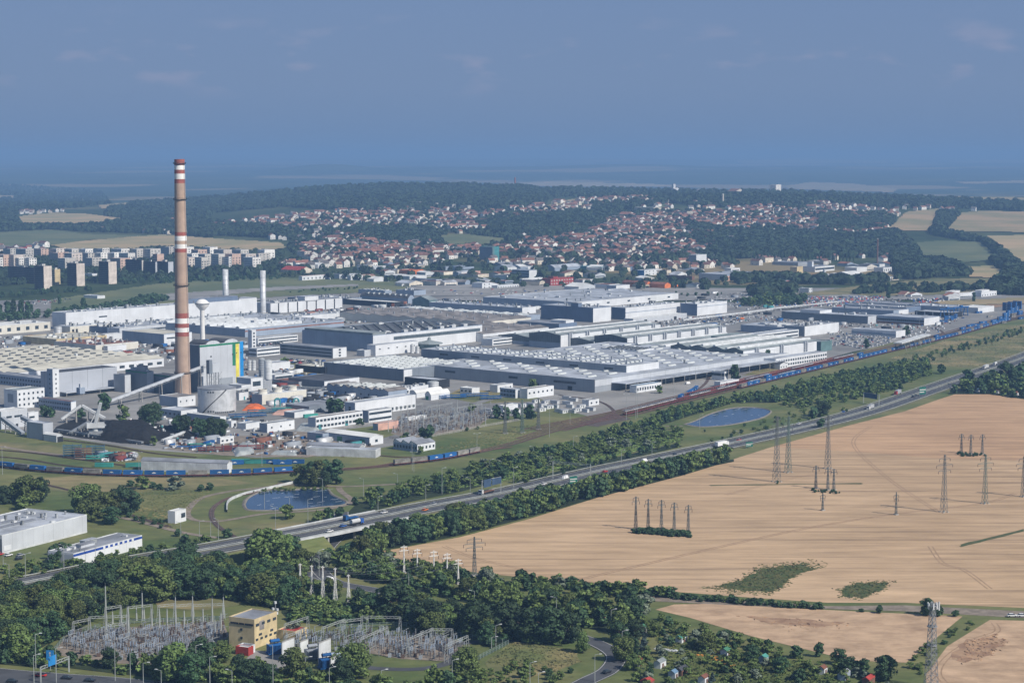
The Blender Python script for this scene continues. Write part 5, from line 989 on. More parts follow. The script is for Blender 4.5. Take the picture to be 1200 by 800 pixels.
beam_way('pipe_bridge', 'raised white conveyor bridge right of the tall halls', (800, 375), (905, 362), 5, 5, 2.5, 1.6, 8, 'ventwhite', 'pipe bridge')
p = P(246, 462); t = thing('conveyor_tower', 'dark transfer tower with steel frame on the power station front', 'tower', p, .87)
mb = MB(); mb.box(-2, 1.5, -2, 2, 18, 30); obj('dark_box', mb, 'darkgrey', t); mb = MB(); mb.box(1.6, 9, -2, 2, 19, 27); obj('grey_box', mb, 'lightgrey', t)
mb = MB()
for x in (-1.5, 3.5, 8.5):
    for y in (-1.7, 1.7): mb.bar((x, y, 0), (x, y, 19), .5)
    for z in (5, 10, 15): mb.bar((x - 2, -1.7, z), (x + 2, -1.7, z), .3); mb.bar((x, -1.7, z), (x + 4, -1.7, z + 4), .2)
obj('steel_frame', mb, 'steel', t)
p = P(112, 511); t = thing('coal_crane', 'white rotating coal crane with raised boom on the coal yard', 'crane', p, .3)
mb = MB(); mb.box(-5, 5, -4, 4, 2, 4); mb.box(-6, -4, -4.5, -2.5, 0, 3); mb.box(4, 6, -4.5, -2.5, 0, 3); mb.box(-6, -4, 2.5, 4.5, 0, 3); mb.box(4, 6, 2.5, 4.5, 0, 3); obj('gantry', mb, 'steel', t)
mb = MB(); mb.box(-6.5, 6.5, -3, 3, 6.5, 10); mb.cyl(0, 0, 4, 6.5, 2, 2, 12); obj('cab_deck', mb, 'ventwhite', t)
mb = MB(); mb.bar((0, 0, 9), (4, -2, 25), 1.8, 1.8); mb.bar((-4, 0, 9), (1, 0, 18), .5); mb.bar((1, 0, 18), (4, -2, 25), .3); obj('boom', mb, 'ventwhite', t)
mb = MB()
for k in range(9): mb.bar((-6.5 + k * 1.6, -3.2, 10), (-6.5 + k * 1.6, -3.2, 11.2), .12)
obj('railing', mb, 'steel', t)
p = P(95, 478); t = thing('apex_house', 'small grey cabin on top of the inverted V conveyor', 'cabin', p, .8); mb = MB(); mb.box(-2.5, 2.5, -2.5, 2.5, 12, 17); obj('cabin', mb, 'bluegrey', t); mb = MB(); mb.box(-1, 1, -1, 1, 17, 20); obj('hood', mb, 'lightgrey', t)
def heap(nm, lab, poly, h, m, cat, seed=1, cell=1.5):
    pts = [P(*q) for q in poly]; xs = [p[0] for p in pts]; ys = [p[1] for p in pts]; pl = [p[:2] for p in pts]; r = random.Random(seed)
    nx, ny = int((max(xs) - min(xs)) / cell) + 2, int((max(ys) - min(ys)) / (cell * 2)) + 2; V = []; Q = []
    def dist(x, y):
        d = 1e9
        for i in range(len(pl)):
            a, b = np.array(pl[i-1]), np.array(pl[i]); t_ = np.clip(np.dot([x - a[0], y - a[1]], b - a) / (np.dot(b - a, b - a) + 1e-9), 0, 1); d = min(d, float(np.hypot(*(a + (b - a) * t_ - [x, y]))))
        return d
    for j in range(ny + 1):
        for i in range(nx + 1):
            x = min(xs) + (max(xs) - min(xs)) * i / nx; y = min(ys) + (max(ys) - min(ys)) * j / ny
            V.append((x, y, (min(h, dist(x, y) * .75) * r.uniform(.8, 1.08) + .25) if inpoly(x, y, pl) else -.3))
    for j in range(ny):
        for i in range(nx): a = j * (nx + 1) + i; Q.append((a, a + 1, a + nx + 2, a + nx + 1))
    return tag(link(nm, big_mesh(nm, V, Q, [m])), lab, cat)
heap('coal_heap', 'large black brown coal heap', [(112, 515), (118, 500), (176, 498), (188, 506), (176, 521), (140, 519)], 6, 'coal', 'heap')
heap('coal_heap', 'small black coal heap beside the trees', [(206, 513), (215, 507), (232, 510), (226, 515)], 4, 'coal', 'heap', 3)
heap('orange_tarpaulin', 'bright orange tarpaulin mound beside the cooling block', [(284, 481), (288, 476), (306, 475), (312, 479), (300, 482)], 2.5, 'tarp', 'tarpaulin', 4)
heap('scrap_heap', 'silvery scrap heap in the storage yard', [(272, 528), (280, 521), (300, 521), (297, 532), (276, 535)], 2.4, 'galv', 'heap', 5, .9); heap('scrap_heap', 'low pale scrap heap in the storage yard', [(316, 533), (322, 529), (350, 529), (348, 534)], 1.4, 'galv', 'heap', 6, .9)
heap('scrap_heap', 'grey iron scrap behind the long white shed', [(345, 505), (352, 497), (378, 499), (372, 507)], 2, 'galv', 'heap', 7, .9); heap('scrap_heap', 'pink brown rubble right of the orange tarpaulin', [(318, 486), (330, 479), (352, 481), (350, 487)], 2, 'pink', 'heap', 8, .9)
# ------------------------------------------------------------ vehicles
def car_proto(col, van=False):
    t = link('car', None); L_, W_ = (5.2, 2.0) if van else (4.4, 1.8); h1, h2 = (1.1, 2.3) if van else (.85, 1.45)
    def loft(rows): # rows: (x0,x1,halfwidth,z)
        vs = []
        for x0, x1, w_, z in rows: vs += [(x0, -w_, z), (x1, -w_, z), (x1, w_, z), (x0, w_, z)]
        fs = [(0, 3, 2, 1)]
        for k in range(len(rows) - 1):
            for i in range(4): j = (i + 1) % 4; fs.append((k*4+i, k*4+j, k*4+4+j, k*4+4+i))
        n = len(rows) * 4; fs.append((n-4, n-3, n-2, n-1)); return vs, fs
    a, b = -L_/2, L_/2
    mb = MB(); mb.add(*loft([(a+.1, b-.1, W_/2-.1, .25), (a, b, W_/2, .45), (a, b-.05, W_/2, h1-.1), (a+.1, b-.25, W_/2-.08, h1)]))
    mb.add(*loft([((a+.2) if van else (a+.8), (b-1.0) if van else (b-1.7), W_/2-.25, h2-.04), ((a+.2) if van else (a+.85), (b-1.05) if van else (b-1.75), W_/2-.27, h2)])); obj('body', mb, 'car_' + col, t)
    mb = MB(); mb.add(*loft([((a+.12) if van else (a+.25), b-.8 if not van else b-.5, W_/2-.12, h1), ((a+.2) if van else (a+.75), (b-1.0) if van else (b-1.65), W_/2-.24, h2-.05)])); obj('windows', mb, 'glass' if not van else 'car_' + col, t)
    m = MB(); n = 12
    for s in (-1,): m.add([(.32*math.cos(2*math.pi*i/n), y, .32 + .32*math.sin(2*math.pi*i/n)) for y in (-.1, .1) for i in range(n)], [tuple(range(n)), tuple(range(2*n-1, n-1, -1))] + [(i, n+i, n+(i+1) % n, (i+1) % n) for i in range(n)])
    me = m.mesh('wheel', 'tyre')
    for x in (a + .8, b - .85):
        for y in (-W_/2 + .05, W_/2 - .05): link('wheel', me, t, (x, y, 0))
    return t
CP = {}
def car(col, van, x, y, z, rz):
    k = (col, van); s = CP.get(k)
    if s is None: CP[k] = s = car_proto(col, van); s.location = (x, y, z); s.rotation_euler = (0, 0, rz); s.name = 'van' if van else 'car'; return s
    return dup(s, (x, y, z), rz)
def truck(cabc, boxc, L_, x, y, z, rz, lab, flat=False, tank_=False):
    t = thing('truck', lab, 'truck', (x, y, z), rz)
    mb = MB(); mb.box(L_/2 - 2.2, L_/2, -1.2, 1.2, .6, 3.1); obj('cab', mb, cabc, t); mb = MB(); mb.box(L_/2 - .6, L_/2 + .03, -1.1, 1.1, 1.8, 2.8); obj('windscreen', mb, 'glass', t)
    mb = MB()
    if tank_: mb.add([(xx, 1.2*math.cos(2*math.pi*i/14), 2.2 + 1.2*math.sin(2*math.pi*i/14)) for xx in (-L_/2, L_/2 - 2.6) for i in range(14)], [(i, (i+1) % 14, 14 + (i+1) % 14, 14 + i) for i in range(14)] + [tuple(range(13, -1, -1)), tuple(range(14, 28))])
    else: mb.box(-L_/2, L_/2 - 2.6, -1.25, 1.25, 1.1, 1.6 if flat else 3.9)
    obj('load_bed' if flat else 'box_body', mb, boxc, t); mb = MB(); mb.box(-L_/2, L_/2, -.5, .5, .6, 1.05); obj('chassis', mb, 'dark', t)
    m = MB(); n = 12; m.add([(.5*math.cos(2*math.pi*i/n), yy, .5 + .5*math.sin(2*math.pi*i/n)) for yy in (-.18, .18) for i in range(n)], [tuple(range(n)), tuple(range(2*n-1, n-1, -1))] + [(i, n+i, n+(i+1) % n, (i+1) % n) for i in range(n)]); me = m.mesh('wheel', 'tyre')
    for xx in (L_/2 - 1.2, -L_/2 + 1.2, -L_/2 + 2.5):
        for yy in (-1.1, 1.1): link('wheel', me, t, (xx, yy, 0))
    return t

def lane(px, py, hwy=True):
    p = P(px, py, .3)
    for _ in range(3):
        if hwy: p = P(px, py, .33 + hwz(p))
    i = min(range(1, len(g0) - 1), key=lambda k: (g0[k][0]-p[0])**2 + (g0[k][1]-p[1])**2); dx, dy = g0[i+1][0]-g0[i-1][0], g0[i+1][1]-g0[i-1][1]; side = (p[0]-g0[i][0]) * dy - (p[1]-g0[i][1]) * dx
    return p, math.atan2(dy, dx) + (math.pi if side < 0 else 0)
for col, van, px, py, lab in [('white', 0, 450, 601, 'white car on the far carriageway near the round pond'), ('blue', 0, 402, 617, 'blue car on the bridge lanes ahead of the white tanker'), ('white', 0, 386, 623, 'pale teal and white car on the bridge'), ('grey', 0, 508, 591, 'grey blue car beside the small orange car'), ('orange', 0, 498, 598, 'small orange car on the near carriageway'),
    ('white', 1, 662, 561, 'white delivery van under the sign gantry with lamp mast'), ('white', 0, 637, 567.5, 'white car behind the delivery van'), ('red', 0, 709, 553, 'red car on the far carriageway'), ('white', 0, 706, 558.5, 'white car beside the red car'), ('white', 1, 755, 541, 'white box van on the far carriageway'), ('white', 0, 691, 563, 'light car near the green sign board'),
    ('red', 0, 866, 516, 'red car at the far lane near the long pond'), ('white', 0, 936, 497, 'white car on the near carriageway beside the roadside bush'), ('white', 0, 166, 660, 'white car left of the ramp'), ('grey', 0, 200, 655, 'grey car near the ramp junction'), ('black', 0, 1070, 465, 'dark car before the green sign'), ('blue', 0, 988, 483, 'blue car under the distant gantry'), ('black', 0, 790, 533, 'black car on the near carriageway')]:
    p, rz = lane(px, py); o = car(col, bool(van), p[0], p[1], p[2], rz); tag(o, lab, 'van' if van else 'car')
for a in [('container_blue', 'container_blue', 10, 411, 609, 'blue tipper truck on the far carriageway over the bridge', 1, 0), ('car_blue', 'ventwhite', 9, 418, 614.5, 'truck with blue cab and white tank on the bridge', 0, 1), ('car_white', 'brown', 15, 570, 578, 'timber truck with white cab under the large sign gantry', 1, 0), ('car_white', 'car_white', 15, 846, 523, 'long white lorry near the long pond', 0, 0), ('car_red', 'carsilver', 13, 1052, 462, 'red lorry with grey box', 0, 0), ('car_white', 'carsilver', 11, 1020, 479.5, 'white and grey lorry below the distant gantry', 0, 0), ('car_white', 'ventwhite', 14, 1155, 432, 'white lorry at the far bend', 0, 0), ('car_white', 'ventwhite', 8, 1166, 428, 'round white tanker at the far bend', 0, 1)]:
    p, rz = lane(a[3], a[4]); truck(a[0], a[1], a[2], p[0], p[1], p[2], rz, a[5], a[6], a[7])
for col, van, px, py, a, lab in [('white', 1, 387, 681, -.9, 'white van driving on the side road past the woods'), ('black', 0, 711, 788, .9, 'black car on the curve of the side road'), ('black', 0, 78, 795, -.2, 'black car on the corner road, right of the blue sign'), ('black', 0, 105, 798, -.2, 'black car on the corner road, farther right'), ('red', 0, 48, 792, -.2, 'dark red car under the sign gantry'), ('black', 0, 14, 799, -.2, 'black car at the lower left corner'),
    ('white', 0, 10, 651, 1, 'white car parked before the large pale store'), ('grey', 0, 24, 651, 1, 'grey car parked before the large pale store'), ('red', 0, 0, 650, 1, 'red car parked at the left edge by the large store'), ('black', 0, 22, 655, 1, 'black car parked before the large pale store'), ('white', 0, 1186, 722, 0, 'white car parked on the dirt track at the right edge'), ('white', 0, 1198, 722, 0, 'white car at the very right edge of the dirt track'), ('white', 1, 806, 450, .7, 'white trailer van on the concrete yard'), ('orange', 1, 870, 374, .1, 'yellow orange truck beside the tall white block')]:
    p = P(px, py, .28); tag(car(col, bool(van), *p, a), lab, 'van' if van else 'car')
# one-mesh parked cars for the distant lots
def lotcar(colr):
    mb = MB(); mb.box(-2.2, 2.2, -.9, .9, .3, .9); mb.k = 1; mb.add([(-1.5, -.8, .9), (1.1, -.8, .9), (1.1, .8, .9), (-1.5, .8, .9), (-1.1, -.65, 1.45), (.5, -.65, 1.45), (.5, .65, 1.45), (-1.1, .65, 1.45)], [(0, 1, 5, 4), (1, 2, 6, 5), (2, 3, 7, 6), (3, 0, 4, 7)]); mb.k = 0; mb.add([(-1.1, -.65, 1.45), (.5, -.65, 1.45), (.5, .65, 1.45), (-1.1, .65, 1.45)], [(0, 1, 2, 3)])
    return mb.mesh('parked_car', ['car_' + colr, 'glass'])
LC = {c: lotcar(c) for c in ('white', 'black', 'red', 'blue', 'grey')}
def rows(poly, n, dirv, sp, rsp, colw, desc, group, jit=0, z=.3):
    pl = [P(*q)[:2] for q in poly]; xs = [p[0] for p in pl]; ys = [p[1] for p in pl]; c = (sum(xs)/len(xs), sum(ys)/len(ys)); a = math.atan2(dirv[1], dirv[0]); spots = []; R_ = max(max(xs)-min(xs), max(ys)-min(ys))
    i = -R_
    while i < R_:
        j = -R_
        while j < R_:
            x = c[0] + math.cos(a) * i - math.sin(a) * j; y = c[1] + math.sin(a) * i + math.cos(a) * j
            if inpoly(x, y, pl) and RND.random() > .12: spots.append((x, y))
            j += rsp
        i += sp
    RND.shuffle(spots); spots = spots[:n]
    for x, y in spots:
        c_ = RND.choices(list(LC), colw)[0]; o = link('parked_car', LC[c_], None, (x, y, z + float(T(x, y))), a + math.pi / 2)
        auto(o, {'white': 'white', 'black': 'black', 'red': 'red', 'blue': 'blue', 'grey': 'grey'}[c_] + ' ' + desc, 'car', group)
D1 = (math.sin(A0), math.cos(A0)); D2 = (-math.cos(A0), math.sin(A0))
rows([(965, 397), (1008, 391), (1048, 396), (1050, 402), (1000, 410), (968, 405)], 110, D1, 3.2, 9, (8, 1, .3, .5, 2), 'new car in the lot by the railway', 'new cars in the delivery lot')
rows([(298, 405), (338, 400), (336, 403), (300, 408)], 26, D1, 3.0, 9, (1, 3, 1, 3, 1), 'car parked before the white office wing', 'cars parked at the offices', z=.5)
rows([(330, 420), (388, 424), (384, 429), (335, 425)], 30, D2, 3.0, 10, (2, 2, 2, 1, 2), 'car parked before the long office', 'cars parked at the offices', z=.5)
rows([(25, 353), (70, 350), (90, 352), (60, 357), (20, 358)], 40, D1, 4, 11, (3, 1, 2, 1, 2), 'car parked left of the poplars', 'cars in the estate car park', z=.6)
rows([(480, 342), (560, 340), (760, 342), (760, 346), (480, 346)], 60, D2, 5, 14, (4, 1, 1, 1, 3), 'van parked on the strip behind the factory', 'vehicles on the strip behind the factory', z=1.4)
def mass_cars(name, poly, sp, rsp, lab):
    pl = [P(*q)[:2] for q in poly]; xs = [p[0] for p in pl]; ys = [p[1] for p in pl]; V, Q, MI = [], [], []
    x = min(xs)
    while x < max(xs):
        y = min(ys)
        while y < max(ys):
            if inpoly(x, y, pl) and RND.random() < .8:
                g = float(T(x, y)) + 1.1; o = len(V); k = RND.randrange(5)
                for zz_, w_ in ((.2, 1), (.9, 1), (1.5, .6)): V += [(x - .9*w_, y - 2.2*w_, g+zz_), (x + .9*w_, y - 2.2*w_, g+zz_), (x + .9*w_, y + 2.2*w_, g+zz_), (x - .9*w_, y + 2.2*w_, g+zz_)]
                for b_ in (0, 4):
                    for i in range(4): Q.append((o+b_+i, o+b_+(i+1) % 4, o+b_+4+(i+1) % 4, o+b_+4+i)); MI.append(k)
                Q.append((o+8, o+9, o+10, o+11)); MI.append(k)
            y += rsp
        x += sp
    tag(link(name, big_mesh(name, V, Q, ['car_white', 'car_black', 'car_red', 'car_blue', 'car_grey'], MI)), lab, 'cars', kind='stuff')
mass_cars('parked_cars', [(895, 352), (945, 349), (1035, 348), (1036, 357), (1000, 361), (900, 360)], 4.5, 13, 'colourful mass of parked cars behind the black fronted hall')
mass_cars('parked_cars', [(1060, 352), (1100, 350), (1110, 354), (1080, 357)], 5, 14, 'mass of parked cars at the container terminal')
# ------------------------------------------------------------ containers and wagons
def container(m, name='container', L_=12.2, logo=True):
    mb = MB(); mb.box(-L_/2, L_/2, -1.22, 1.22, 0, 2.6); n = int(L_ / .6)
    for i in range(n):
        x = -L_/2 + (i + .5) * L_ / n
        for s in (-1, 1): mb.box(x - .12, x + .12, s*1.22 - .04, s*1.22 + .04, .2, 2.4)
    mb.box(-L_/2 - .05, L_/2 + .05, -1.28, -1.2, 2.45, 2.65); mb.box(-L_/2 - .05, L_/2 + .05, 1.2, 1.28, 2.45, 2.65); t = obj(name, mb, m)
    if logo:   # white swoosh emblem on both long sides
        mb = MB()
        for s in (-1, 1):
            pts = [(-1.5, .8), (-.9, 1.5), (-.2, 1.8), (.6, 1.7), (1.3, 1.2), (1.5, .8), (.7, 1.1), (.2, 1.0), (0, .7), (-.4, 1.1), (-.9, 1.0)]; y = s * 1.33
            for a, b, c_ in ((0, 1, 10), (1, 2, 9), (1, 9, 10), (2, 3, 9), (3, 7, 9), (3, 6, 7), (3, 4, 6), (4, 5, 6), (7, 8, 9)): mb.add([(pts[q][0], y, pts[q][1]) for q in (a, b, c_)], [(0, 1, 2) if s < 0 else (0, 2, 1)])
        obj('emblem', mb, 'ventwhite', t)
    return t
def flat_wagon():
    mb = MB(); mb.box(-6.7, 6.7, -1.2, 1.2, .9, 1.2); mb.box(-6.7, 6.7, -.3, .3, .5, .9); t = obj('flat_wagon', mb, 'wagon_red')
    for x in (-4.6, 4.6):
        m = MB(); m.box(x - 1.5, x + 1.5, -1.1, -.8, .0, .8); m.box(x - 1.5, x + 1.5, .8, 1.1, 0, .8); m.box(x-.3, x+.3, -1, 1, .2, .6); obj('bogie', m, 'tyre', t)
    return t
CB, CG, CT_ = container('container_blue'), container('container_grey', logo=False), container('container_teal', logo=False); FW = flat_wagon(); protos = [CB, CG, CT_, FW]; used = set()
def place(s, loc, rz, desc, cat, group):
    if s in used: o = dup(s, loc, rz)
    else: used.add(s); o = s; o.location = loc; o.rotation_euler = (0, 0, rz)
    if 'd_' : auto(o, desc, cat, group)
    return o
def along(g, px0, px1, step, cb):
    acc = 0; started = False; i = 0
    for a, b in zip(g[:-1], g[1:]):
        l = math.hypot(b[0]-a[0], b[1]-a[1]); s_ = -acc if started else 0
        pos = step - acc if started else 0
        while pos <= l:
            x, y = a[0] + (b[0]-a[0]) * pos / l, a[1] + (b[1]-a[1]) * pos / l; px = proj((x, y, 0))[0]
            if px0 <= px <= px1: cb(i, x, y, math.atan2(b[1]-a[1], b[0]-a[0]), px); i += 1
            pos += step
        acc = l - (pos - step) if True else 0; started = True
TZ = .45
def train(g, px0, px1, pat, desc, group):
    def cb(i, x, y, a, px):
        k = pat[i % len(pat)]
        place(FW, (x, y, TZ), a, 'flat red brown wagon of the ' + desc, 'railway wagon', 'wagons of the ' + desc)
        if k in 'bgB':
            place(CG if k == 'g' else CB, (x, y, TZ + 1.22), a, ('grey' if k == 'g' else 'blue') + ' container on the ' + desc, 'container', 'containers on the ' + desc)
            if k == 'B': place(CB, (x, y, TZ + 3.95), a, 'upper blue container stacked on the ' + desc, 'container', 'containers on the ' + desc)
    along(g, px0, px1, 13.9, cb)
train(RS[0], -30, 348, 'bbbgbgbgbbbbgbb', 'left hand train', 0); train(RS[0], 455, 560, 'ggbbg', 'short train beside the lawn', 0)
train(off(gm, 0), 868, 1185, 'gbbgBbbbbbgbbbgbb', 'long far train', 0)
def carrier():
    mb = MB(); mb.box(-6.6, 6.6, -1.4, 1.4, .8, 1.1); mb.box(-6.6, 6.6, -1.4, 1.4, 2.7, 2.85)
    for x in (-6.4, -2.2, 2.2, 6.4):
        for y in (-1.35, 1.35): mb.box(x - .12, x + .12, y - .06, y + .06, 1.1, 2.7)
    for y in (-1.4, 1.4): mb.bar((-6.6, y, 1.3), (6.6, y, 1.3), .12)
    t = obj('car_carrier_wagon', mb, 'wagon_red')
    for x in (-4.6, 4.6): m = MB(); m.box(x - 1.4, x + 1.4, -1.1, 1.1, 0, .75); obj('bogie', m, 'tyre', t)
    return t
CC = carrier(); protos.append(CC); LCS = lotcar('grey'); LCS.materials[0] = MAT['carsilver']
def carrier_train(g, px0, px1, loaded, desc):
    def cb(i, x, y, a, px):
        o = place(CC, (x, y, TZ), a, 'red car wagon of the ' + desc, 'railway wagon', 'car wagons of the ' + desc)
        if loaded(px):
            for d in (-4.4, 0, 4.4):
                c_ = link('new_car', LCS, None, (x + d * math.cos(a), y + d * math.sin(a), TZ + 2.6), a); auto(c_, 'silver new car on the ' + desc, 'car', 'new cars on the ' + desc)
    along(g, px0, px1, 13.6, cb)
carrier_train(RS[1], 728, 930, lambda p: p < 790 or (int(p / 12) % 3 != 0), 'first carrier train'); carrier_train(off(gm, -15), 800, 1000, lambda p: p > 870 and int(p / 25) % 2, 'second carrier train')
carrier_train(off(gm, -20), 850, 985, lambda p: False, 'third carrier train')
gcv = gpath([(798, 467), (812, 460), (822, 452), (829, 446), (832, 441)], 8)
def cb(i, x, y, a, px):
    if i < 6: place(CG if i == 1 else CB, (x, y, 1.2), a, ('grey' if i == 1 else 'blue') + ' container curving into the concrete yard', 'container', 'containers on the yard siding')
along(gcv, 790, 840, 12.6, cb)
for px, py, n, m, a in [(1178, 374, 3, CB, .9), (1182, 371, 3, CB, .9), (1186, 368, 3, CB, .9), (1191, 366, 3, CB, .9), (1172, 376, 2, CB, .9), (1176, 379, 1, CG, .9), (1180, 364, 4, CB, -.7), (1186, 363, 4, CB, -.7), (1192, 362, 4, CB, -.7), (1187, 372, 2, CG, .9), (1195, 369, 2, CB, .9), (1165, 377, 1, CB, .9), (1152, 379, 1, CB, .6), (1143, 382, 1, CB, .3), (1160, 372, 1, CG, .8), (1196, 374, 1, CB, .9), (1136, 383, 1, CB, .9), (1128, 386, 1, CB, .9), (1112, 375, 2, CB, .2), (1105, 378, 1, CB, .2), (1120, 373, 2, CB, 1.2), (1147, 367, 1, CB, .7)]:
    p = P(px, py)
    for k in range(n): place(m, (p[0], p[1], .2 + 2.7 * k), a, ('grey' if m is CG else 'blue') + ' container in the terminal stacks', 'container', 'containers stacked in the terminal')
for px, py, m, a in [(282, 542.5, CT_, 0), (289, 543, CT_, 0), (297, 543, CT_, .05), (309, 543, CT_, .02), (317, 543, CB, 0), (331, 544, CB, .02), (346, 543, CB, 0), (275, 544, CB, .1), (158, 547, CT_, .2), (245, 521, CB, 1.2), (122, 547, CT_, -.1), (364, 489, CT_, .6)]:
    p = P(px, py); place(m, (p[0], p[1], .2), a, ('teal' if m is CT_ else 'blue') + ' skip container beside the storage yard', 'container', 'skips in the storage yard')
def rack(px, py, nx, nz, m, lab, a=0.1, L_=6):
    p = P(px, py); t = thing('pipe_rack', lab, 'rack', (p[0], p[1], .2), a)
    for k in range(nz):
        mb = MB()
        for j in range(5): mb.bar((-nx*L_/2, -2 + j, k*1.6 + 1.2), (nx*L_/2, -2 + j, k*1.6 + 1.2), .35)
        obj('pipe_layer', mb, m, t)
    mb = MB()
    for i in range(nx + 1):
        for y in (-2.4, 2.4): mb.box(-nx*L_/2 + i*L_ - .12, -nx*L_/2 + i*L_ + .12, y - .1, y + .1, 0, nz*1.6 + .6)
        mb.box(-nx*L_/2 + i*L_ - .1, -nx*L_/2 + i*L_ + .1, -2.4, 2.4, .5, .7)
    obj('frame', mb, 'pipes', t)
for a in [(85, 535, 2, 5, 'pipes', 'blue steel rack of pipes in the meadow, left one'), (98, 536, 2, 4, 'brown', 'rusty rack between the blue pipe racks'), (112, 533, 2, 4, 'pipes', 'blue steel rack of pipes in the meadow, rear one'), (117, 539, 3, 2, 'container_teal', 'teal steel rack before the rusty rack'), (128, 535, 1, 2, 'pipes', 'small blue rack right of the rusty rack'), (290, 489, 5, 2, 'container_blue', 'blue pipe stack below the big tank, front', .35), (312, 484, 5, 2, 'pipes', 'blue green pipe stack below the cooling block', .35), (332, 482, 3, 2, 'container_teal', 'teal pipe stack right of the cooling block', .35), (275, 491, 3, 1, 'pipes', 'low blue pipe stack at the tank foot', .35),
    (222, 525, 3, 1, 'container_blue', 'blue machine rack in the storage yard'), (235, 522, 3, 1, 'container_teal', 'teal machine rack in the storage yard'), (530, 467, 4, 2, 'container_blue', 'blue rack behind the works substation, left', .3), (556, 465, 4, 2, 'container_blue', 'blue rack behind the works substation, middle', .3), (575, 468, 3, 2, 'container_blue', 'blue rack behind the works substation, right', .3), (252, 529, 4, 2, 'wagon_red', 'rusty red girder stack in the storage yard, left'), (285, 527, 5, 2, 'wagon_red', 'rusty red girder stack in the storage yard, right')]: rack(*a)
# site cabins on the lawn
cm_ = MB(); cm_.box(-3, 3, -1.25, 1.25, 0, 2.6); cabm = cm_.mesh('cabin_wall', 'ventwhite'); c2_ = MB(); c2_.box(-3.1, 3.1, -1.35, 1.35, 2.6, 2.75); cabr = c2_.mesh('cabin_roof', 'roof_light'); c3 = MB(); c3.box(-1.5, -.4, -1.32, -1.2, 1.1, 1.9); c3.box(.6, 1.4, -1.32, -1.2, .1, 2.1); cabw = c3.mesh('cabin_window', 'glass')
for px, py in [(600, 476), (612, 477), (622, 476), (636, 477), (643, 479), (634, 482), (651, 478), (655, 483), (661, 484), (668, 478), (676, 482), (686, 483), (692, 481), (671, 484), (664, 468), (672, 470), (650, 473), (640, 473), (628, 472), (572, 483), (577, 486), (596, 482), (604, 484), (665, 474), (681, 478)]:
    p = P(px, py); t = thing('site_cabin', '', 'cabin', (p[0], p[1], .2), math.pi/2 - A0 + RND.choice((0, 0, 1.57))); s = RND.uniform(.9, 1.5); t.scale = (s, s, 1); link('wall', cabm, t); link('roof', cabr, t); link('window', cabw, t); auto(t, 'white site cabin on the lawn', 'cabin', 'white site cabins')
# ------------------------------------------------------------ pylons, masts, lamps, signs
def lattice(mb, h, wb, wt, n, th, z0=0):
    def c(k, z): w_ = wb + (wt - wb) * (z / h) ** .8; return ((-w_, -w_), (w_, -w_), (w_, w_), (-w_, w_))[k] + (z + z0,)
    zs = [h * (1 - (1 - i / n) ** 1.25) for i in range(n + 1)]
    for i in range(n):
        for k in range(4):
            mb.bar(c(k, zs[i]), c(k, zs[i+1]), th); mb.bar(c(k, zs[i]), c((k+1) % 4, zs[i+1]), th * .6); mb.bar(c((k+1) % 4, zs[i]), c(k, zs[i+1]), th * .6); mb.bar(c(k, zs[i+1]), c((k+1) % 4, zs[i+1]), th * .6)
def pylon(lab, px, pyb, pyt, arms, m='lattice', wb=None, rz=0.5, group=None, th=None, base=True):
    p = P(px, pyb); s = mpp(p); h = (pyb - pyt) * s; wb = wb or h * .048; th = th or max(.16, s * .34); t = thing('pylon', lab, 'pylon', p, rz, group)
    mb = MB(); lattice(mb, h, wb, wb * (.1 if m == 'ch_white' else .22), max(6, int(h / 3)), th); obj('lattice_mast', mb, m, t)
    for (zf, hw) in arms:
        mb = MB(); z = h * zf; w_ = .35
        for sg in (-1, 1): mb.bar((0, -w_, z), (sg * hw, 0, z), th * .8); mb.bar((0, w_, z), (sg * hw, 0, z), th * .8); mb.bar((0, 0, z + h * .045), (sg * hw, 0, z), th * .7)
        ao = obj('cross_arm', mb, m, t); mb = MB()
        for sg in (-1, 1): mb.cyl(sg * hw, 0, z - 1.6, z, .14, .14, 6)
        obj('insulator', mb, 'ceramic', ao)
    if base:
        mb = MB(); [mb.box(x * wb - .6, x * wb + .6, y * wb - .6, y * wb + .6, 0, .5) for x in (-1, 1) for y in (-1, 1)]; obj('footing', mb, 'concrete', t)
    return t
BIG = [(.70, 3.2), (.82, 4.2), (.93, 2.8)]; DBL = [(.72, 4.6), (.82, 6), (.93, 4)]
for a in [('tall dark lattice pylon at the highway edge of the wheat, left of three', 910, 564.5, 487, [(.78, 3), (.86, 4), (.95, 2.5)]), ('tall lattice pylon at the wheat edge, middle of three', 923.5, 553.5, 487, [(.78, 3), (.86, 4), (.95, 2.5)], 'lattice_green'), ('tall dark lattice pylon beside the roadside bush, right of three', 970, 549, 486, [(.78, 3), (.86, 4), (.95, 2.5)]),
    ('dark pylon with three double arms in the wheat', 1106, 600, 532, DBL), ('greenish pylon with three double arms in the wheat', 1154, 590, 532, DBL, 'lattice_green'), ('pylon at the right edge of the wheat', 1199, 582, 534, DBL),
    ('grey lattice pylon between field and woods', 556, 674, 628, DBL), ('dark lattice pylon on the works lawn, left of three', 592, 508, 470, [(.95, 1.5)]), ('green lattice pylon on the works lawn, middle of three', 612, 507, 468, [(.95, 1.5)], 'lattice_green'), ('dark lattice pylon on the works lawn, right of three', 631, 503, 466, [(.95, 1.5)])]: pylon(*a)
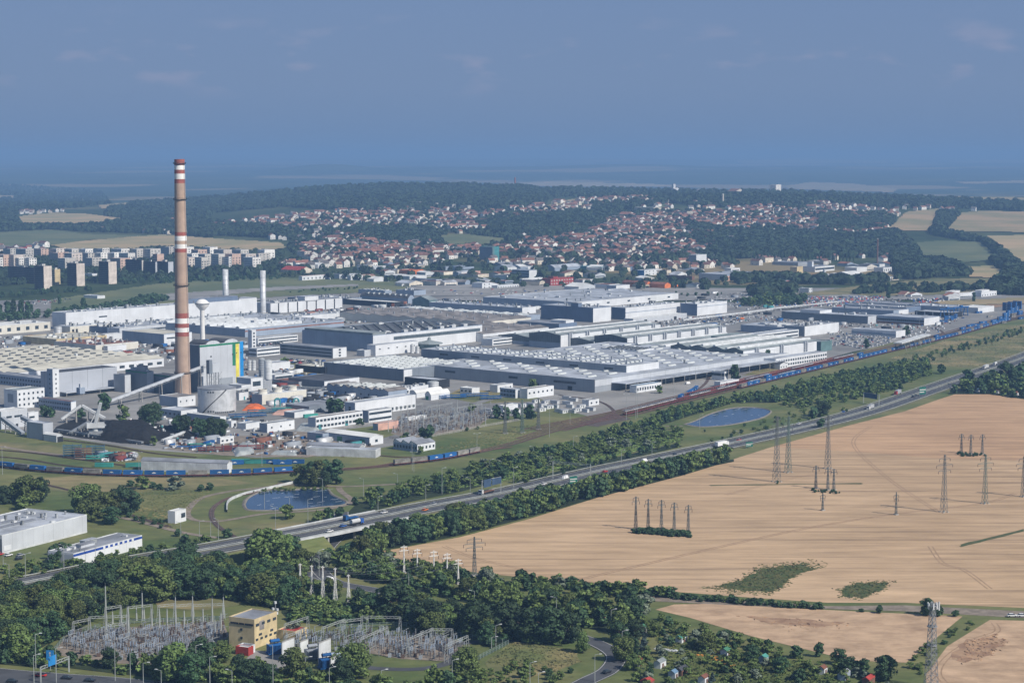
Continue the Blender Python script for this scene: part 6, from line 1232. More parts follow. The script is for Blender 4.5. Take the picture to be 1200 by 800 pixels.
for lab, xs in (('slim pylon in the hedged row of five in the wheat', [(745, 620, 581), (759.5, 622, 584), (775, 624, 585), (790, 625, 588), (806.5, 626, 591)]), ('slim pylon of the distant trio in the wheat', [(1126.5, 531, 508), (1137.5, 532, 509), (1151, 532, 508.5)]), ('short pylon on the weedy island in the wheat', [(956, 572, 545), (970, 574, 548), (977, 574, 549)])):
    for x, b, tp in xs: auto(pylon(lab, x, b, tp, [(.84, 2.4), (.95, 1.8)], wb=.8, group='g'), lab, 'pylon', 'row of slim pylons')
for lab, x, b, tp in (('lone short pylon left in the wheat', 964, 598, 577), ('lone short pylon in the middle of the wheat', 1050, 603, 576)): pylon(lab, x, b, tp, [(.7, 1.5), (.85, 1.8)], wb=.6)
for x, b, tp in ((473.5, 671, 638), (489, 672, 642), (508.5, 678, 644), (524, 679, 647), (537, 684, 654)): auto(pylon('x', x, b, tp, [(.80, 2.6), (.93, 2.0)], 'ch_white', wb=.45, group='g'), 'pale concrete pylon with two arms at the woods edge', 'pylon', 'pale pylons at the woods edge')
for x, b, tp in ((352, 702, 660), (365.5, 704, 662), (378.5, 706, 663), (393, 708, 665), (408.5, 710, 673)): auto(pylon('x', x, b, tp, [(.98, .8)], 'ch_white', wb=.95, group='g', th=.13), 'white tapering lattice mast in the woods', 'mast', 'white tapering lattice masts')
p = P(1091, 806); t = thing('telecom_mast', 'tall grey lattice telecom mast with antennas at the lower right', 'mast', p, .5); s = mpp(p); h = 102 * s
mb = MB(); lattice(mb, h, 2.1, .75, 15, .2); obj('lattice_mast', mb, 'steel', t)
for z in (.5, .72, .96): mb = MB(); mb.lathe(0, 0, [(1.2, h*z), (2.0, h*z), (2.0, h*z + .3), (1.2, h*z + .3)], 12); obj('platform', mb, 'steel', t)
for k in range(6): a = k * 1.05; mb = MB(); mb.box(-.2, .2, -.15, .15, h*.93, h*1.0); obj('antenna', mb, 'ventwhite', t, (1.9 * math.cos(a), 1.9 * math.sin(a), 0))
mb = MB(); mb.cyl(3.2, 0, h*.9, h*1.0, .35, .35, 10); mb.bar((0, 0, h*.92), (3.2, 0, h*.92), .2); obj('drum_antenna', mb, 'ventwhite', t)
def lamp(h, arm=True, dbl=False):
    t = link('street_lamp', None); mb = MB(); mb.cyl(0, 0, 0, h, .17, .1, 8)
    if arm:
        for s in ((-1, 1) if dbl else (1,)): mb.bar((0, 0, h), (s * 2.0, 0, h + .35), .14)
    obj('pole', mb, 'galv', t)
    for s in ((-1, 1) if dbl else (1,)): mb = MB(); x = s * 2.2 if arm else 0; mb.box(x - .55, x + .55, -.22, .22, h + .28, h + .48); obj('lamp_head', mb, 'ventwhite', t)
    return t
LP = {}
def put_lamp(px, pyb, pyt, desc='street lamp', dbl=False, rz=None, group='street lamps', arm=True):
    p = P(px, pyb); h = max(5, round((pyb - pyt) * mpp(p))); k = (h, dbl, arm); rz = RND.choice((0, .4, 2.8)) if rz is None else rz
    if k in LP: o = dup(LP[k], p, rz)
    else: o = LP[k] = lamp(h, arm, dbl); o.location = p; o.rotation_euler = (0, 0, rz)
    auto(o, desc, 'street lamp', group)
for px, b, tp in [(4, 672, 648), (11, 688, 662), (30, 677, 648), (75, 669, 638), (112, 662, 637), (212, 636, 611), (234, 637, 610), (247, 635, 610), (256, 632, 609), (292, 657, 632), (323, 628, 593), (361, 623, 584), (378, 588, 560), (443, 602, 582), (499, 588, 569), (518, 579, 548), (551, 581, 560), (602, 572, 548), (426, 582, 560), (466, 576, 556), (574, 551, 538), (625, 537, 524), (672, 528, 512), (728, 543, 528), (764, 535, 518), (339, 656, 630), (374, 675, 645), (339.5, 601, 582), (1196, 423, 408), (866, 520, 506), (820, 503, 486)]: put_lamp(px, b, tp, 'grey street lamp along the highway', group='lamps along the highway')
for px, b, tp in [(40, 806, 768), (66, 800, 757), (135, 798, 750), (153, 806, 765), (168, 803, 777), (189, 806, 786), (230, 797, 755), (246, 802, 770), (272, 806, 785), (320, 806, 756), (358, 793, 768), (386, 806, 781), (447, 806, 786), (42, 783, 742), (530, 806, 773), (548, 806, 790), (581, 757, 733), (576, 760, 748), (652, 726, 700), (716, 741, 715), (729, 770, 739), (697, 799, 767), (621, 806, 775), (631, 806, 789), (479, 693, 671), (556, 710, 692)]: put_lamp(px, b, tp, 'grey street lamp among the trees at the lower edge', group='lamps along the lower roads')
for px, b, tp in [(745, 491, 455), (747, 489, 458), (734, 492, 462), (780, 461, 434), (790, 465, 440), (815, 452, 428), (845, 452, 428), (808, 446, 430), (762, 458, 436), (163, 557, 529), (3, 556, 524), (644, 512, 478), (668, 497, 478), (483, 551, 510), (485, 553, 530), (907, 437, 410), (943, 437, 402), (1009, 413, 392), (1077, 398, 374), (1120, 373, 352), (1170, 378, 356), (307, 546, 520), (559, 528, 508), (310, 596, 575)]: put_lamp(px, b, tp, 'tall lamp mast along the railway', True, group='lamp masts along the railway')
def gantry(nm, lab, x0, y0, x1, y1, top, signs, hwy=True, m='sign_dark'):
    a, b = Vector(P(x0, y0)), Vector(P(x1, y1)); t = thing(nm, lab, 'road sign', a); b = b - a; h = top; u = b.normalized()
    for q in (Vector((0, 0, 0)), b): mb = MB(); mb.bar(q, q + Vector((0, 0, h)), .5); obj('post', mb, 'galv', t)
    mb = MB()
    for dz in (0, -1.1): mb.bar(Vector((0, 0, h + dz)), b + Vector((0, 0, h + dz)), .22)
    n = int(b.length / 1.8)
    for i in range(n): mb.bar(b * (i / n) + Vector((0, 0, h - 1.1 * (i % 2))), b * ((i + 1) / n) + Vector((0, 0, h - 1.1 * ((i + 1) % 2))), .12)
    obj('truss_beam', mb, 'galv', t)
    nrm = Vector((u.y, -u.x, 0)) * .35
    for f0, f1, z0, z1, c_ in signs:
        for k, g_ in ((1, c_),):
            mb = MB(); q, r_ = b * f0, b * f1
            vs = [q + nrm + Vector((0, 0, z0)), r_ + nrm + Vector((0, 0, z0)), r_ + nrm + Vector((0, 0, z1)), q + nrm + Vector((0, 0, z1))]; vs += [v + nrm * .5 for v in vs]; mb.add(vs, [(0, 1, 2, 3), (7, 6, 5, 4), (0, 4, 5, 1), (1, 5, 6, 2), (2, 6, 7, 3), (3, 7, 4, 0)]); sb = obj('sign_panel', mb, c_, t)
gantry('sign_gantry', 'large dark sign gantry over the highway near the timber truck', 565, 583, 587, 578, 10.5, [(.05, .45, 6.0, 10.8, 'sign_dark'), (.5, .98, 6.4, 10.4, 'sign_dark')])
gantry('sign_gantry', 'slim empty truss gantry over the highway', 648, 561, 692, 565, 11.5, [])
gantry('sign_gantry', 'distant blue sign gantry over the highway', 1012, 472, 1030, 475, 9, [(.05, .9, 5, 9, 'sign_dark')])
gantry('sign_gantry', 'sign gantry with blue board at the lower left corner', 48, 800, 81, 787, 6.5, [(.24, .52, 5.6, 9.4, 'sign_blue')])
def board(px, py, w_, z0, z1, m, lab):
    p = P(px, py); t = thing('road_sign', lab, 'road sign', p, .5); mb = MB(); mb.box(-w_/2, w_/2, -.08, .08, z0, z1); obj('panel', mb, m, t); mb = MB(); mb.box(-w_/2 + .2, w_/2 - .2, -.11, -.085, z0 + (z1 - z0) * .55, z0 + (z1 - z0) * .68); mb.box(-w_/2 + .2, w_/4, -.11, -.085, z0 + (z1 - z0) * .25, z0 + (z1 - z0) * .38); obj('marking', mb, 'paint', t)
    for x in (-w_/2 + .4, w_/2 - .4): mb = MB(); mb.bar((x, .12, 0), (x, .12, z1), .18); obj('post', mb, 'galv', t)
board(672, 568, 5.5, 1, 5.5, 'sign_green', 'green sign board beside the highway, near the gantry'); board(878, 525, 6, 1, 4.5, 'sign_green', 'green sign board before the wheat'); board(1081, 464, 7, 1.5, 8, 'sign_green', 'big green sign board on the far highway')
p = P(59, 785); t = thing('direction_sign', 'blue motorway direction sign with white arrow beside the corner gantry', 'road sign', p, -.2); mb = MB(); mb.box(-1.6, 1.6, -.1, .1, 4.2, 8.2); obj('panel', mb, 'sign_blue', t); mb = MB(); mb.box(-.12, .12, -.14, -.105, 4.8, 7.0); mb.add([(-.5, -.13, 7.0), (.5, -.13, 7.0), (0, -.13, 7.7)], [(0, 1, 2)]); mb.box(.3, .45, -.14, -.105, 4.8, 6.2); obj('arrow_marking', mb, 'paint', t); mb = MB(); mb.bar((0, .15, 0), (0, .15, 8.2), .25); obj('post', mb, 'galv', t)
# guard rails of the highway
for s in (-13, -1.4, 1.4, 13):
    g = off(g0, s); mb = MB(); ribbon(mb, g, -.08, .08, 1.05, hwz, .35)
    for i in range(0, len(g) - 1):
        q, r_ = Vector((*g[i][:2], hwz(g[i]))), Vector((*g[i+1][:2], hwz(g[i+1]))); n = int((r_ - q).length / 4)
        for k in range(n): v = q.lerp(r_, k / n); mb.bar(v, v + Vector((0, 0, .9)), .14)
    tag(obj('guard_rail', mb, 'galv'), {-13: 'galvanised guard rail on the far edge of the highway', -1.4: 'galvanised guard rail of the median, far one', 1.4: 'galvanised guard rail of the median, near one', 13: 'galvanised guard rail on the near edge of the highway'}[s], 'guard rail')
# ------------------------------------------------------------ substations
def portal(px0, py0, px1, py1, h, lab, m='galv', n=2, th=.2, group='portal frames'):
    a, b = Vector(P(px0, py0)), Vector(P(px1, py1)); t = thing('portal_frame', lab, 'portal frame', a); b = b - a
    for i in range(n):
        q = b * (i / (n - 1)); mb = MB(); u = Vector((.9, 0, 0))
        mb.bar(q - u, q + Vector((-.25, 0, h)), th); mb.bar(q + u, q + Vector((.25, 0, h)), th)
        for k in range(6): z0, z1 = h * k / 6, h * (k + 1) / 6; w0, w1 = .9 - .65 * k / 6, .9 - .65 * (k + 1) / 6; mb.bar(q + Vector((-w0, 0, z0)), q + Vector((w1, 0, z1)), th * .6)
        obj('post', mb, m, t)
    mb = MB(); L_ = b.length; k = max(4, int(L_ / 1.6))
    for dz in (0, -.9): mb.bar(Vector((0, 0, h + dz)), b + Vector((0, 0, h + dz)), th * .8)
    for i in range(k): mb.bar(b * (i / k) + Vector((0, 0, h - .9 * (i % 2))), b * ((i + 1) / k) + Vector((0, 0, h - .9 * ((i + 1) % 2))), th * .55)
    obj('lattice_beam', mb, m, t)
def ins_proto(kind):
    t = link('insulator_post', None)
    mb = MB()
    if kind == 0: mb.box(-.2, .2, -.2, .2, 0, 2.3); mb.box(-1.9, 1.9, -.18, .18, 2.3, 2.6); [mb.box(x - .14, x + .14, -.14, .14, 0, 2.3) for x in (-1.7, 1.7)]
    else: mb.box(-.3, .3, -.3, .3, 0, 2.0)
    obj('steel_stand', mb, 'steel', t); mb = MB()
    for x in ((-1.6, 0, 1.6) if kind == 0 else (0,)):
        pr = [(.16, 2.0 if kind else 2.6)]; z = pr[0][1]
        for i in range(5): pr += [(.34, z + .12), (.15, z + .3)]; z += .36
        mb.lathe(x, 0, pr, 8); mb.cyl(x, 0, z, z + .25, .3, .3, 8)
    obj('ceramic_insulator', mb, 'ceramic' if kind else 'bluegrey', t)
    if kind == 0: mb = MB(); mb.bar((-2.0, 0, 4.7), (2.0, 0, 4.7), .14); obj('busbar', mb, 'galv', t)
    return t
IP = [ins_proto(0), ins_proto(1)]; iu = set()
def yard_eq(poly, n, sx, sy, a, desc, group):
    pl = [P(*q)[:2] for q in poly]; xs = [p[0] for p in pl]; ys = [p[1] for p in pl]; c = (sum(xs)/len(xs), sum(ys)/len(ys)); sp = []
    for i in range(-60, 60):
        for j in range(-60, 60):
            x = c[0] + math.cos(a) * i * sx - math.sin(a) * j * sy; y = c[1] + math.sin(a) * i * sx + math.cos(a) * j * sy
            if inpoly(x, y, pl) and RND.random() < .93: sp.append((x, y))
    RND.shuffle(sp)
    for x, y in sp[:n]:
        k = RND.choice((0, 0, 1)); s = IP[k]
        if k in iu: o = dup(s, (x, y, .15), a + RND.choice((0, 1.57)), RND.uniform(.6, .95))
        else: iu.add(k); o = s; o.location = (x, y, .15)
        auto(o, desc + (' with three insulators' if k == 0 else ' with one insulator'), 'insulator', group)
SA = math.radians(90 - 27)
yard_eq([(72, 760), (84, 745), (150, 742), (250, 736), (262, 744), (240, 762), (180, 774), (120, 768)], 140, 4.6, 4.6, SA, 'switch stand in the left substation', 'equipment of the left substation')
yard_eq([(330, 750), (400, 741), (450, 742), (520, 748), (545, 757), (525, 776), (450, 768), (400, 760), (350, 762)], 88, 4.6, 5.5, SA, 'switch stand in the right substation', 'equipment of the right substation')
yard_eq([(464, 505), (470, 490), (500, 484), (560, 482), (580, 488), (560, 497), (520, 506), (480, 511)], 68, 6.0, 10, math.pi/2 - A0, 'switch stand in the works substation', 'equipment of the works substation')
sheet('gravel_bed', [(62, 766), (76, 745), (110, 737), (262, 728), (268, 745), (245, 768), (190, 780), (120, 776)], 'gravel', .12, 'gravel bed of the left substation'); sheet('gravel_bed', [(405, 760), (450, 745), (505, 745), (545, 752), (530, 775), (470, 772)], 'gravel', .15, 'gravel bed of the right substation'); sheet('gravel_bed', [(458, 508), (466, 488), (500, 481), (580, 484), (560, 500), (520, 508), (480, 513)], 'gravel', .18, 'gravel bed of the works substation')
sheet('concrete_yard', [(288, 772), (300, 762), (322, 764), (352, 774), (345, 784), (310, 784)], 'yard_light', .2, 'pale concrete yard below the yellow switch house')
sheet('lawn', [(330, 785), (400, 765), (545, 778), (560, 790), (420, 808), (330, 806)], 'grass', .1, 'lawn before the right substation'); sheet('lawn', [(110, 772), (180, 775), (200, 785), (160, 792), (100, 783)], 'grass', .1, 'lawn before the left substation')
def small_eq(poly, n, a, lab, seed):
    r = random.Random(seed); pl = [P(*q)[:2] for q in poly]; xs = [p[0] for p in pl]; ys = [p[1] for p in pl]; mb = MB(); k = 0; dx, dy = math.cos(a), math.sin(a)
    while k < n:
        x, y = r.uniform(min(xs), max(xs)), r.uniform(min(ys), max(ys))
        if not inpoly(x, y, pl): continue
        k += 1; h = r.uniform(2, 4.6); mb.k = r.choice((0, 0, 1, 2)); mb.cyl(x, y, 0, h, .13, .11, 5, False)
        for z in (.62, .8, 1.0): mb.box(x - .26, x + .26, y - .26, y + .26, h * z - .2, h * z)
        if r.random() < .45: l = r.uniform(2, 6); mb.k = r.choice((0, 3)); mb.bar((x, y, h), (x + dx * l, y + dy * l, h), .12)
        if r.random() < .25: mb.k = r.choice((1, 2)); mb.box(x - .7, x + .7, y - .5, y + .5, .2, 1.7)
    tag(obj('busbars', mb, ['steel', 'midgrey', 'ceramic', 'galv']), lab, 'busbars', kind='stuff')
small_eq([(72, 762), (84, 743), (150, 738), (262, 730), (266, 744), (240, 766), (180, 777), (120, 772)], 420, SA, 'fine posts and busbars of the left substation', 1)
small_eq([(330, 750), (400, 741), (450, 742), (520, 748), (545, 757), (525, 776), (450, 770), (400, 762), (350, 764)], 230, SA, 'fine posts and busbars of the right substation', 2)
small_eq([(460, 507), (468, 489), (500, 482), (565, 482), (580, 488), (560, 499), (520, 507), (480, 512)], 620, math.pi/2 - A0, 'fine posts and busbars of the works substation', 3)
for i, (a, b, c, d) in enumerate([(400, 751, 431, 747), (423, 769, 454, 755), (424, 748, 469, 749), (478, 770, 507, 757), (505, 758, 530, 758), (523, 777, 548, 766), (334, 752, 361, 743), (378, 756, 404, 746), (334, 764, 352, 757)]): portal(a, b, c, d, [9, 8, 10, 8, 8, 8, 8, 8, 7][i], 'pale green lattice portal frame in the right substation, ' + ['upper left one', 'one left of the middle', 'tall one at the back', 'one right of the middle', 'small one at the back right', 'rightmost one', 'one before the relay house', 'one beside the relay house', 'one beside the blue transformer'][i], n=3 if i in (1, 3) else 2)
for i, (a, b, c, d) in enumerate([(124, 731, 142, 728), (150, 730, 178, 727), (186, 728, 205, 726), (205, 728, 226, 726), (226, 727, 262, 726), (86, 748, 105, 744), (105, 742, 150, 740), (125, 752, 150, 748), (465, 489, 495, 484), (500, 488, 530, 483), (535, 489, 565, 484), (490, 503, 520, 497), (525, 500, 550, 494)]): portal(a, b, c, d, 7.5 if i < 8 else 8, 'grey lattice portal frame in the %s, %s' % ('left substation' if i < 8 else 'works substation', ['first of the back row from the left', 'second of the back row', 'third of the back row', 'fourth of the back row', 'rightmost of the back row', 'front left one', 'long one in the middle', 'short one near the bare patch', 'back left one', 'back middle one', 'back right one', 'front left one', 'front right one'][i]))
for px, b, tp in [(124, 723, 686), (124.5, 749, 718), (142, 738, 710), (150.5, 748, 711), (167, 727, 694), (178, 735, 713), (187, 735, 713), (196, 736, 713), (206, 736, 699), (216, 734, 715), (226, 730, 698), (238, 732, 713), (249, 732, 701), (252, 748, 725), (262, 724, 699), (259, 738, 718), (132, 730, 716), (160, 727, 711), (169, 727, 712)]:
    p = P(px, b); h = (b - tp) * mpp(p); t = thing('lightning_mast', '', 'mast', p); mb = MB(); mb.cyl(0, 0, 0, h, .5, .22, 8); obj('concrete_pole', mb, 'galv', t); mb = MB(); mb.cyl(0, 0, h, h + 1.6, .08, .03, 6); obj('tip', mb, 'steel', t); auto(t, 'slim pale mast in the left substation', 'mast', 'slim masts of the left substation')
for px, b, tp in [(470, 507, 478), (478, 503, 476), (487, 500, 478), (496, 506, 480), (506, 503, 476), (515, 497, 474), (524, 505, 479), (533, 500, 476), (543, 503, 478), (552, 497, 473), (560, 495, 472), (569, 498, 475), (460, 500, 480), (575, 490, 470), (455, 506, 492), (536, 484, 468), (512, 486, 470)]:
    p = P(px, b); h = (b - tp) * mpp(p); t = thing('lightning_mast', '', 'mast', p); mb = MB(); mb.cyl(0, 0, 0, h, .35, .2, 8); obj('concrete_pole', mb, 'galv', t); mb = MB(); mb.cyl(0, 0, h, h + 1.6, .08, .03, 6); obj('tip', mb, 'steel', t); auto(t, 'slim pale mast in the works substation', 'mast', 'slim masts of the works substation')
def transformer(px, py, lab, m, a=.5):
    p = P(px, py); t = thing('transformer', lab, 'transformer', (p[0], p[1], .15), a); mb = MB(); mb.box(-3, 3, -1.6, 1.6, .8, 4.2); mb.box(-3.4, 3.4, -2, 2, .3, .8); obj('tank', mb, m, t)
    mb = MB(); [mb.box(-2.8 + k * .6, -2.6 + k * .6, -2.6, -1.6, 1, 3.9) for k in range(10)]; obj('radiator', mb, m, t)
    mb = MB(); mb.add([(x, 1.0 * math.cos(i * .52), 5.6 + .7 * math.sin(i * .52)) for x in (-2, 2) for i in range(12)], [(i, (i+1) % 12, 12 + (i+1) % 12, 12 + i) for i in range(12)] + [tuple(range(11, -1, -1)), tuple(range(12, 24))]); obj('oil_tank', mb, m, t)
    for x in (-1.6, 0, 1.6): mb = MB(); mb.cyl(x, .4, 4.2, 6.6, .22, .1, 8); obj('bushing', mb, 'ceramic', t)
transformer(322, 766, 'blue transformer beside the yellow switch house', 'container_blue'); transformer(366, 772, 'dark grey transformer behind the white fire wall', 'midgrey'); transformer(383, 783, 'blue transformer at the right of the white fire wall', 'container_blue'); transformer(393, 782, 'light grey and blue transformer, rightmost of four', 'bluegrey')
def fwall(px, py, L_, h, lab):
    p = P(px, py); t = thing('fire_wall', lab, 'wall', p, SA); mb = MB(); mb.box(0, L_, 0, .5, 0, h); obj('slab', mb, 'ventwhite', t); mb = MB(); mb.box(-.1, L_ + .1, -.1, .6, h, h + .2); obj('coping', mb, 'concrete', t)
fwall(331, 775, 9, 8, 'white fire wall beside the blue transformer'); fwall(374, 779, 9, 9, 'taller white fire wall in the middle of the transformers'); fwall(352, 766, 6, 5, 'small white fire wall behind the tree'); fwall(388, 786, 5, 5, 'low white fire wall at the right transformer')
p = P(323, 738); t = thing('antenna_mast', 'antenna mast with white drums behind the yellow switch house', 'mast', p); h = 34 * mpp(p); mb = MB(); mb.cyl(0, 0, 0, h, .3, .2, 8); obj('pole', mb, 'steel', t)
for z, x in ((.97, 0), (.75, -1), (.72, .8), (.6, .6)): mb = MB(); mb.cyl(x, 0, h * z - .5, h * z + .5, .6, .6, 10); obj('drum_antenna', mb, 'ventwhite', t)
for i in range(5):
    a_ = [(352, 702, 660), (365.5, 704, 662), (378.5, 706, 663), (393, 708, 665), (408.5, 710, 673)][i]; b_ = [(473.5, 671, 638), (489, 672, 642), (508.5, 678, 644), (524, 679, 647), (537, 684, 654)][i]
    A_, B_ = [Vector(P(q[0], q[1])) + Vector((0, 0, (q[1] - q[2]) * mpp(P(q[0], q[1])) * .9)) for q in (a_, b_)]; mb = MB()
    for k in range(24): u, v = k / 24, (k + 1) / 24; mb.bar(A_.lerp(B_, u) - Vector((0, 0, 16 * u * (1 - u))), A_.lerp(B_, v) - Vector((0, 0, 16 * v * (1 - v))), .06)
    auto(obj('power_line', mb, 'steel'), 'sagging wire from a white mast to the pale pylons', 'power line', 'sagging wires over the woods')
def fence(pts, h, m, lab, sp=3):
    g = [Vector(P(*q)) for q in pts]; t = thing('fence', lab, 'fence', (0, 0, 0)); mb = MB(); mp_ = MB()
    for a, b in zip(g[:-1], g[1:]):
        n = max(1, int((b - a).length / sp))
        for k in range(n): v = a.lerp(b, k / n); mp_.bar(v, v + Vector((0, 0, h)), .14)
        for z in (.3, .6, .9): mb.bar(a + Vector((0, 0, h * z)), b + Vector((0, 0, h * z)), .07, .25)
    obj('fence_posts', mp_, 'galv', t)['kind'] = 'stuff'; obj('fence_rails', mb, m, t)
fence([(395, 737), (470, 733), (560, 750), (596, 755), (563, 772), (530, 795)], 2.2, 'lattice_green', 'pale green fence round the right substation'); fence([(456, 514), (480, 517), (530, 508), (570, 500), (610, 493)], 2.2, 'concrete', 'pale concrete fence of the works substation'); fence([(60, 768), (75, 750), (100, 742), (118, 735)], 2.2, 'lattice_green', 'green fence left of the left substation'); fence([(140, 731), (260, 726)], 2.0, 'lattice_green', 'green fence behind the left substation'); fence([(380, 505), (420, 500), (440, 496)], 2, 'concrete', 'pale fence before the white office')
p = P(1048, 403); beam_way('crossing_canopy', 'open white frame canopy over the sidings', (1052, 402), (1086, 392), 9, 9, 9, 1.2, 6, 'ventwhite', 'canopy')
for px, py, lab in [(1110, 372, 'blue gantry crane of the container terminal, left'), (1126, 370, 'blue gantry crane of the container terminal, right')]:
    p = P(px, py); t = thing('gantry_crane', lab, 'crane', (p[0], p[1], .2), .6); h = 11
    for x in (-9, 9):
        mb = MB()
        for y in (-4, 4): mb.bar((x, y, 0), (x, y * .5, h), .8)
        mb.bar((x, -4, .8), (x, 4, .8), .8); obj('leg_frame', mb, 'container_blue', t)
    mb = MB(); mb.bar((-14, 0, h), (14, 0, h), 1.6, 1.8); obj('bridge_beam', mb, 'container_blue', t); mb = MB(); mb.box(-2, 2, -1.6, 1.6, h + .9, h + 2.6); mb.box(-.4, .4, -.4, .4, 6, h); obj('trolley', mb, 'container_blue', t)
# ------------------------------------------------------------ vegetation
def crown_arrays(seed, R, Ht, nc, nl, ls, shape='round'):
    r = np.random.RandomState(seed); C = []
    for i in range(nc):
        a = r.uniform(0, 6.283); f = (i + .5) / nc; z = f
        if shape == 'poplar': rad = R * .55 * math.sin(math.pi * min(.97, .12 + .85 * f)) * r.uniform(0, .7); cr = R * r.uniform(.45, .6)
        elif shape == 'spruce': rad = R * (1 - f) * r.uniform(.2, .75); cr = R * (.42 - .28 * f)
        else: rad = R * math.sqrt(max(0, 1 - (1.75 * f - .8) ** 2)) * r.uniform(.25, .82); cr = R * r.uniform(.20, .42)
        C.append((rad * math.cos(a), rad * math.sin(a), Ht * (.10 + .78 * z), cr))
    n = nc * nl; ci = np.repeat(np.arange(nc), nl); C = np.array(C)
    d = r.normal(size=(n, 3)); d[:, 2] = d[:, 2] * .8 + .25; d /= np.linalg.norm(d, axis=1)[:, None]
    p = C[ci, :3] + d * (C[ci, 3] * r.uniform(.72, 1.08, n))[:, None] * np.array([1, 1, .85])
    p[:, 2] = np.maximum(p[:, 2], .2)
    nn = d + r.normal(size=(n, 3)) * .45; nn /= np.linalg.norm(nn, axis=1)[:, None]; t1 = np.cross(nn, r.normal(size=(n, 3))); t1 /= np.linalg.norm(t1, axis=1)[:, None]; t2 = np.cross(nn, t1)
    s = ls * r.uniform(.6, 1.35, n)[:, None]; V = np.stack([p - t1*s - t2*s*.7, p + t1*s - t2*s*.7, p + t1*s*.8 + t2*s*.8, p - t1*s*.8 + t2*s*.8], 1).reshape(-1, 3)
    return V, np.arange(n * 4).reshape(-1, 4)
def trunk_mesh(h, r0, limbs=5, seed=0):
    mb = MB(); mb.cyl(0, 0, -.3, h * .7, r0, r0 * .45, 7); r = random.Random(seed)
    for i in range(limbs): a = r.uniform(0, 6.28); z = h * r.uniform(.25, .55); mb.bar((0, 0, z), (math.cos(a) * h * .25, math.sin(a) * h * .25, z + h * .22), r0 * .6)
    return mb.mesh('trunk', 'bark')
# prototype: (kind, crown mesh, trunk mesh), all 10 m high
TP = {}
def proto(key, seed, R, nc, nl, ls, m, shape='round'):
    V, Q = crown_arrays(seed, R, 10, nc, nl, ls, shape); TP[key] = (big_mesh('crown', V, Q, [m]), trunk_mesh(10, .28, 5, seed))
for i in range(4): proto('round%d' % i, i + 1, 4.2 + .3 * i, 34, 120, .24, 'crown')
for i in range(2): proto('dark%d' % i, i + 11, 4.2, 34, 120, .24, 'crown_dark')
proto('grey0', 21, 4.2, 20, 100, .32, 'crown_grey'); proto('poplar0', 22, 2.1, 16, 80, .32, 'crown_dark', 'poplar'); proto('spruce0', 23, 2.7, 16, 80, .3, 'spruce', 'spruce'); proto('tall0', 24, 3.1, 20, 90, .33, 'crown', 'round'); proto('tall1', 25, 3.0, 20, 90, .33, 'crown_dark', 'round')
NMS = {'round': 'rounded mid green tree', 'dark': 'dense dark green tree', 'grey': 'pale silvery green tree', 'poplar': 'narrow dark poplar', 'spruce': 'blue green spruce', 'tall': 'tall slender green tree'}
TREES = []   # (x, y, h, key, width, zone)
def addtree(px, py, hpx=None, h=None, key=None, wd=1.0, zone=''):
    p = P(px, py); h = h or hpx * mpp(p); key = key or RND.choice(['round0', 'round1', 'round2', 'round3', 'dark0', 'dark1']); TREES.append((p[0], p[1], h, key, wd, zone, 1))
def scatter(poly, spacing, hr, keys, seed, wd=1.0, zone='', pr=0):
    r = random.Random(seed); pl = [P(*q)[:2] for q in poly]; xs = [p[0] for p in pl]; ys = [p[1] for p in pl]; x = min(xs); k = 0
    while x < max(xs):
        y = min(ys)
        while y < max(ys):
            a, b = x + r.uniform(-.45, .45) * spacing, y + r.uniform(-.45, .45) * spacing
            if inpoly(a, b, pl): TREES.append((a, b, r.uniform(*hr), r.choice(keys), wd * r.uniform(.85, 1.15), zone, pr)); k += 1
            y += spacing
        x += spacing
    return k
RD = ['round0', 'round1', 'round2', 'round3', 'dark0', 'dark1', 'dark0']; SH = ['round0', 'round1', 'round2', 'round3', 'dark0']
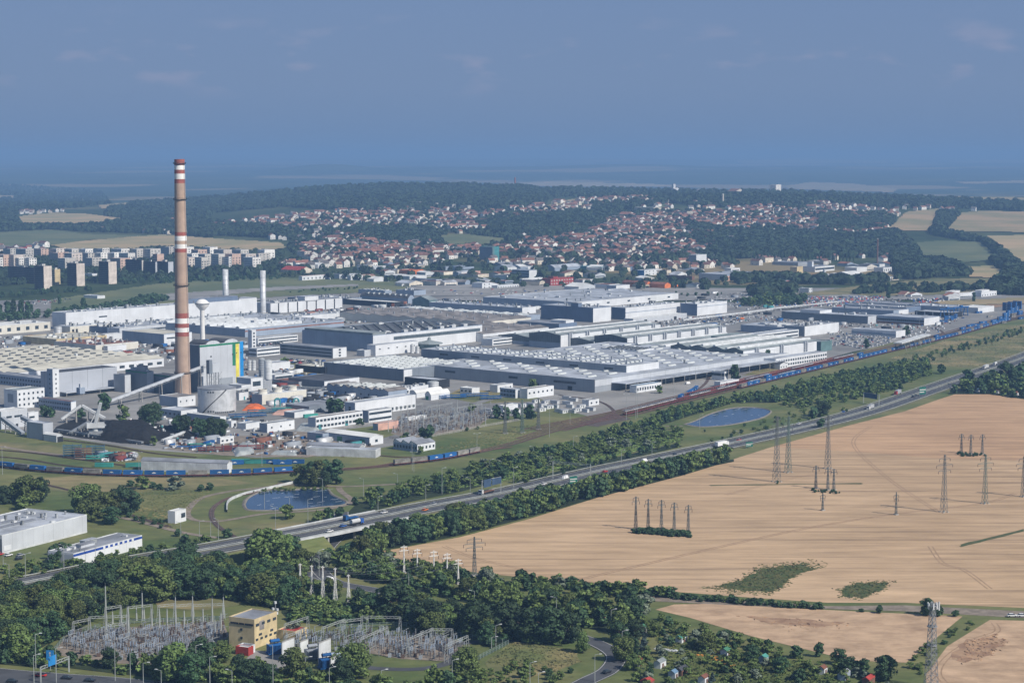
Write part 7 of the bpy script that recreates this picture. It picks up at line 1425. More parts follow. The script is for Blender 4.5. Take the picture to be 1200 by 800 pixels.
NEAR = [
 ([(-60, 724), (0, 712), (60, 702), (90, 688), (130, 680), (165, 672), (215, 667), (255, 672), (330, 690), (350, 700), (330, 714), (285, 706), (240, 700), (185, 703), (130, 716), (90, 738), (60, 752), (30, 770), (-60, 790)], 7.5, (9, 15), RD, 1.15),
 ([(60, 780), (110, 786), (200, 796), (300, 806), (420, 812), (560, 812), (560, 800), (440, 806), (330, 796), (290, 790), (250, 786), (200, 782), (120, 778)], 8.5, (6, 9.5), RD, 1.1),
 ([(-60, 760), (20, 752), (60, 768), (64, 784), (0, 778), (-60, 776)], 7, (5, 8), RD, 1.1),
 ([(330, 700), (352, 692), (400, 705), (470, 722), (560, 745), (555, 748), (470, 730), (395, 734), (340, 728), (330, 718)], 7.5, (7, 11), RD, 1.15),
 ([(395, 668), (420, 660), (440, 668), (480, 682), (560, 695), (640, 703), (700, 708), (755, 716), (720, 745), (700, 738), (660, 730), (590, 715), (530, 703), (470, 690), (440, 680), (405, 676)], 8, (6, 10.5), RD, 1.15),
 ([(470, 712), (520, 722), (590, 735), (650, 748), (660, 757), (640, 756), (600, 752), (575, 760), (560, 748), (500, 728)], 8, (8, 12), ['dark0', 'dark1', 'round1'], 1.2),
 ([(428, 636), (480, 626), (560, 608), (640, 588), (720, 570), (790, 553), (852, 537), (856, 540), (800, 557), (700, 583), (620, 606), (540, 627), (470, 641), (436, 647)], 6.5, (8.5, 12.5), ['dark0', 'dark1', 'round1', 'round2'], 1.15),
 ([(395, 642), (430, 636), (440, 648), (432, 660), (400, 662), (380, 650)], 8, (7, 10), RD, 1.1),
 ([(560, 556), (600, 540), (660, 524), (720, 508), (790, 484), (850, 470), (900, 462), (960, 446), (1040, 430), (1085, 424), (1090, 440), (1010, 455), (955, 463), (905, 472), (860, 472), (800, 490), (760, 503), (700, 520), (640, 540), (580, 562)], 9, (4.5, 8), RD, 1.15),
 ([(408, 600), (416, 592), (440, 582), (520, 568), (600, 552), (600, 560), (540, 576), (480, 588), (430, 600), (412, 606)], 10, (4.5, 8), RD, 1.15),
 ([(600, 565), (700, 541), (790, 520), (800, 523), (700, 546), (610, 568)], 9, (3.5, 6), RD, 1.2),
 ([(1110, 462), (1130, 452), (1160, 444), (1215, 432), (1215, 470), (1160, 462)], 11, (6, 11), RD, 1.2),
 ([(700, 575), (800, 550), (860, 538), (860, 541), (800, 553), (700, 578)], 8, (5, 8), ['dark0', 'dark1'], 1.2)]
for i, (pl, sp, hr, ks, wd) in enumerate(NEAR): scatter(pl, sp, hr, ks, 100 + i, wd)
for px, py, hp, key, wd in [(313, 665, 48, 'round1', 1.5), (325, 660, 40, 'round0', 1.3), (338, 655, 30, 'dark0', 1.4), (300, 662, 32, 'round2', 1.1), (355, 668, 26, 'round3', 1.3), (378, 668, 24, 'grey0', 1.3), (348, 682, 30, 'round1', 1.3), (423, 662, 38, 'round1', 1.0), (180, 705, 46, 'round0', 1.4), (165, 700, 40, 'round3', 1.4), (215, 700, 42, 'dark0', 1.5), (235, 702, 38, 'dark1', 1.3), (128, 705, 40, 'dark1', 1.3), (152, 700, 44, 'round1', 1.3),
    (205, 798, 46, 'round2', 1.3), (222, 802, 40, 'dark0', 1.2), (187, 796, 28, 'round1', 1.1), (345, 792, 34, 'round2', 1.4), (415, 795, 44, 'round3', 1.2), (402, 802, 34, 'dark0', 1.2), (237, 782, 38, 'dark0', 1.2), (258, 775, 26, 'round3', 1.3), (290, 800, 30, 'dark1', 1.4), (545, 795, 38, 'round2', 1.2), (465, 725, 44, 'dark1', 1.5), (500, 740, 40, 'dark0', 1.5), (560, 745, 44, 'dark0', 1.4), (590, 748, 46, 'dark1', 1.4), (640, 752, 44, 'dark0', 1.5), (615, 750, 40, 'dark0', 1.5), (665, 753, 38, 'dark1', 1.2), (683, 765, 26, 'round2', .8),
    (753, 722, 28, 'grey0', 1.3), (743, 725, 30, 'dark0', 1.3), (755, 766, 26, 'spruce0', 1.3), (744, 750, 26, 'dark0', 1.2), (730, 775, 30, 'round2', 1.1), (765, 745, 20, 'round1', 1.3),
    (572, 688, 24, 'grey0', 1.2), (508, 745, 30, 'round3', 1.3), (345, 745, 20, 'grey0', 1.2), (20, 588, 24, 'round1', 1.4), (33, 590, 34, 'round3', 1.2), (46, 588, 30, 'dark1', 1.1), (5, 590, 22, 'dark0', 1.4), (28, 597, 16, 'round2', 1.6), (102, 602, 36, 'round2', 1.3), (116, 606, 32, 'round3', 1.5), (130, 604, 30, 'round0', 1.4), (146, 602, 34, 'dark1', 1.4), (130, 614, 22, 'dark0', 1.5), (104, 610, 26, 'round1', 1.4), (155, 598, 26, 'dark1', 1.2),
    (205, 574, 18, 'grey0', 1.4), (166, 573, 16, 'round2', 1.3), (152, 570, 8, 'dark0', 1.8), (178, 572, 8, 'dark0', 1.8), (188, 574, 8, 'dark1', 1.8), (235, 575, 8, 'dark0', 1.8), (245, 574, 9, 'dark1', 1.6), (219, 641, 16, 'dark0', 1.3), (208, 628, 9, 'dark0', 1.6), (336, 608, 18, 'round3', 1.3), (374, 612, 14, 'round2', 1.5), (385, 608, 14, 'dark0', 1.5), (398, 606, 13, 'dark0', 1.5), (432, 590, 17, 'round1', .9), (267, 630, 12, 'dark0', 1.5), (240, 640, 14, 'round0', 1.3),
    (352, 566, 24, 'tall0', 1.4), (362, 567, 28, 'tall1', 1.4), (372, 567, 30, 'tall0', 1.3), (384, 567, 30, 'tall1', 1.4), (394, 567, 32, 'tall1', 1.3), (366, 570, 22, 'round2', 1.3), (379, 570, 20, 'dark0', 1.4),
    (122, 481, 22, 'dark1', 1.0), (145, 496, 22, 'round2', .9), (175, 500, 28, 'dark0', 1.2), (182, 494, 24, 'dark1', 1.0), (208, 504, 18, 'dark0', 1.2), (216, 507, 22, 'dark1', 1.0), (238, 512, 22, 'dark0', 1.1), (248, 512, 24, 'dark1', 1.1), (258, 511, 22, 'dark0', 1.1), (231, 508, 20, 'dark1', 1.0), (52, 488, 14, 'dark0', 1.3), (95, 490, 14, 'dark0', 1.3), (60, 489, 12, 'dark1', 1.3), (180, 522, 12, 'round1', .9),
    (388, 484, 18, 'dark0', 1.2), (396, 485, 19, 'dark1', 1.2), (443, 467, 11, 'dark0', 1.0), (422, 499, 10, 'dark0', 1.6), (495, 514, 14, 'dark0', 1.2), (503, 515, 18, 'dark1', 1.1), (477, 516, 10, 'dark0', 1.4), (472, 519, 9, 'round1', 1.4), (493, 532, 10, 'round2', 1.1), (553, 484, 11, 'round1', 1.3), (582, 490, 16, 'dark0', 1.1), (592, 491, 15, 'dark1', 1.1), (606, 493, 16, 'dark0', .9), (622, 491, 18, 'dark0', 1.1), (547, 505, 5, 'dark0', 1.4), (560, 503, 4, 'round0', 1.4), (626, 461, 18, 'tall1', .9), (623, 455, 12, 'tall1', 1.0), (772, 461, 10, 'round1', 1.0), (862, 446, 20, 'dark0', .9), (334, 430, 12, 'round1', 1.0), (1016, 408, 12, 'dark0', .9), (1063, 393, 12, 'dark1', 1.0), (900, 425, 16, 'poplar0', 1.2), (1141, 354, 12, 'poplar0', 1.0), (1041, 350, 20, 'poplar0', .8),
    (962, 501, 12, 'dark0', 1.3), (963, 488, 20, 'dark0', 1.3), (952, 490, 14, 'dark1', 1.3), (1133, 452, 20, 'dark0', 1.1), (1180, 449, 26, 'dark1', 1.2), (1195, 446, 20, 'dark0', 1.2), (1087, 437, 14, 'tall1', 1.0), (1103, 438, 12, 'dark0', 1.3), (1086, 721, 22, 'dark0', 1.1), (1030, 718, 10, 'dark1', 1.4), (1100, 722, 14, 'dark0', 1.3), (1120, 722, 8, 'dark0', 1.8), (1010, 717, 5, 'dark1', 2), (932, 771, 16, 'dark0', 1.4), (960, 769, 18, 'dark0', 1.0), (983, 778, 20, 'dark0', 1.2), (1036, 797, 32, 'dark0', 1.2), (997, 790, 22, 'dark0', 1.4), (1012, 788, 18, 'dark1', 1.3), (828, 762, 22, 'round2', 1.4), (848, 752, 14, 'grey0', 1.2), (815, 752, 16, 'grey0', 1.2), (900, 762, 14, 'dark0', 1.3), (880, 775, 20, 'dark1', 1.4), (938, 798, 16, 'dark0', 1.4), (915, 788, 20, 'dark0', 1.3), (762, 795, 14, 'dark0', .8), (835, 800, 14, 'spruce0', 1.2), (870, 797, 18, 'round1', 1.4), (725, 752, 26, 'dark1', 1.2), (742, 785, 20, 'round3', 1.2)]:
    addtree(px, py, hp, key=key, wd=wd)
for px in range(786, 964, 7): addtree(px, 701 + (px - 786) * .075 + RND.uniform(-1, 1), RND.uniform(6, 10), key=RND.choice(['dark0', 'dark1', 'round1']), wd=1.9)
for px in range(680, 790, 6): addtree(px, 692 + (px - 690) * .08 + RND.uniform(-1, 1), RND.uniform(8, 14), key=RND.choice(['dark0', 'dark1', 'round1']), wd=1.7)
scatter([(770, 735), (820, 742), (880, 760), (950, 775), (1030, 790), (1070, 812), (740, 812), (745, 760)], 9, (2.5, 5), SH + ['grey0'], 300, 1.4)
scatter([(742, 732), (770, 724), (840, 748), (930, 768), (920, 772), (820, 752)], 7, (3, 5.5), SH, 301, 1.4)
scatter([(1062, 782), (1080, 760), (1135, 728), (1150, 728), (1100, 765), (1080, 800)], 6, (1.2, 2.6), SH, 302, 1.8)
scatter([(742, 622), (760, 622), (812, 627), (810, 631), (743, 625)], 2.6, (2, 3.4), ['dark0', 'dark1'], 303, 1.8); scatter([(952, 574), (985, 576), (984, 579), (950, 577)], 3, (1.2, 2), ['dark0'], 304, 1.8); scatter([(1122, 531), (1155, 533), (1154, 535), (1122, 535)], 3, (1.2, 2), ['dark0'], 305, 1.8); scatter([(902, 563), (917, 564), (916, 567), (903, 567)], 5, (1, 1.6), ['dark0'], 306, 1.8)
scatter([(560, 795), (600, 780), (640, 785), (680, 790), (640, 806), (560, 812)], 7, (2.5, 4.5), SH, 307, 1.4)
scatter([(0, 672), (60, 660), (115, 650), (140, 650), (140, 656), (60, 672), (0, 682)], 6, (3, 5), ['dark0', 'round1', 'round2'], 308, 1.5); scatter([(60, 650), (84, 650), (90, 660), (60, 664)], 6, (5, 8), ['dark0', 'dark1'], 309, 1.0); scatter([(140, 650), (170, 645), (200, 640), (240, 634), (245, 638), (190, 648), (145, 656)], 7, (2.5, 4.5), SH, 310, 1.4)
scatter([(150, 605), (190, 612), (190, 620), (150, 612)], 6, (2, 3.5), ['dark0'], 311, 1.6); scatter([(440, 575), (560, 552), (650, 532), (760, 510), (790, 512), (650, 548), (520, 575), (430, 592)], 13, (2.5, 5.5), SH + ['grey0'], 312, 1.4); scatter([(770, 512), (900, 500), (950, 485), (940, 480), (905, 490), (850, 505), (800, 506)], 14, (1.5, 3.5), SH, 313, 1.5)
scatter([(820, 515), (900, 500), (1000, 478), (1000, 481), (900, 504), (825, 520)], 12, (2, 3.5), ['dark0', 'round0'], 314, 1.5); scatter([(990, 470), (1040, 462), (1060, 455), (1030, 455), (980, 465)], 10, (4, 7), RD, 315, 1.2); scatter([(1060, 424), (1100, 412), (1200, 384), (1210, 388), (1120, 415), (1080, 428)], 12, (2.5, 5), RD, 316, 1.3)
scatter([(560, 548), (640, 528), (720, 512), (800, 500), (800, 515), (700, 538), (600, 560), (540, 568), (470, 580), (440, 578)], 11, (3, 6.5), SH + ['grey0', 'round2'], 330, 1.6)
scatter([(905, 474), (960, 465), (1010, 458), (1060, 446), (1085, 442), (1000, 470), (940, 480)], 10, (3, 6), SH, 331, 1.6); scatter([(95, 692), (130, 684), (180, 676), (250, 676), (330, 692), (330, 700), (200, 690), (100, 706)], 8, (9, 13), ['round0', 'dark0', 'round1', 'dark1'], 332, 1.2)
scatter([(292, 577), (318, 573), (381, 572), (384, 575), (340, 575), (300, 579)], 3.5, (1.0, 2.2), ['round1', 'round2'], 340, 1.4)
scatter([(438, 656), (500, 665), (560, 677), (650, 686), (760, 697), (760, 703), (650, 697), (560, 690), (490, 677), (436, 668)], 7, (4, 8), RD + ['grey0'], 341, 1.4)
# belts and poplars further back
scatter([(-20, 376), (60, 371), (70, 368), (130, 361), (170, 357), (170, 360), (100, 368), (-20, 380)], 11, (8, 12), ['dark0', 'dark1'], 320, 1.2)
for px, py, hp in [(0, 372, 16), (9, 372, 20), (16, 371, 22), (25, 370, 20), (33, 370, 18), (98, 364, 16), (37, 366, 10), (70, 357, 12)]: addtree(px, py, hp, key='poplar0', wd=1.1)
scatter([(870, 356), (900, 350), (944, 352), (945, 358), (900, 360), (870, 360)], 13, (9, 13), ['dark0', 'dark1', 'round1'], 321, 1.2); scatter([(340, 342), (420, 338), (420, 340), (340, 344)], 14, (3, 5), ['dark0'], 322, 1.2); scatter([(150, 358), (172, 352), (200, 352), (172, 358)], 10, (9, 13), ['dark1', 'dark0'], 323, 1.3); scatter([(0, 346), (60, 342), (110, 338), (110, 341), (0, 350)], 16, (5, 9), ['dark0', 'dark1'], 324, 1.2); scatter([(140, 330), (200, 329), (330, 325), (330, 328), (200, 333), (140, 334)], 18, (6, 11), ['dark0', 'dark1'], 325, 1.2)
scatter([(765, 345), (850, 345), (850, 348), (765, 348)], 22, (4, 7), ['dark0'], 326, 1.1)
# the white masts and the poles stand clear of the crowns
TREES = [((t[0], t[1], min(t[2], 4.5)) + t[3:]) if (345 < proj((t[0], t[1], 0))[0] < 420 and 704 < proj((t[0], t[1], 0))[1] < 735) else t for t in TREES]
TREES = [t for t in TREES if not (366 < proj((t[0], t[1], 0))[0] < 420 and 628 < proj((t[0], t[1], 0))[1] < 668)]
# the 300 that show largest stand as trees of their own
camp = np.array([0, 0, H])
TREES.sort(key=lambda t: -(t[2] * (1.25 if t[6] else 1.0) * math.sqrt(t[4])) / math.hypot(t[0], t[1]))
def inframe(t): px, py = proj((t[0], t[1], 0)); return -12 < px < 1212 and py < 830
vis = [t for t in TREES if inframe(t)]; ind = vis[:296]; rest = vis[296:]
for x, y, h, key, wd, zone, pr in ind:
    cm__, tm = TP[key]; nmk = {'poplar0': 'poplar_tree', 'spruce0': 'spruce_tree'}.get(key, 'tree'); t = link(nmk, None, None, (x, y, .05), RND.uniform(0, 6.28), (h/10*wd, h/10*wd, h/10)); link('crown', cm__, t); link('trunk', tm, t); auto(t, NMS[key[:-1]], 'tree', NMS[key[:-1]].replace('tree', 'trees').replace('poplar', 'poplars').replace('spruce', 'spruces'))
# undergrowth and the smaller trees behind them as one mass
LOW = {k: crown_arrays(50 + i, {'poplar': 2.1, 'spruce': 2.7, 'tall': 3.1}.get(k, 4.3), 10, 14, 34, .62, {'poplar': 'poplar', 'spruce': 'spruce'}.get(k, 'round'))[0] for i, k in enumerate(['round', 'dark', 'grey', 'poplar', 'spruce', 'tall'])}
MI_ = {'round': 0, 'dark': 1, 'grey': 2, 'poplar': 1, 'spruce': 3, 'tall': 0}
def mass(name, lst, lab, mats=('crown', 'crown_dark', 'crown_grey', 'spruce'), sub=1):
    VV, MI = [], []; r = np.random.RandomState(3)
    for x, y, h, key, wd, *_ in lst:
        k = key[:-1]; V = LOW[k]
        if sub > 1: n = len(V) // 4; sel = r.permutation(n)[:n // sub]; V = V.reshape(-1, 4, 3)[sel]; c = V.mean(1, keepdims=True); V = (c + (V - c) * (sub ** .45)).reshape(-1, 3)
        a = r.uniform(0, 6.28); ca, sa = math.cos(a), math.sin(a); s = h / 10
        W_ = np.stack([(V[:, 0]*ca - V[:, 1]*sa) * s * wd + x, (V[:, 0]*sa + V[:, 1]*ca) * s * wd + y, V[:, 2] * s + float(T(x, y))], 1); VV.append(W_); MI.append(np.full(len(W_) // 4, MI_[k]))
    V = np.concatenate(VV); return tag(link(name, big_mesh(name, V, np.arange(len(V)).reshape(-1, 4), list(mats), np.concatenate(MI))), lab, 'woods', kind='stuff')
near_rest = [t for t in rest if t[1] < 1500]; far_rest = [t for t in rest if t[1] >= 1500]
near_rest = near_rest
mass('undergrowth', near_rest, 'smaller trees and bushes filling the nearer woods'); mass('undergrowth', far_rest, 'trees and bushes further back round the works', sub=2)
# leafy shrub layer that hides the ground inside the woods
V_, r_ = [], np.random.RandomState(8)
def shrubs(poly, sp, h0, h1):
    pl = [P(*q)[:2] for q in poly]; xs = [p[0] for p in pl]; ys = [p[1] for p in pl]; n = int((max(xs)-min(xs)) * (max(ys)-min(ys)) / sp ** 2); out = []
    for x, y in zip(r_.uniform(min(xs), max(xs), n), r_.uniform(min(ys), max(ys), n)):
        if inpoly(x, y, pl): out.append((x, y, r_.uniform(h0, h1), 'round0' if r_.rand() < .6 else 'dark0', 1.8))
    return out
sl = []
for pl, sp, hr, ks, wd in NEAR[:6] + NEAR[7:9]: sl += shrubs(pl, 5.0, 2.0, 4.2)
sl += shrubs([(770, 735), (820, 742), (880, 760), (950, 775), (1030, 790), (1070, 812), (740, 812), (745, 760)], 9, .8, 1.8) + shrubs([(600, 545), (700, 520), (800, 500), (800, 510), (700, 545), (600, 562)], 9, .8, 2)
mass('shrubbery', sl, 'low green shrubs under the nearer trees', sub=3)
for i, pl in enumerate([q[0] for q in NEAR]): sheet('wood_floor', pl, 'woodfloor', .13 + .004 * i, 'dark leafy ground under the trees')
# ------------------------------------------------------------ far woods on the hills
def far_wood(polys, name, lab, seed, q=12, n_per=1.0, hr=(8, 14), maxn=60000):
    r = np.random.RandomState(seed); VV = []; tot = 0
    for poly, dens in polys:
        x0, x1 = min(p[0] for p in poly), max(p[0] for p in poly); y0, y1 = min(p[1] for p in poly), max(p[1] for p in poly); n = int((x1 - x0) * (y1 - y0) * dens * n_per)
        gy = np.linspace(y0, y1, max(3, int((y1 - y0) / 1.5) + 2)); gx = np.linspace(x0, x1, max(3, int((x1 - x0) / 8) + 2)); G = np.array([[P(a, b) for a in gx] for b in gy])
        for px, py in zip(r.uniform(x0, x1, n), r.uniform(y0, y1, n)):
            if not inpoly(px, py, poly) or any(inpoly(px, py, q[1]) for q in FAR[:12]): continue
            fx = (px - x0) / (x1 - x0) * (len(gx) - 1); fy = (py - y0) / (y1 - y0) * (len(gy) - 1); i, j = min(int(fx), len(gx) - 2), min(int(fy), len(gy) - 2); u, v = fx - i, fy - j
            c = G[j, i] * (1-u) * (1-v) + G[j, i+1] * u * (1-v) + G[j+1, i] * (1-u) * v + G[j+1, i+1] * u * v
            VV.append((c[0], c[1], r.uniform(*hr)))
    A_ = np.array(VV); n = len(A_); A_ = np.column_stack([A_[:, 0], A_[:, 1], T(A_[:, 0], A_[:, 1]), A_[:, 2]])
    d = r.normal(size=(n, q, 3)); d[..., 2] = np.abs(d[..., 2]) * .9 - .2; d /= np.linalg.norm(d, axis=2)[..., None]
    R_ = (A_[:, 3] * r.uniform(.42, .62, n))[:, None, None]; p = d * R_ * np.array([1, 1, .9]); p[..., 2] += A_[:, 3][:, None] * .52; p[..., 0] += A_[:, 0][:, None]; p[..., 1] += A_[:, 1][:, None]; p[..., 2] += A_[:, 2][:, None]
    t1 = np.cross(d, r.normal(size=(n, q, 3))); t1 /= np.linalg.norm(t1, axis=2)[..., None]; t2 = np.cross(d, t1); s = R_ * r.uniform(.45, .8, (n, q))[..., None]
    V = np.stack([p - t1*s - t2*s, p + t1*s - t2*s, p + t1*s + t2*s, p - t1*s + t2*s], 2).reshape(-1, 3)
    o = link(name, big_mesh(name, V, np.arange(len(V)).reshape(-1, 4), ['crown_far'])); tag(o, lab, 'woods', kind='stuff')
far_wood([([(120, 262), (130, 240), (220, 234), (330, 222), (420, 217.5), (520, 216), (600, 217), (640, 224), (640, 240), (600, 244), (520, 245), (460, 248), (420, 247), (330, 243), (250, 250), (240, 262), (330, 268), (345, 280), (250, 276), (170, 270)], .75), ([(-10, 262), (20, 258), (25, 266), (95, 266), (170, 262), (240, 262), (250, 278), (200, 275), (100, 272), (60, 269), (-10, 272)], .6)], 'ridge_forest', 'dark forest covering the long ridge behind the town', 1)
far_wood([([(-10, 215), (120, 225), (130, 240), (25, 250), (-10, 262)], .35), ([(640, 222), (760, 221), (900, 225), (1050, 231), (1200, 238), (1200, 248), (1100, 244), (1040, 246), (960, 238), (900, 232), (780, 232), (700, 232), (650, 232)], .4), ([(575, 262), (610, 255), (680, 250), (720, 255), (690, 272), (640, 276), (600, 276), (560, 268)], .8), ([(415, 270), (500, 268), (515, 275), (512, 284), (430, 284), (400, 278)], .7), ([(690, 240), (740, 236), (880, 228), (960, 238), (940, 248), (880, 240), (830, 246), (790, 238), (700, 252)], .35)], 'hill_wood', 'dark woods on the town hill', 2)
far_wood([([(800, 262), (850, 272), (1000, 278), (1050, 272), (1070, 290), (1080, 303), (1030, 302), (900, 302), (850, 304), (820, 290)], .7), ([(1045, 302), (1080, 300), (1125, 315), (1135, 323), (1060, 328), (1048, 318)], .7), ([(860, 325), (1000, 330), (1060, 329), (1000, 334), (860, 332)], .22), ([(1095, 250), (1125, 250), (1105, 272), (1135, 280), (1160, 286), (1185, 306), (1200, 320), (1175, 320), (1160, 306), (1140, 284), (1090, 275)], .85), ([(1185, 318), (1210, 312), (1340, 316), (1340, 350), (1165, 346), (1160, 340)], .8), ([(1205, 250), (1340, 250), (1340, 318), (1210, 312), (1235, 280)], .35), ([(960, 252), (1040, 252), (1050, 262), (1030, 272), (960, 275)], .6), ([(880, 342), (900, 338), (930, 340), (930, 346), (880, 348)], .3), ([(640, 300), (700, 305), (850, 296), (870, 310), (830, 316), (700, 318), (640, 312)], .04)], 'valley_wood', 'dark woods below the town on the right', 3)
far_wood([([(270, 272), (340, 258), (430, 248), (520, 248), (640, 244), (700, 250), (960, 245), (1050, 262), (1000, 275), (860, 290), (800, 306), (640, 306), (560, 302), (420, 306), (340, 300), (340, 282)], .15), ([(0, 300), (200, 292), (330, 298), (330, 322), (200, 328), (0, 335)], .16), ([(330, 306), (560, 304), (700, 312), (880, 326), (880, 342), (560, 336), (330, 330)], .02), ([(1000, 340), (1160, 336), (1160, 342), (1000, 346)], .12)], 'town_trees', 'countless garden trees between the houses of the town', 4, hr=(6, 11))
for px in range(884, 1002, 4): 
    p = P(px, 307 + RND.uniform(-.5, .5)); o = link('poplar_tree', None, None, p, RND.uniform(0, 6), (1.0, 1.0, 2.0)); link('crown', TP['poplar0'][0], o); link('trunk', TP['poplar0'][1], o); auto(o, 'distant narrow poplar in the long poplar row', 'tree', 'poplar row behind the old works')
# ------------------------------------------------------------ town houses
def house_mesh(wl, rf, w_, l_, h, rh):
    mb = MB(); mb.box(-l_/2, l_/2, -w_/2, w_/2, -3, h); mb.add([(-l_/2, -w_/2, h), (-l_/2, w_/2, h), (-l_/2, 0, h + rh)], [(0, 2, 1)]); mb.add([(l_/2, -w_/2, h), (l_/2, w_/2, h), (l_/2, 0, h + rh)], [(0, 1, 2)]); mb.k = 2
    for x in (-l_*.25, l_*.25):
        for s in (-1, 1): mb.box(x - .7, x + .7, s*w_/2 - .05, s*w_/2 + .05, 1.2, 2.6)
    for y in (-w_*.22, w_*.22):
        for s in (-1, 1): mb.box(s*l_/2 - .05, s*l_/2 + .05, y - .6, y + .6, 1.2, 2.6)
    mb.k = 1; e = .5
    mb.add([(-l_/2 - e, -w_/2 - e, h - .3), (l_/2 + e, -w_/2 - e, h - .3), (l_/2 + e, 0, h + rh), (-l_/2 - e, 0, h + rh), (l_/2 + e, w_/2 + e, h - .3), (-l_/2 - e, w_/2 + e, h - .3)], [(0, 1, 2, 3), (3, 2, 4, 5)]); mb.box(-1, -.3, .5, 1.2, h, h + rh + .8)
    return mb.mesh('house', [wl, rf, 'dark'])
HV = [(house_mesh(wl, rf, w_, l_, h, rh), wn + ' ' + rn.replace(' ', '-') + '-roofed house') for (wl, wn) in (('plaster2', 'white'), ('plaster', 'cream')) for (rf, rn) in (('tile', 'orange red'), ('tile2', 'dark red'), ('tile3', 'grey')) for (w_, l_, h, rh) in ((9, 10, 6.5, 3.2),)]
HV2 = [(house_mesh(wl, rf, 10, 20, 8, 3), 'long ' + wn + ' ' + rn.replace(' ', '-') + '-roofed house') for (wl, wn) in (('plaster2', 'white'), ('plaster', 'cream')) for (rf, rn) in (('tile', 'orange red'), ('tile2', 'dark red'))]
ZONES = [([(340, 252), (600, 246), (760, 236), (1040, 246), (1050, 275), (870, 296), (800, 304), (600, 302), (340, 300)], 260, 'among garden trees'), ([(180, 256), (260, 262), (345, 268), (340, 285), (300, 280), (200, 272)], 60, 'left of the slope'), ([(415, 258), (560, 262), (560, 272), (420, 270)], 60, 'under the apartment blocks'), ([(880, 306), (1060, 300), (1060, 308), (880, 312)], 16, 'around the old works'), ([(350, 262), (420, 262), (430, 284), (350, 288)], 40, 'on the wooded slope'), ([(270, 262), (345, 252), (420, 248), (420, 258), (380, 268), (280, 270)], 130, 'under the ridge'), ([(420, 247), (520, 246), (600, 250), (560, 258), (430, 262)], 110, 'above the green field'), ([(345, 288), (430, 284), (512, 290), (560, 292), (600, 290), (600, 300), (480, 306), (360, 306)], 230, 'in the lower town'), ([(600, 245), (680, 234), (760, 232), (770, 238), (700, 245), (620, 254)], 120, 'beside the pale track'),
 ([(600, 285), (680, 276), (740, 256), (800, 250), (880, 262), (870, 285), (800, 302), (700, 304), (630, 300)], 420, 'in mid town'), ([(700, 258), (780, 250), (850, 250), (870, 262), (760, 275), (690, 275)], 110, 'below the castle hill'), ([(860, 245), (960, 238), (1060, 250), (1030, 262), (1060, 275), (960, 275), (870, 262)], 300, 'in the right town quarter'), ([(560, 306), (700, 304), (860, 310), (860, 316), (700, 318), (560, 312)], 80, 'at the town edge'),
 ([(240, 258), (170, 262), (180, 254), (230, 250)], 14, 'in the left trees'), ([(18, 250), (80, 247), (80, 249), (20, 252)], 14, 'in the far left village'), ([(60, 266), (250, 268), (200, 275), (100, 271)], 40, 'above the green strip'), ([(1050, 242), (1150, 246), (1150, 248), (1050, 247)], 12, 'along the far right field'), ([(0, 286), (55, 288), (60, 296), (0, 296)], 14, 'behind the apartment blocks'), ([(330, 310), (440, 308), (520, 308), (520, 312), (330, 316)], 40, 'behind the red roofed halls')]
HS = []; rh_ = random.Random(12)
for poly, n, zn in ZONES:
    x0, x1 = min(p[0] for p in poly), max(p[0] for p in poly); y0, y1 = min(p[1] for p in poly), max(p[1] for p in poly); k = 0; tries = 0
    while k < n and tries < n * 20:
        tries += 1; px, py = rh_.uniform(x0, x1), rh_.uniform(y0, y1)
        if not inpoly(px, py, poly) or any(inpoly(px, py, q[1]) for q in FAR[:12]): continue
        p = P(px, py)
        if any((p[0]-q[0])**2 + (p[1]-q[1])**2 < 17**2 for q in HS[-200:]): continue
        HS.append((p[0], p[1], p[2], zn, rh_.random())); k += 1
HS.sort(key=lambda q: q[1]); VV, QQ, MI = [], [], []; HM = ['plaster2', 'plaster', 'tile', 'tile2', 'tile3', 'dark']
for i, (x, y, z, zn, c) in enumerate(HS):
    me, d = rh_.choices(HV + HV2, [4, 4, 2.5, 2.5, 2.5, 1.5, 1.5, 1.2, .8, .6])[0]; a = rh_.choice((0, 1.57)) + rh_.gauss(.6 + x / 3000, .25); s = rh_.uniform(.95, 1.35)
    if i < 298: o = link('house', me, None, (x, y, z), a, s); auto(o, d + ' ' + zn, 'house', 'houses ' + zn)
    else:
        o = len(VV); ca, sa = math.cos(a) * s, math.sin(a) * s
        VV += [(v.co.x*ca - v.co.y*sa + x, v.co.x*sa + v.co.y*ca + y, v.co.z*s + z) for v in me.vertices]
        for f_ in me.polygons: QQ.append([o + k for k in f_.vertices]); MI.append(HM.index(me.materials[f_.material_index].name))
me = bpy.data.meshes.new('houses'); me.from_pydata(VV, [], QQ); [me.materials.append(MAT[m]) for m in HM]; me.polygons.foreach_set('material_index', MI); tag(link('houses', me), 'the smaller and farther houses of the town', 'houses', kind='stuff')
# garden patches
for i, (px, py, L_) in enumerate([(828, 770, 10), (842, 774, 10), (853, 780, 6), (780, 762, 10), (845, 765, 3)]):
    p = P(px, py); mb = MB(); r = random.Random(i)
    for k in range(34): x, y = r.uniform(-L_/2, L_/2), r.uniform(-1, 1); s = r.uniform(.2, .5); mb.box(x - s, x + s, y - s, y + s, .1, .1 + s * 1.3)
    tag(obj('flower_bed', mb, 'flowers' if i != 3 else 'ventwhite', None, (p[0], p[1], .05), -.5), 'orange flower bed in the gardens' if i != 3 else 'row of pale barrels in the gardens', 'flower bed', kind='stuff')
sheet('lawn', [(760, 758), (800, 754), (842, 766), (860, 785), (820, 790), (770, 780)], 'grass', .2, 'mown lawns of the gardens'); sheet('garden_path', [(820, 765), (823, 765), (870, 790), (866, 791)], 'gravel', .22, 'garden path')
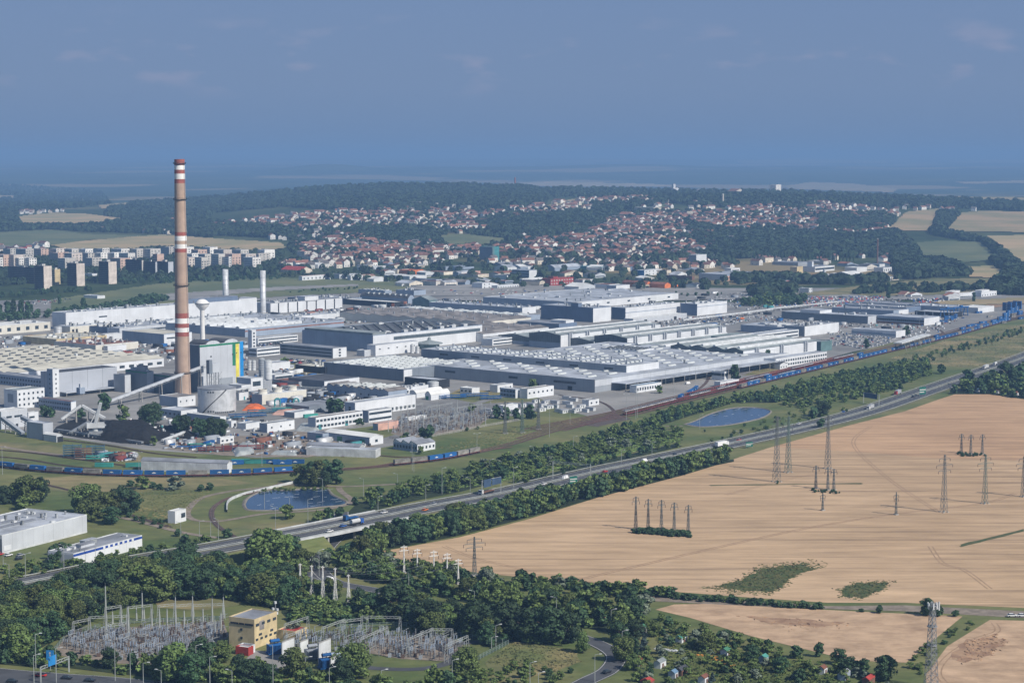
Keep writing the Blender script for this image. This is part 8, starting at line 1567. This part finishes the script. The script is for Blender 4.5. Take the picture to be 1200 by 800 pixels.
# low weeds with a ragged edge round the green patches of the wheat, and loose things lying in the yards
def tufts(poly, n, spread, lab, m='weed'):
    r = np.random.RandomState(n); pts = np.array([P(*q)[:2] for q in poly]); pl = [tuple(q) for q in pts]; V = []
    lo, hi = pts.min(0) - spread, pts.max(0) + spread; c = pts.mean(0)
    for _ in range(n * 6):
        x, y = r.uniform(lo, hi); k = .82 + .36 * r.rand() ** 2; q = c + (np.array([x, y]) - c) * k
        if len(V) < n * 4 and inpoly(*(c + (np.array([x, y]) - c) / (1 + spread / 60 * r.rand()**2)), pl):
            a = r.uniform(0, 3.14); s = r.uniform(.5, 1.3); dx, dy = math.cos(a) * s, math.sin(a) * s; h = r.uniform(.15, .5) + (.3 if m == 'crown' else 0); V += [(x - dx, y - dy, .1), (x + dx, y + dy, .1), (x + dx * .7 + .2, y + dy * .7, h), (x - dx * .7, y - dy * .7 + .2, h)]
    tag(link('weeds', big_mesh('weeds', V, np.arange(len(V)).reshape(-1, 4), [m])), lab, 'weeds', kind='stuff')
tufts([(838, 687), (870, 680), (893, 666), (940, 661), (955, 667), (935, 672), (925, 678), (920, 684), (905, 693), (870, 692)], 2600, 26, 'weeds of the big green patch'); tufts([(985, 690), (1005, 683), (1040, 682), (1035, 690), (1010, 700), (990, 699)], 1100, 26, 'weeds of the small green patch')
tufts([(1135, 752), (1165, 745), (1178, 752), (1160, 766), (1130, 774)], 700, 30, 'flattened straw round the bare soil', 'soil'); tufts([(870, 722), (950, 726), (995, 732), (930, 737)], 160, 40, 'flattened straw in the small field', 'soil')
for i, (pl, n_, m_, d_) in enumerate([([(560, 552), (640, 530), (760, 506), (800, 505), (800, 516), (700, 540), (600, 563), (520, 575)], 5000, 'crown', 'between railway and highway'), ([(160, 575), (250, 572), (220, 600), (200, 620), (165, 605), (150, 590)], 1100, 'meadow', 'on the left meadow'), ([(570, 776), (600, 752), (640, 757), (672, 762), (680, 775), (640, 790)], 2500, 'meadow', 'in the road loop'), ([(1040, 421), (1110, 398), (1200, 380), (1200, 418), (1150, 432), (1100, 428)], 5000, 'meadow', 'on the right meadow'), ([(510, 525), (600, 500), (700, 488), (640, 508), (560, 530)], 2000, 'meadow', 'on the works lawn'), ([(770, 740), (880, 765), (1000, 790), (960, 806), (780, 800)], 3000, 'crown', 'in the gardens')]): tufts(pl, n_, 0, 'rough grass tufts ' + d_, m_)
def clutter(polys, n, lab, seed, ms=('ventwhite', 'midgrey', 'container_blue', 'roof_rust', 'dark', 'silver', 'wagon_red', 'teal')):
    r = random.Random(seed); V, Q, MI = [], [], []
    for poly in polys:
        pl = [P(*q)[:2] for q in poly]; xs = [p[0] for p in pl]; ys = [p[1] for p in pl]; k = 0; tr = 0
        while k < n and tr < n * 12:
            tr += 1; x, y = r.uniform(min(xs), max(xs)), r.uniform(min(ys), max(ys))
            if not inpoly(x, y, pl): continue
            bad = False
            for f_ in FOOT:
                dx, dy = x - f_[2][0], y - f_[2][1]; a = f_[3]; u = dx * math.sin(a) + dy * math.cos(a); v = -dx * math.cos(a) + dy * math.sin(a)
                if -1.5 < u < f_[4] + 1.5 and -1.5 < v < f_[5] + 1.5: bad = True; break
            if bad: continue
            k += 1; l, w_, h = r.uniform(.6, 4.5), r.uniform(.4, 1.4), r.uniform(.4, 2.2); a = math.pi/2 - A0 + r.choice((0, 1.57, .2)); ca, sa = math.cos(a), math.sin(a); o = len(V)
            if r.random() < (.12 if seed == 1 else .03): l, w_, h = r.uniform(6, 14), r.uniform(3, 6), r.uniform(2.5, 4.5)
            for z in (.15, h):
                for sx, sy in ((-1, -1), (1, -1), (1, 1), (-1, 1)): V.append((x + ca*l*sx*.5 - sa*w_*sy*.5, y + sa*l*sx*.5 + ca*w_*sy*.5, z))
            m = r.choices(range(8), (2, 5, 1.0, 1, 5, 3, .6, .4))[0]
            for q in ((4, 5, 6, 7), (0, 1, 5, 4), (1, 2, 6, 5), (2, 3, 7, 6), (3, 0, 4, 7)): Q.append([o + i for i in q]); MI.append(m)
    tag(link('stored_goods', big_mesh('stored_goods', V, Q, list(ms), MI)), lab, 'stored goods', kind='stuff')
clutter([[(0, 395), (120, 400), (200, 396), (290, 402), (290, 440), (200, 425), (0, 412)], [(60, 368), (300, 366), (420, 360), (500, 372), (400, 380), (100, 392)], [(300, 440), (340, 430), (390, 450), (500, 462), (400, 480), (330, 476), (290, 470)]], 700, 'crates, pipes and machines lying in the works yards', 1)
clutter([[(200, 515), (300, 510), (430, 518), (440, 523), (360, 533), (280, 533), (190, 526)], [(120, 505), (150, 492), (200, 480), (300, 492), (380, 503), (350, 512), (240, 512)], [(120, 530), (160, 532), (160, 540), (120, 541)]], 230, 'crates, scrap and machines of the storage yard', 2)
clutter([[(880, 375), (930, 366), (1060, 368), (1130, 372), (1100, 390), (1060, 398), (980, 395)], [(800, 345), (900, 344), (1000, 350), (1100, 352), (900, 365), (860, 362)], [(430, 355), (540, 350), (640, 352), (700, 358), (560, 376), (440, 366)], [(660, 392), (800, 372), (900, 366), (900, 372), (860, 380), (700, 398)]], 520, 'vehicles and crates standing between the far halls', 3)
# ------------------------------------------------------------ haze over the land
hm = bpy.data.materials.new('haze'); hm.use_nodes = True; n = hm.node_tree; n.nodes.clear(); o = n.nodes.new('ShaderNodeOutputMaterial'); pv = n.nodes.new('ShaderNodeVolumePrincipled')
pv.inputs['Color'].default_value = (.29, .51, .86, 1); pv.inputs['Density'].default_value = HAZE; pv.inputs['Anisotropy'].default_value = .0; n.links.new(pv.outputs[0], o.inputs['Volume']); MAT['haze'] = hm
mb = MB(); mb.box(-26000, 26000, -3200, 44000, -15, 292); hz = obj('haze', mb, 'haze'); tag(hz, 'thin blue summer haze over the whole land', 'haze', kind='stuff')
# ------------------------------------------------------------ labels that say which one
for s in protos:
    if s not in used:
        for c_ in list(s.children): bpy.data.objects.remove(c_)
        bpy.data.objects.remove(s)
LM = [('the striped chimney', 214, 463), ('the big round tank', 254, 483), ('the yellow switch house', 298, 752), ('the round pond', 345, 585), ('the long pond', 855, 488), ('the highway bridge', 402, 619), ('the large pale store', 50, 630), ('the low blue banded store', 130, 650), ('the telecom mast', 1091, 800), ('the row of five slim pylons', 775, 624), ('the curved road', 715, 770), ('the pink switch house', 452, 500), ('the gabled depot', 485, 528), ('the signal hut', 211, 612), ('the coal crane', 112, 508), ('the water tower', 237, 400),
 ('the concrete yard', 770, 465), ('the big green sign', 1081, 464), ('the container terminal', 1150, 375), ('the lower left corner', 0, 800), ('the timber truck', 570, 578), ('the teal tower', 575, 306), ('the red building', 653, 337), ('the church', 789, 252), ('the brick chimney', 1028, 311), ('the three dark towers', 90, 337), ('the white hill tower', 909, 248), ('the green field', 555, 283), ('the orange gables', 775, 336), ('the gantry', 670, 563), ('the right edge', 1200, 450), ('the grey pylon', 556, 674), ('the green roofed hut', 850, 775), ('the five white masts', 380, 706), ('the right substation', 480, 760), ('the left substation', 170, 750), ('the white cabin cluster', 650, 478), ('the old works', 960, 318), ('the garden edge', 960, 780), ('the long warehouse', 215, 553)]
LMP = [(n_, *P(a, b)[:2]) for n_, a, b in LM]
def nth(k): return {1: 'nearest', 2: 'second nearest', 3: 'third nearest', 4: 'fourth nearest', 5: 'fifth nearest'}.get(k) or ('%d%s nearest' % (k, 'th' if 10 <= k % 100 <= 20 else {1: 'st', 2: 'nd', 3: 'rd'}.get(k % 10, 'th')))
by = {}
for o, d in AUTO: by.setdefault(d, []).append(o)
for d, os_ in by.items():
    XY = np.array([o.location[:2] for o in os_]); Z = [o.location[2] for o in os_]
    D_ = {n_: np.hypot(XY[:, 0] - a, XY[:, 1] - b) for n_, a, b in LMP}; R_ = {n_: np.argsort(np.argsort(v, kind='stable'), kind='stable') for n_, v in D_.items()}
    for i, o in enumerate(os_):
        n_ = min(D_, key=lambda q: (int(R_[q][i]), D_[q][i])) if len(os_) > 1 else min(D_, key=lambda q: D_[q][i]); n_ = min(D_, key=lambda q: R_[q][i] * 60 + D_[q][i])
        l = '%s, %s to %s' % (d, nth(int(R_[n_][i]) + 1), n_) if len(os_) > 1 else '%s near %s' % (d, n_)
        wds = l.split(); o['label'] = ' '.join(wds[:16])
print('BUILDINGS', NB[0], 'TREES', len(ind), len(near_rest), len(far_rest), 'HOUSES', len(HS), 'OBJ', len(bpy.data.objects))
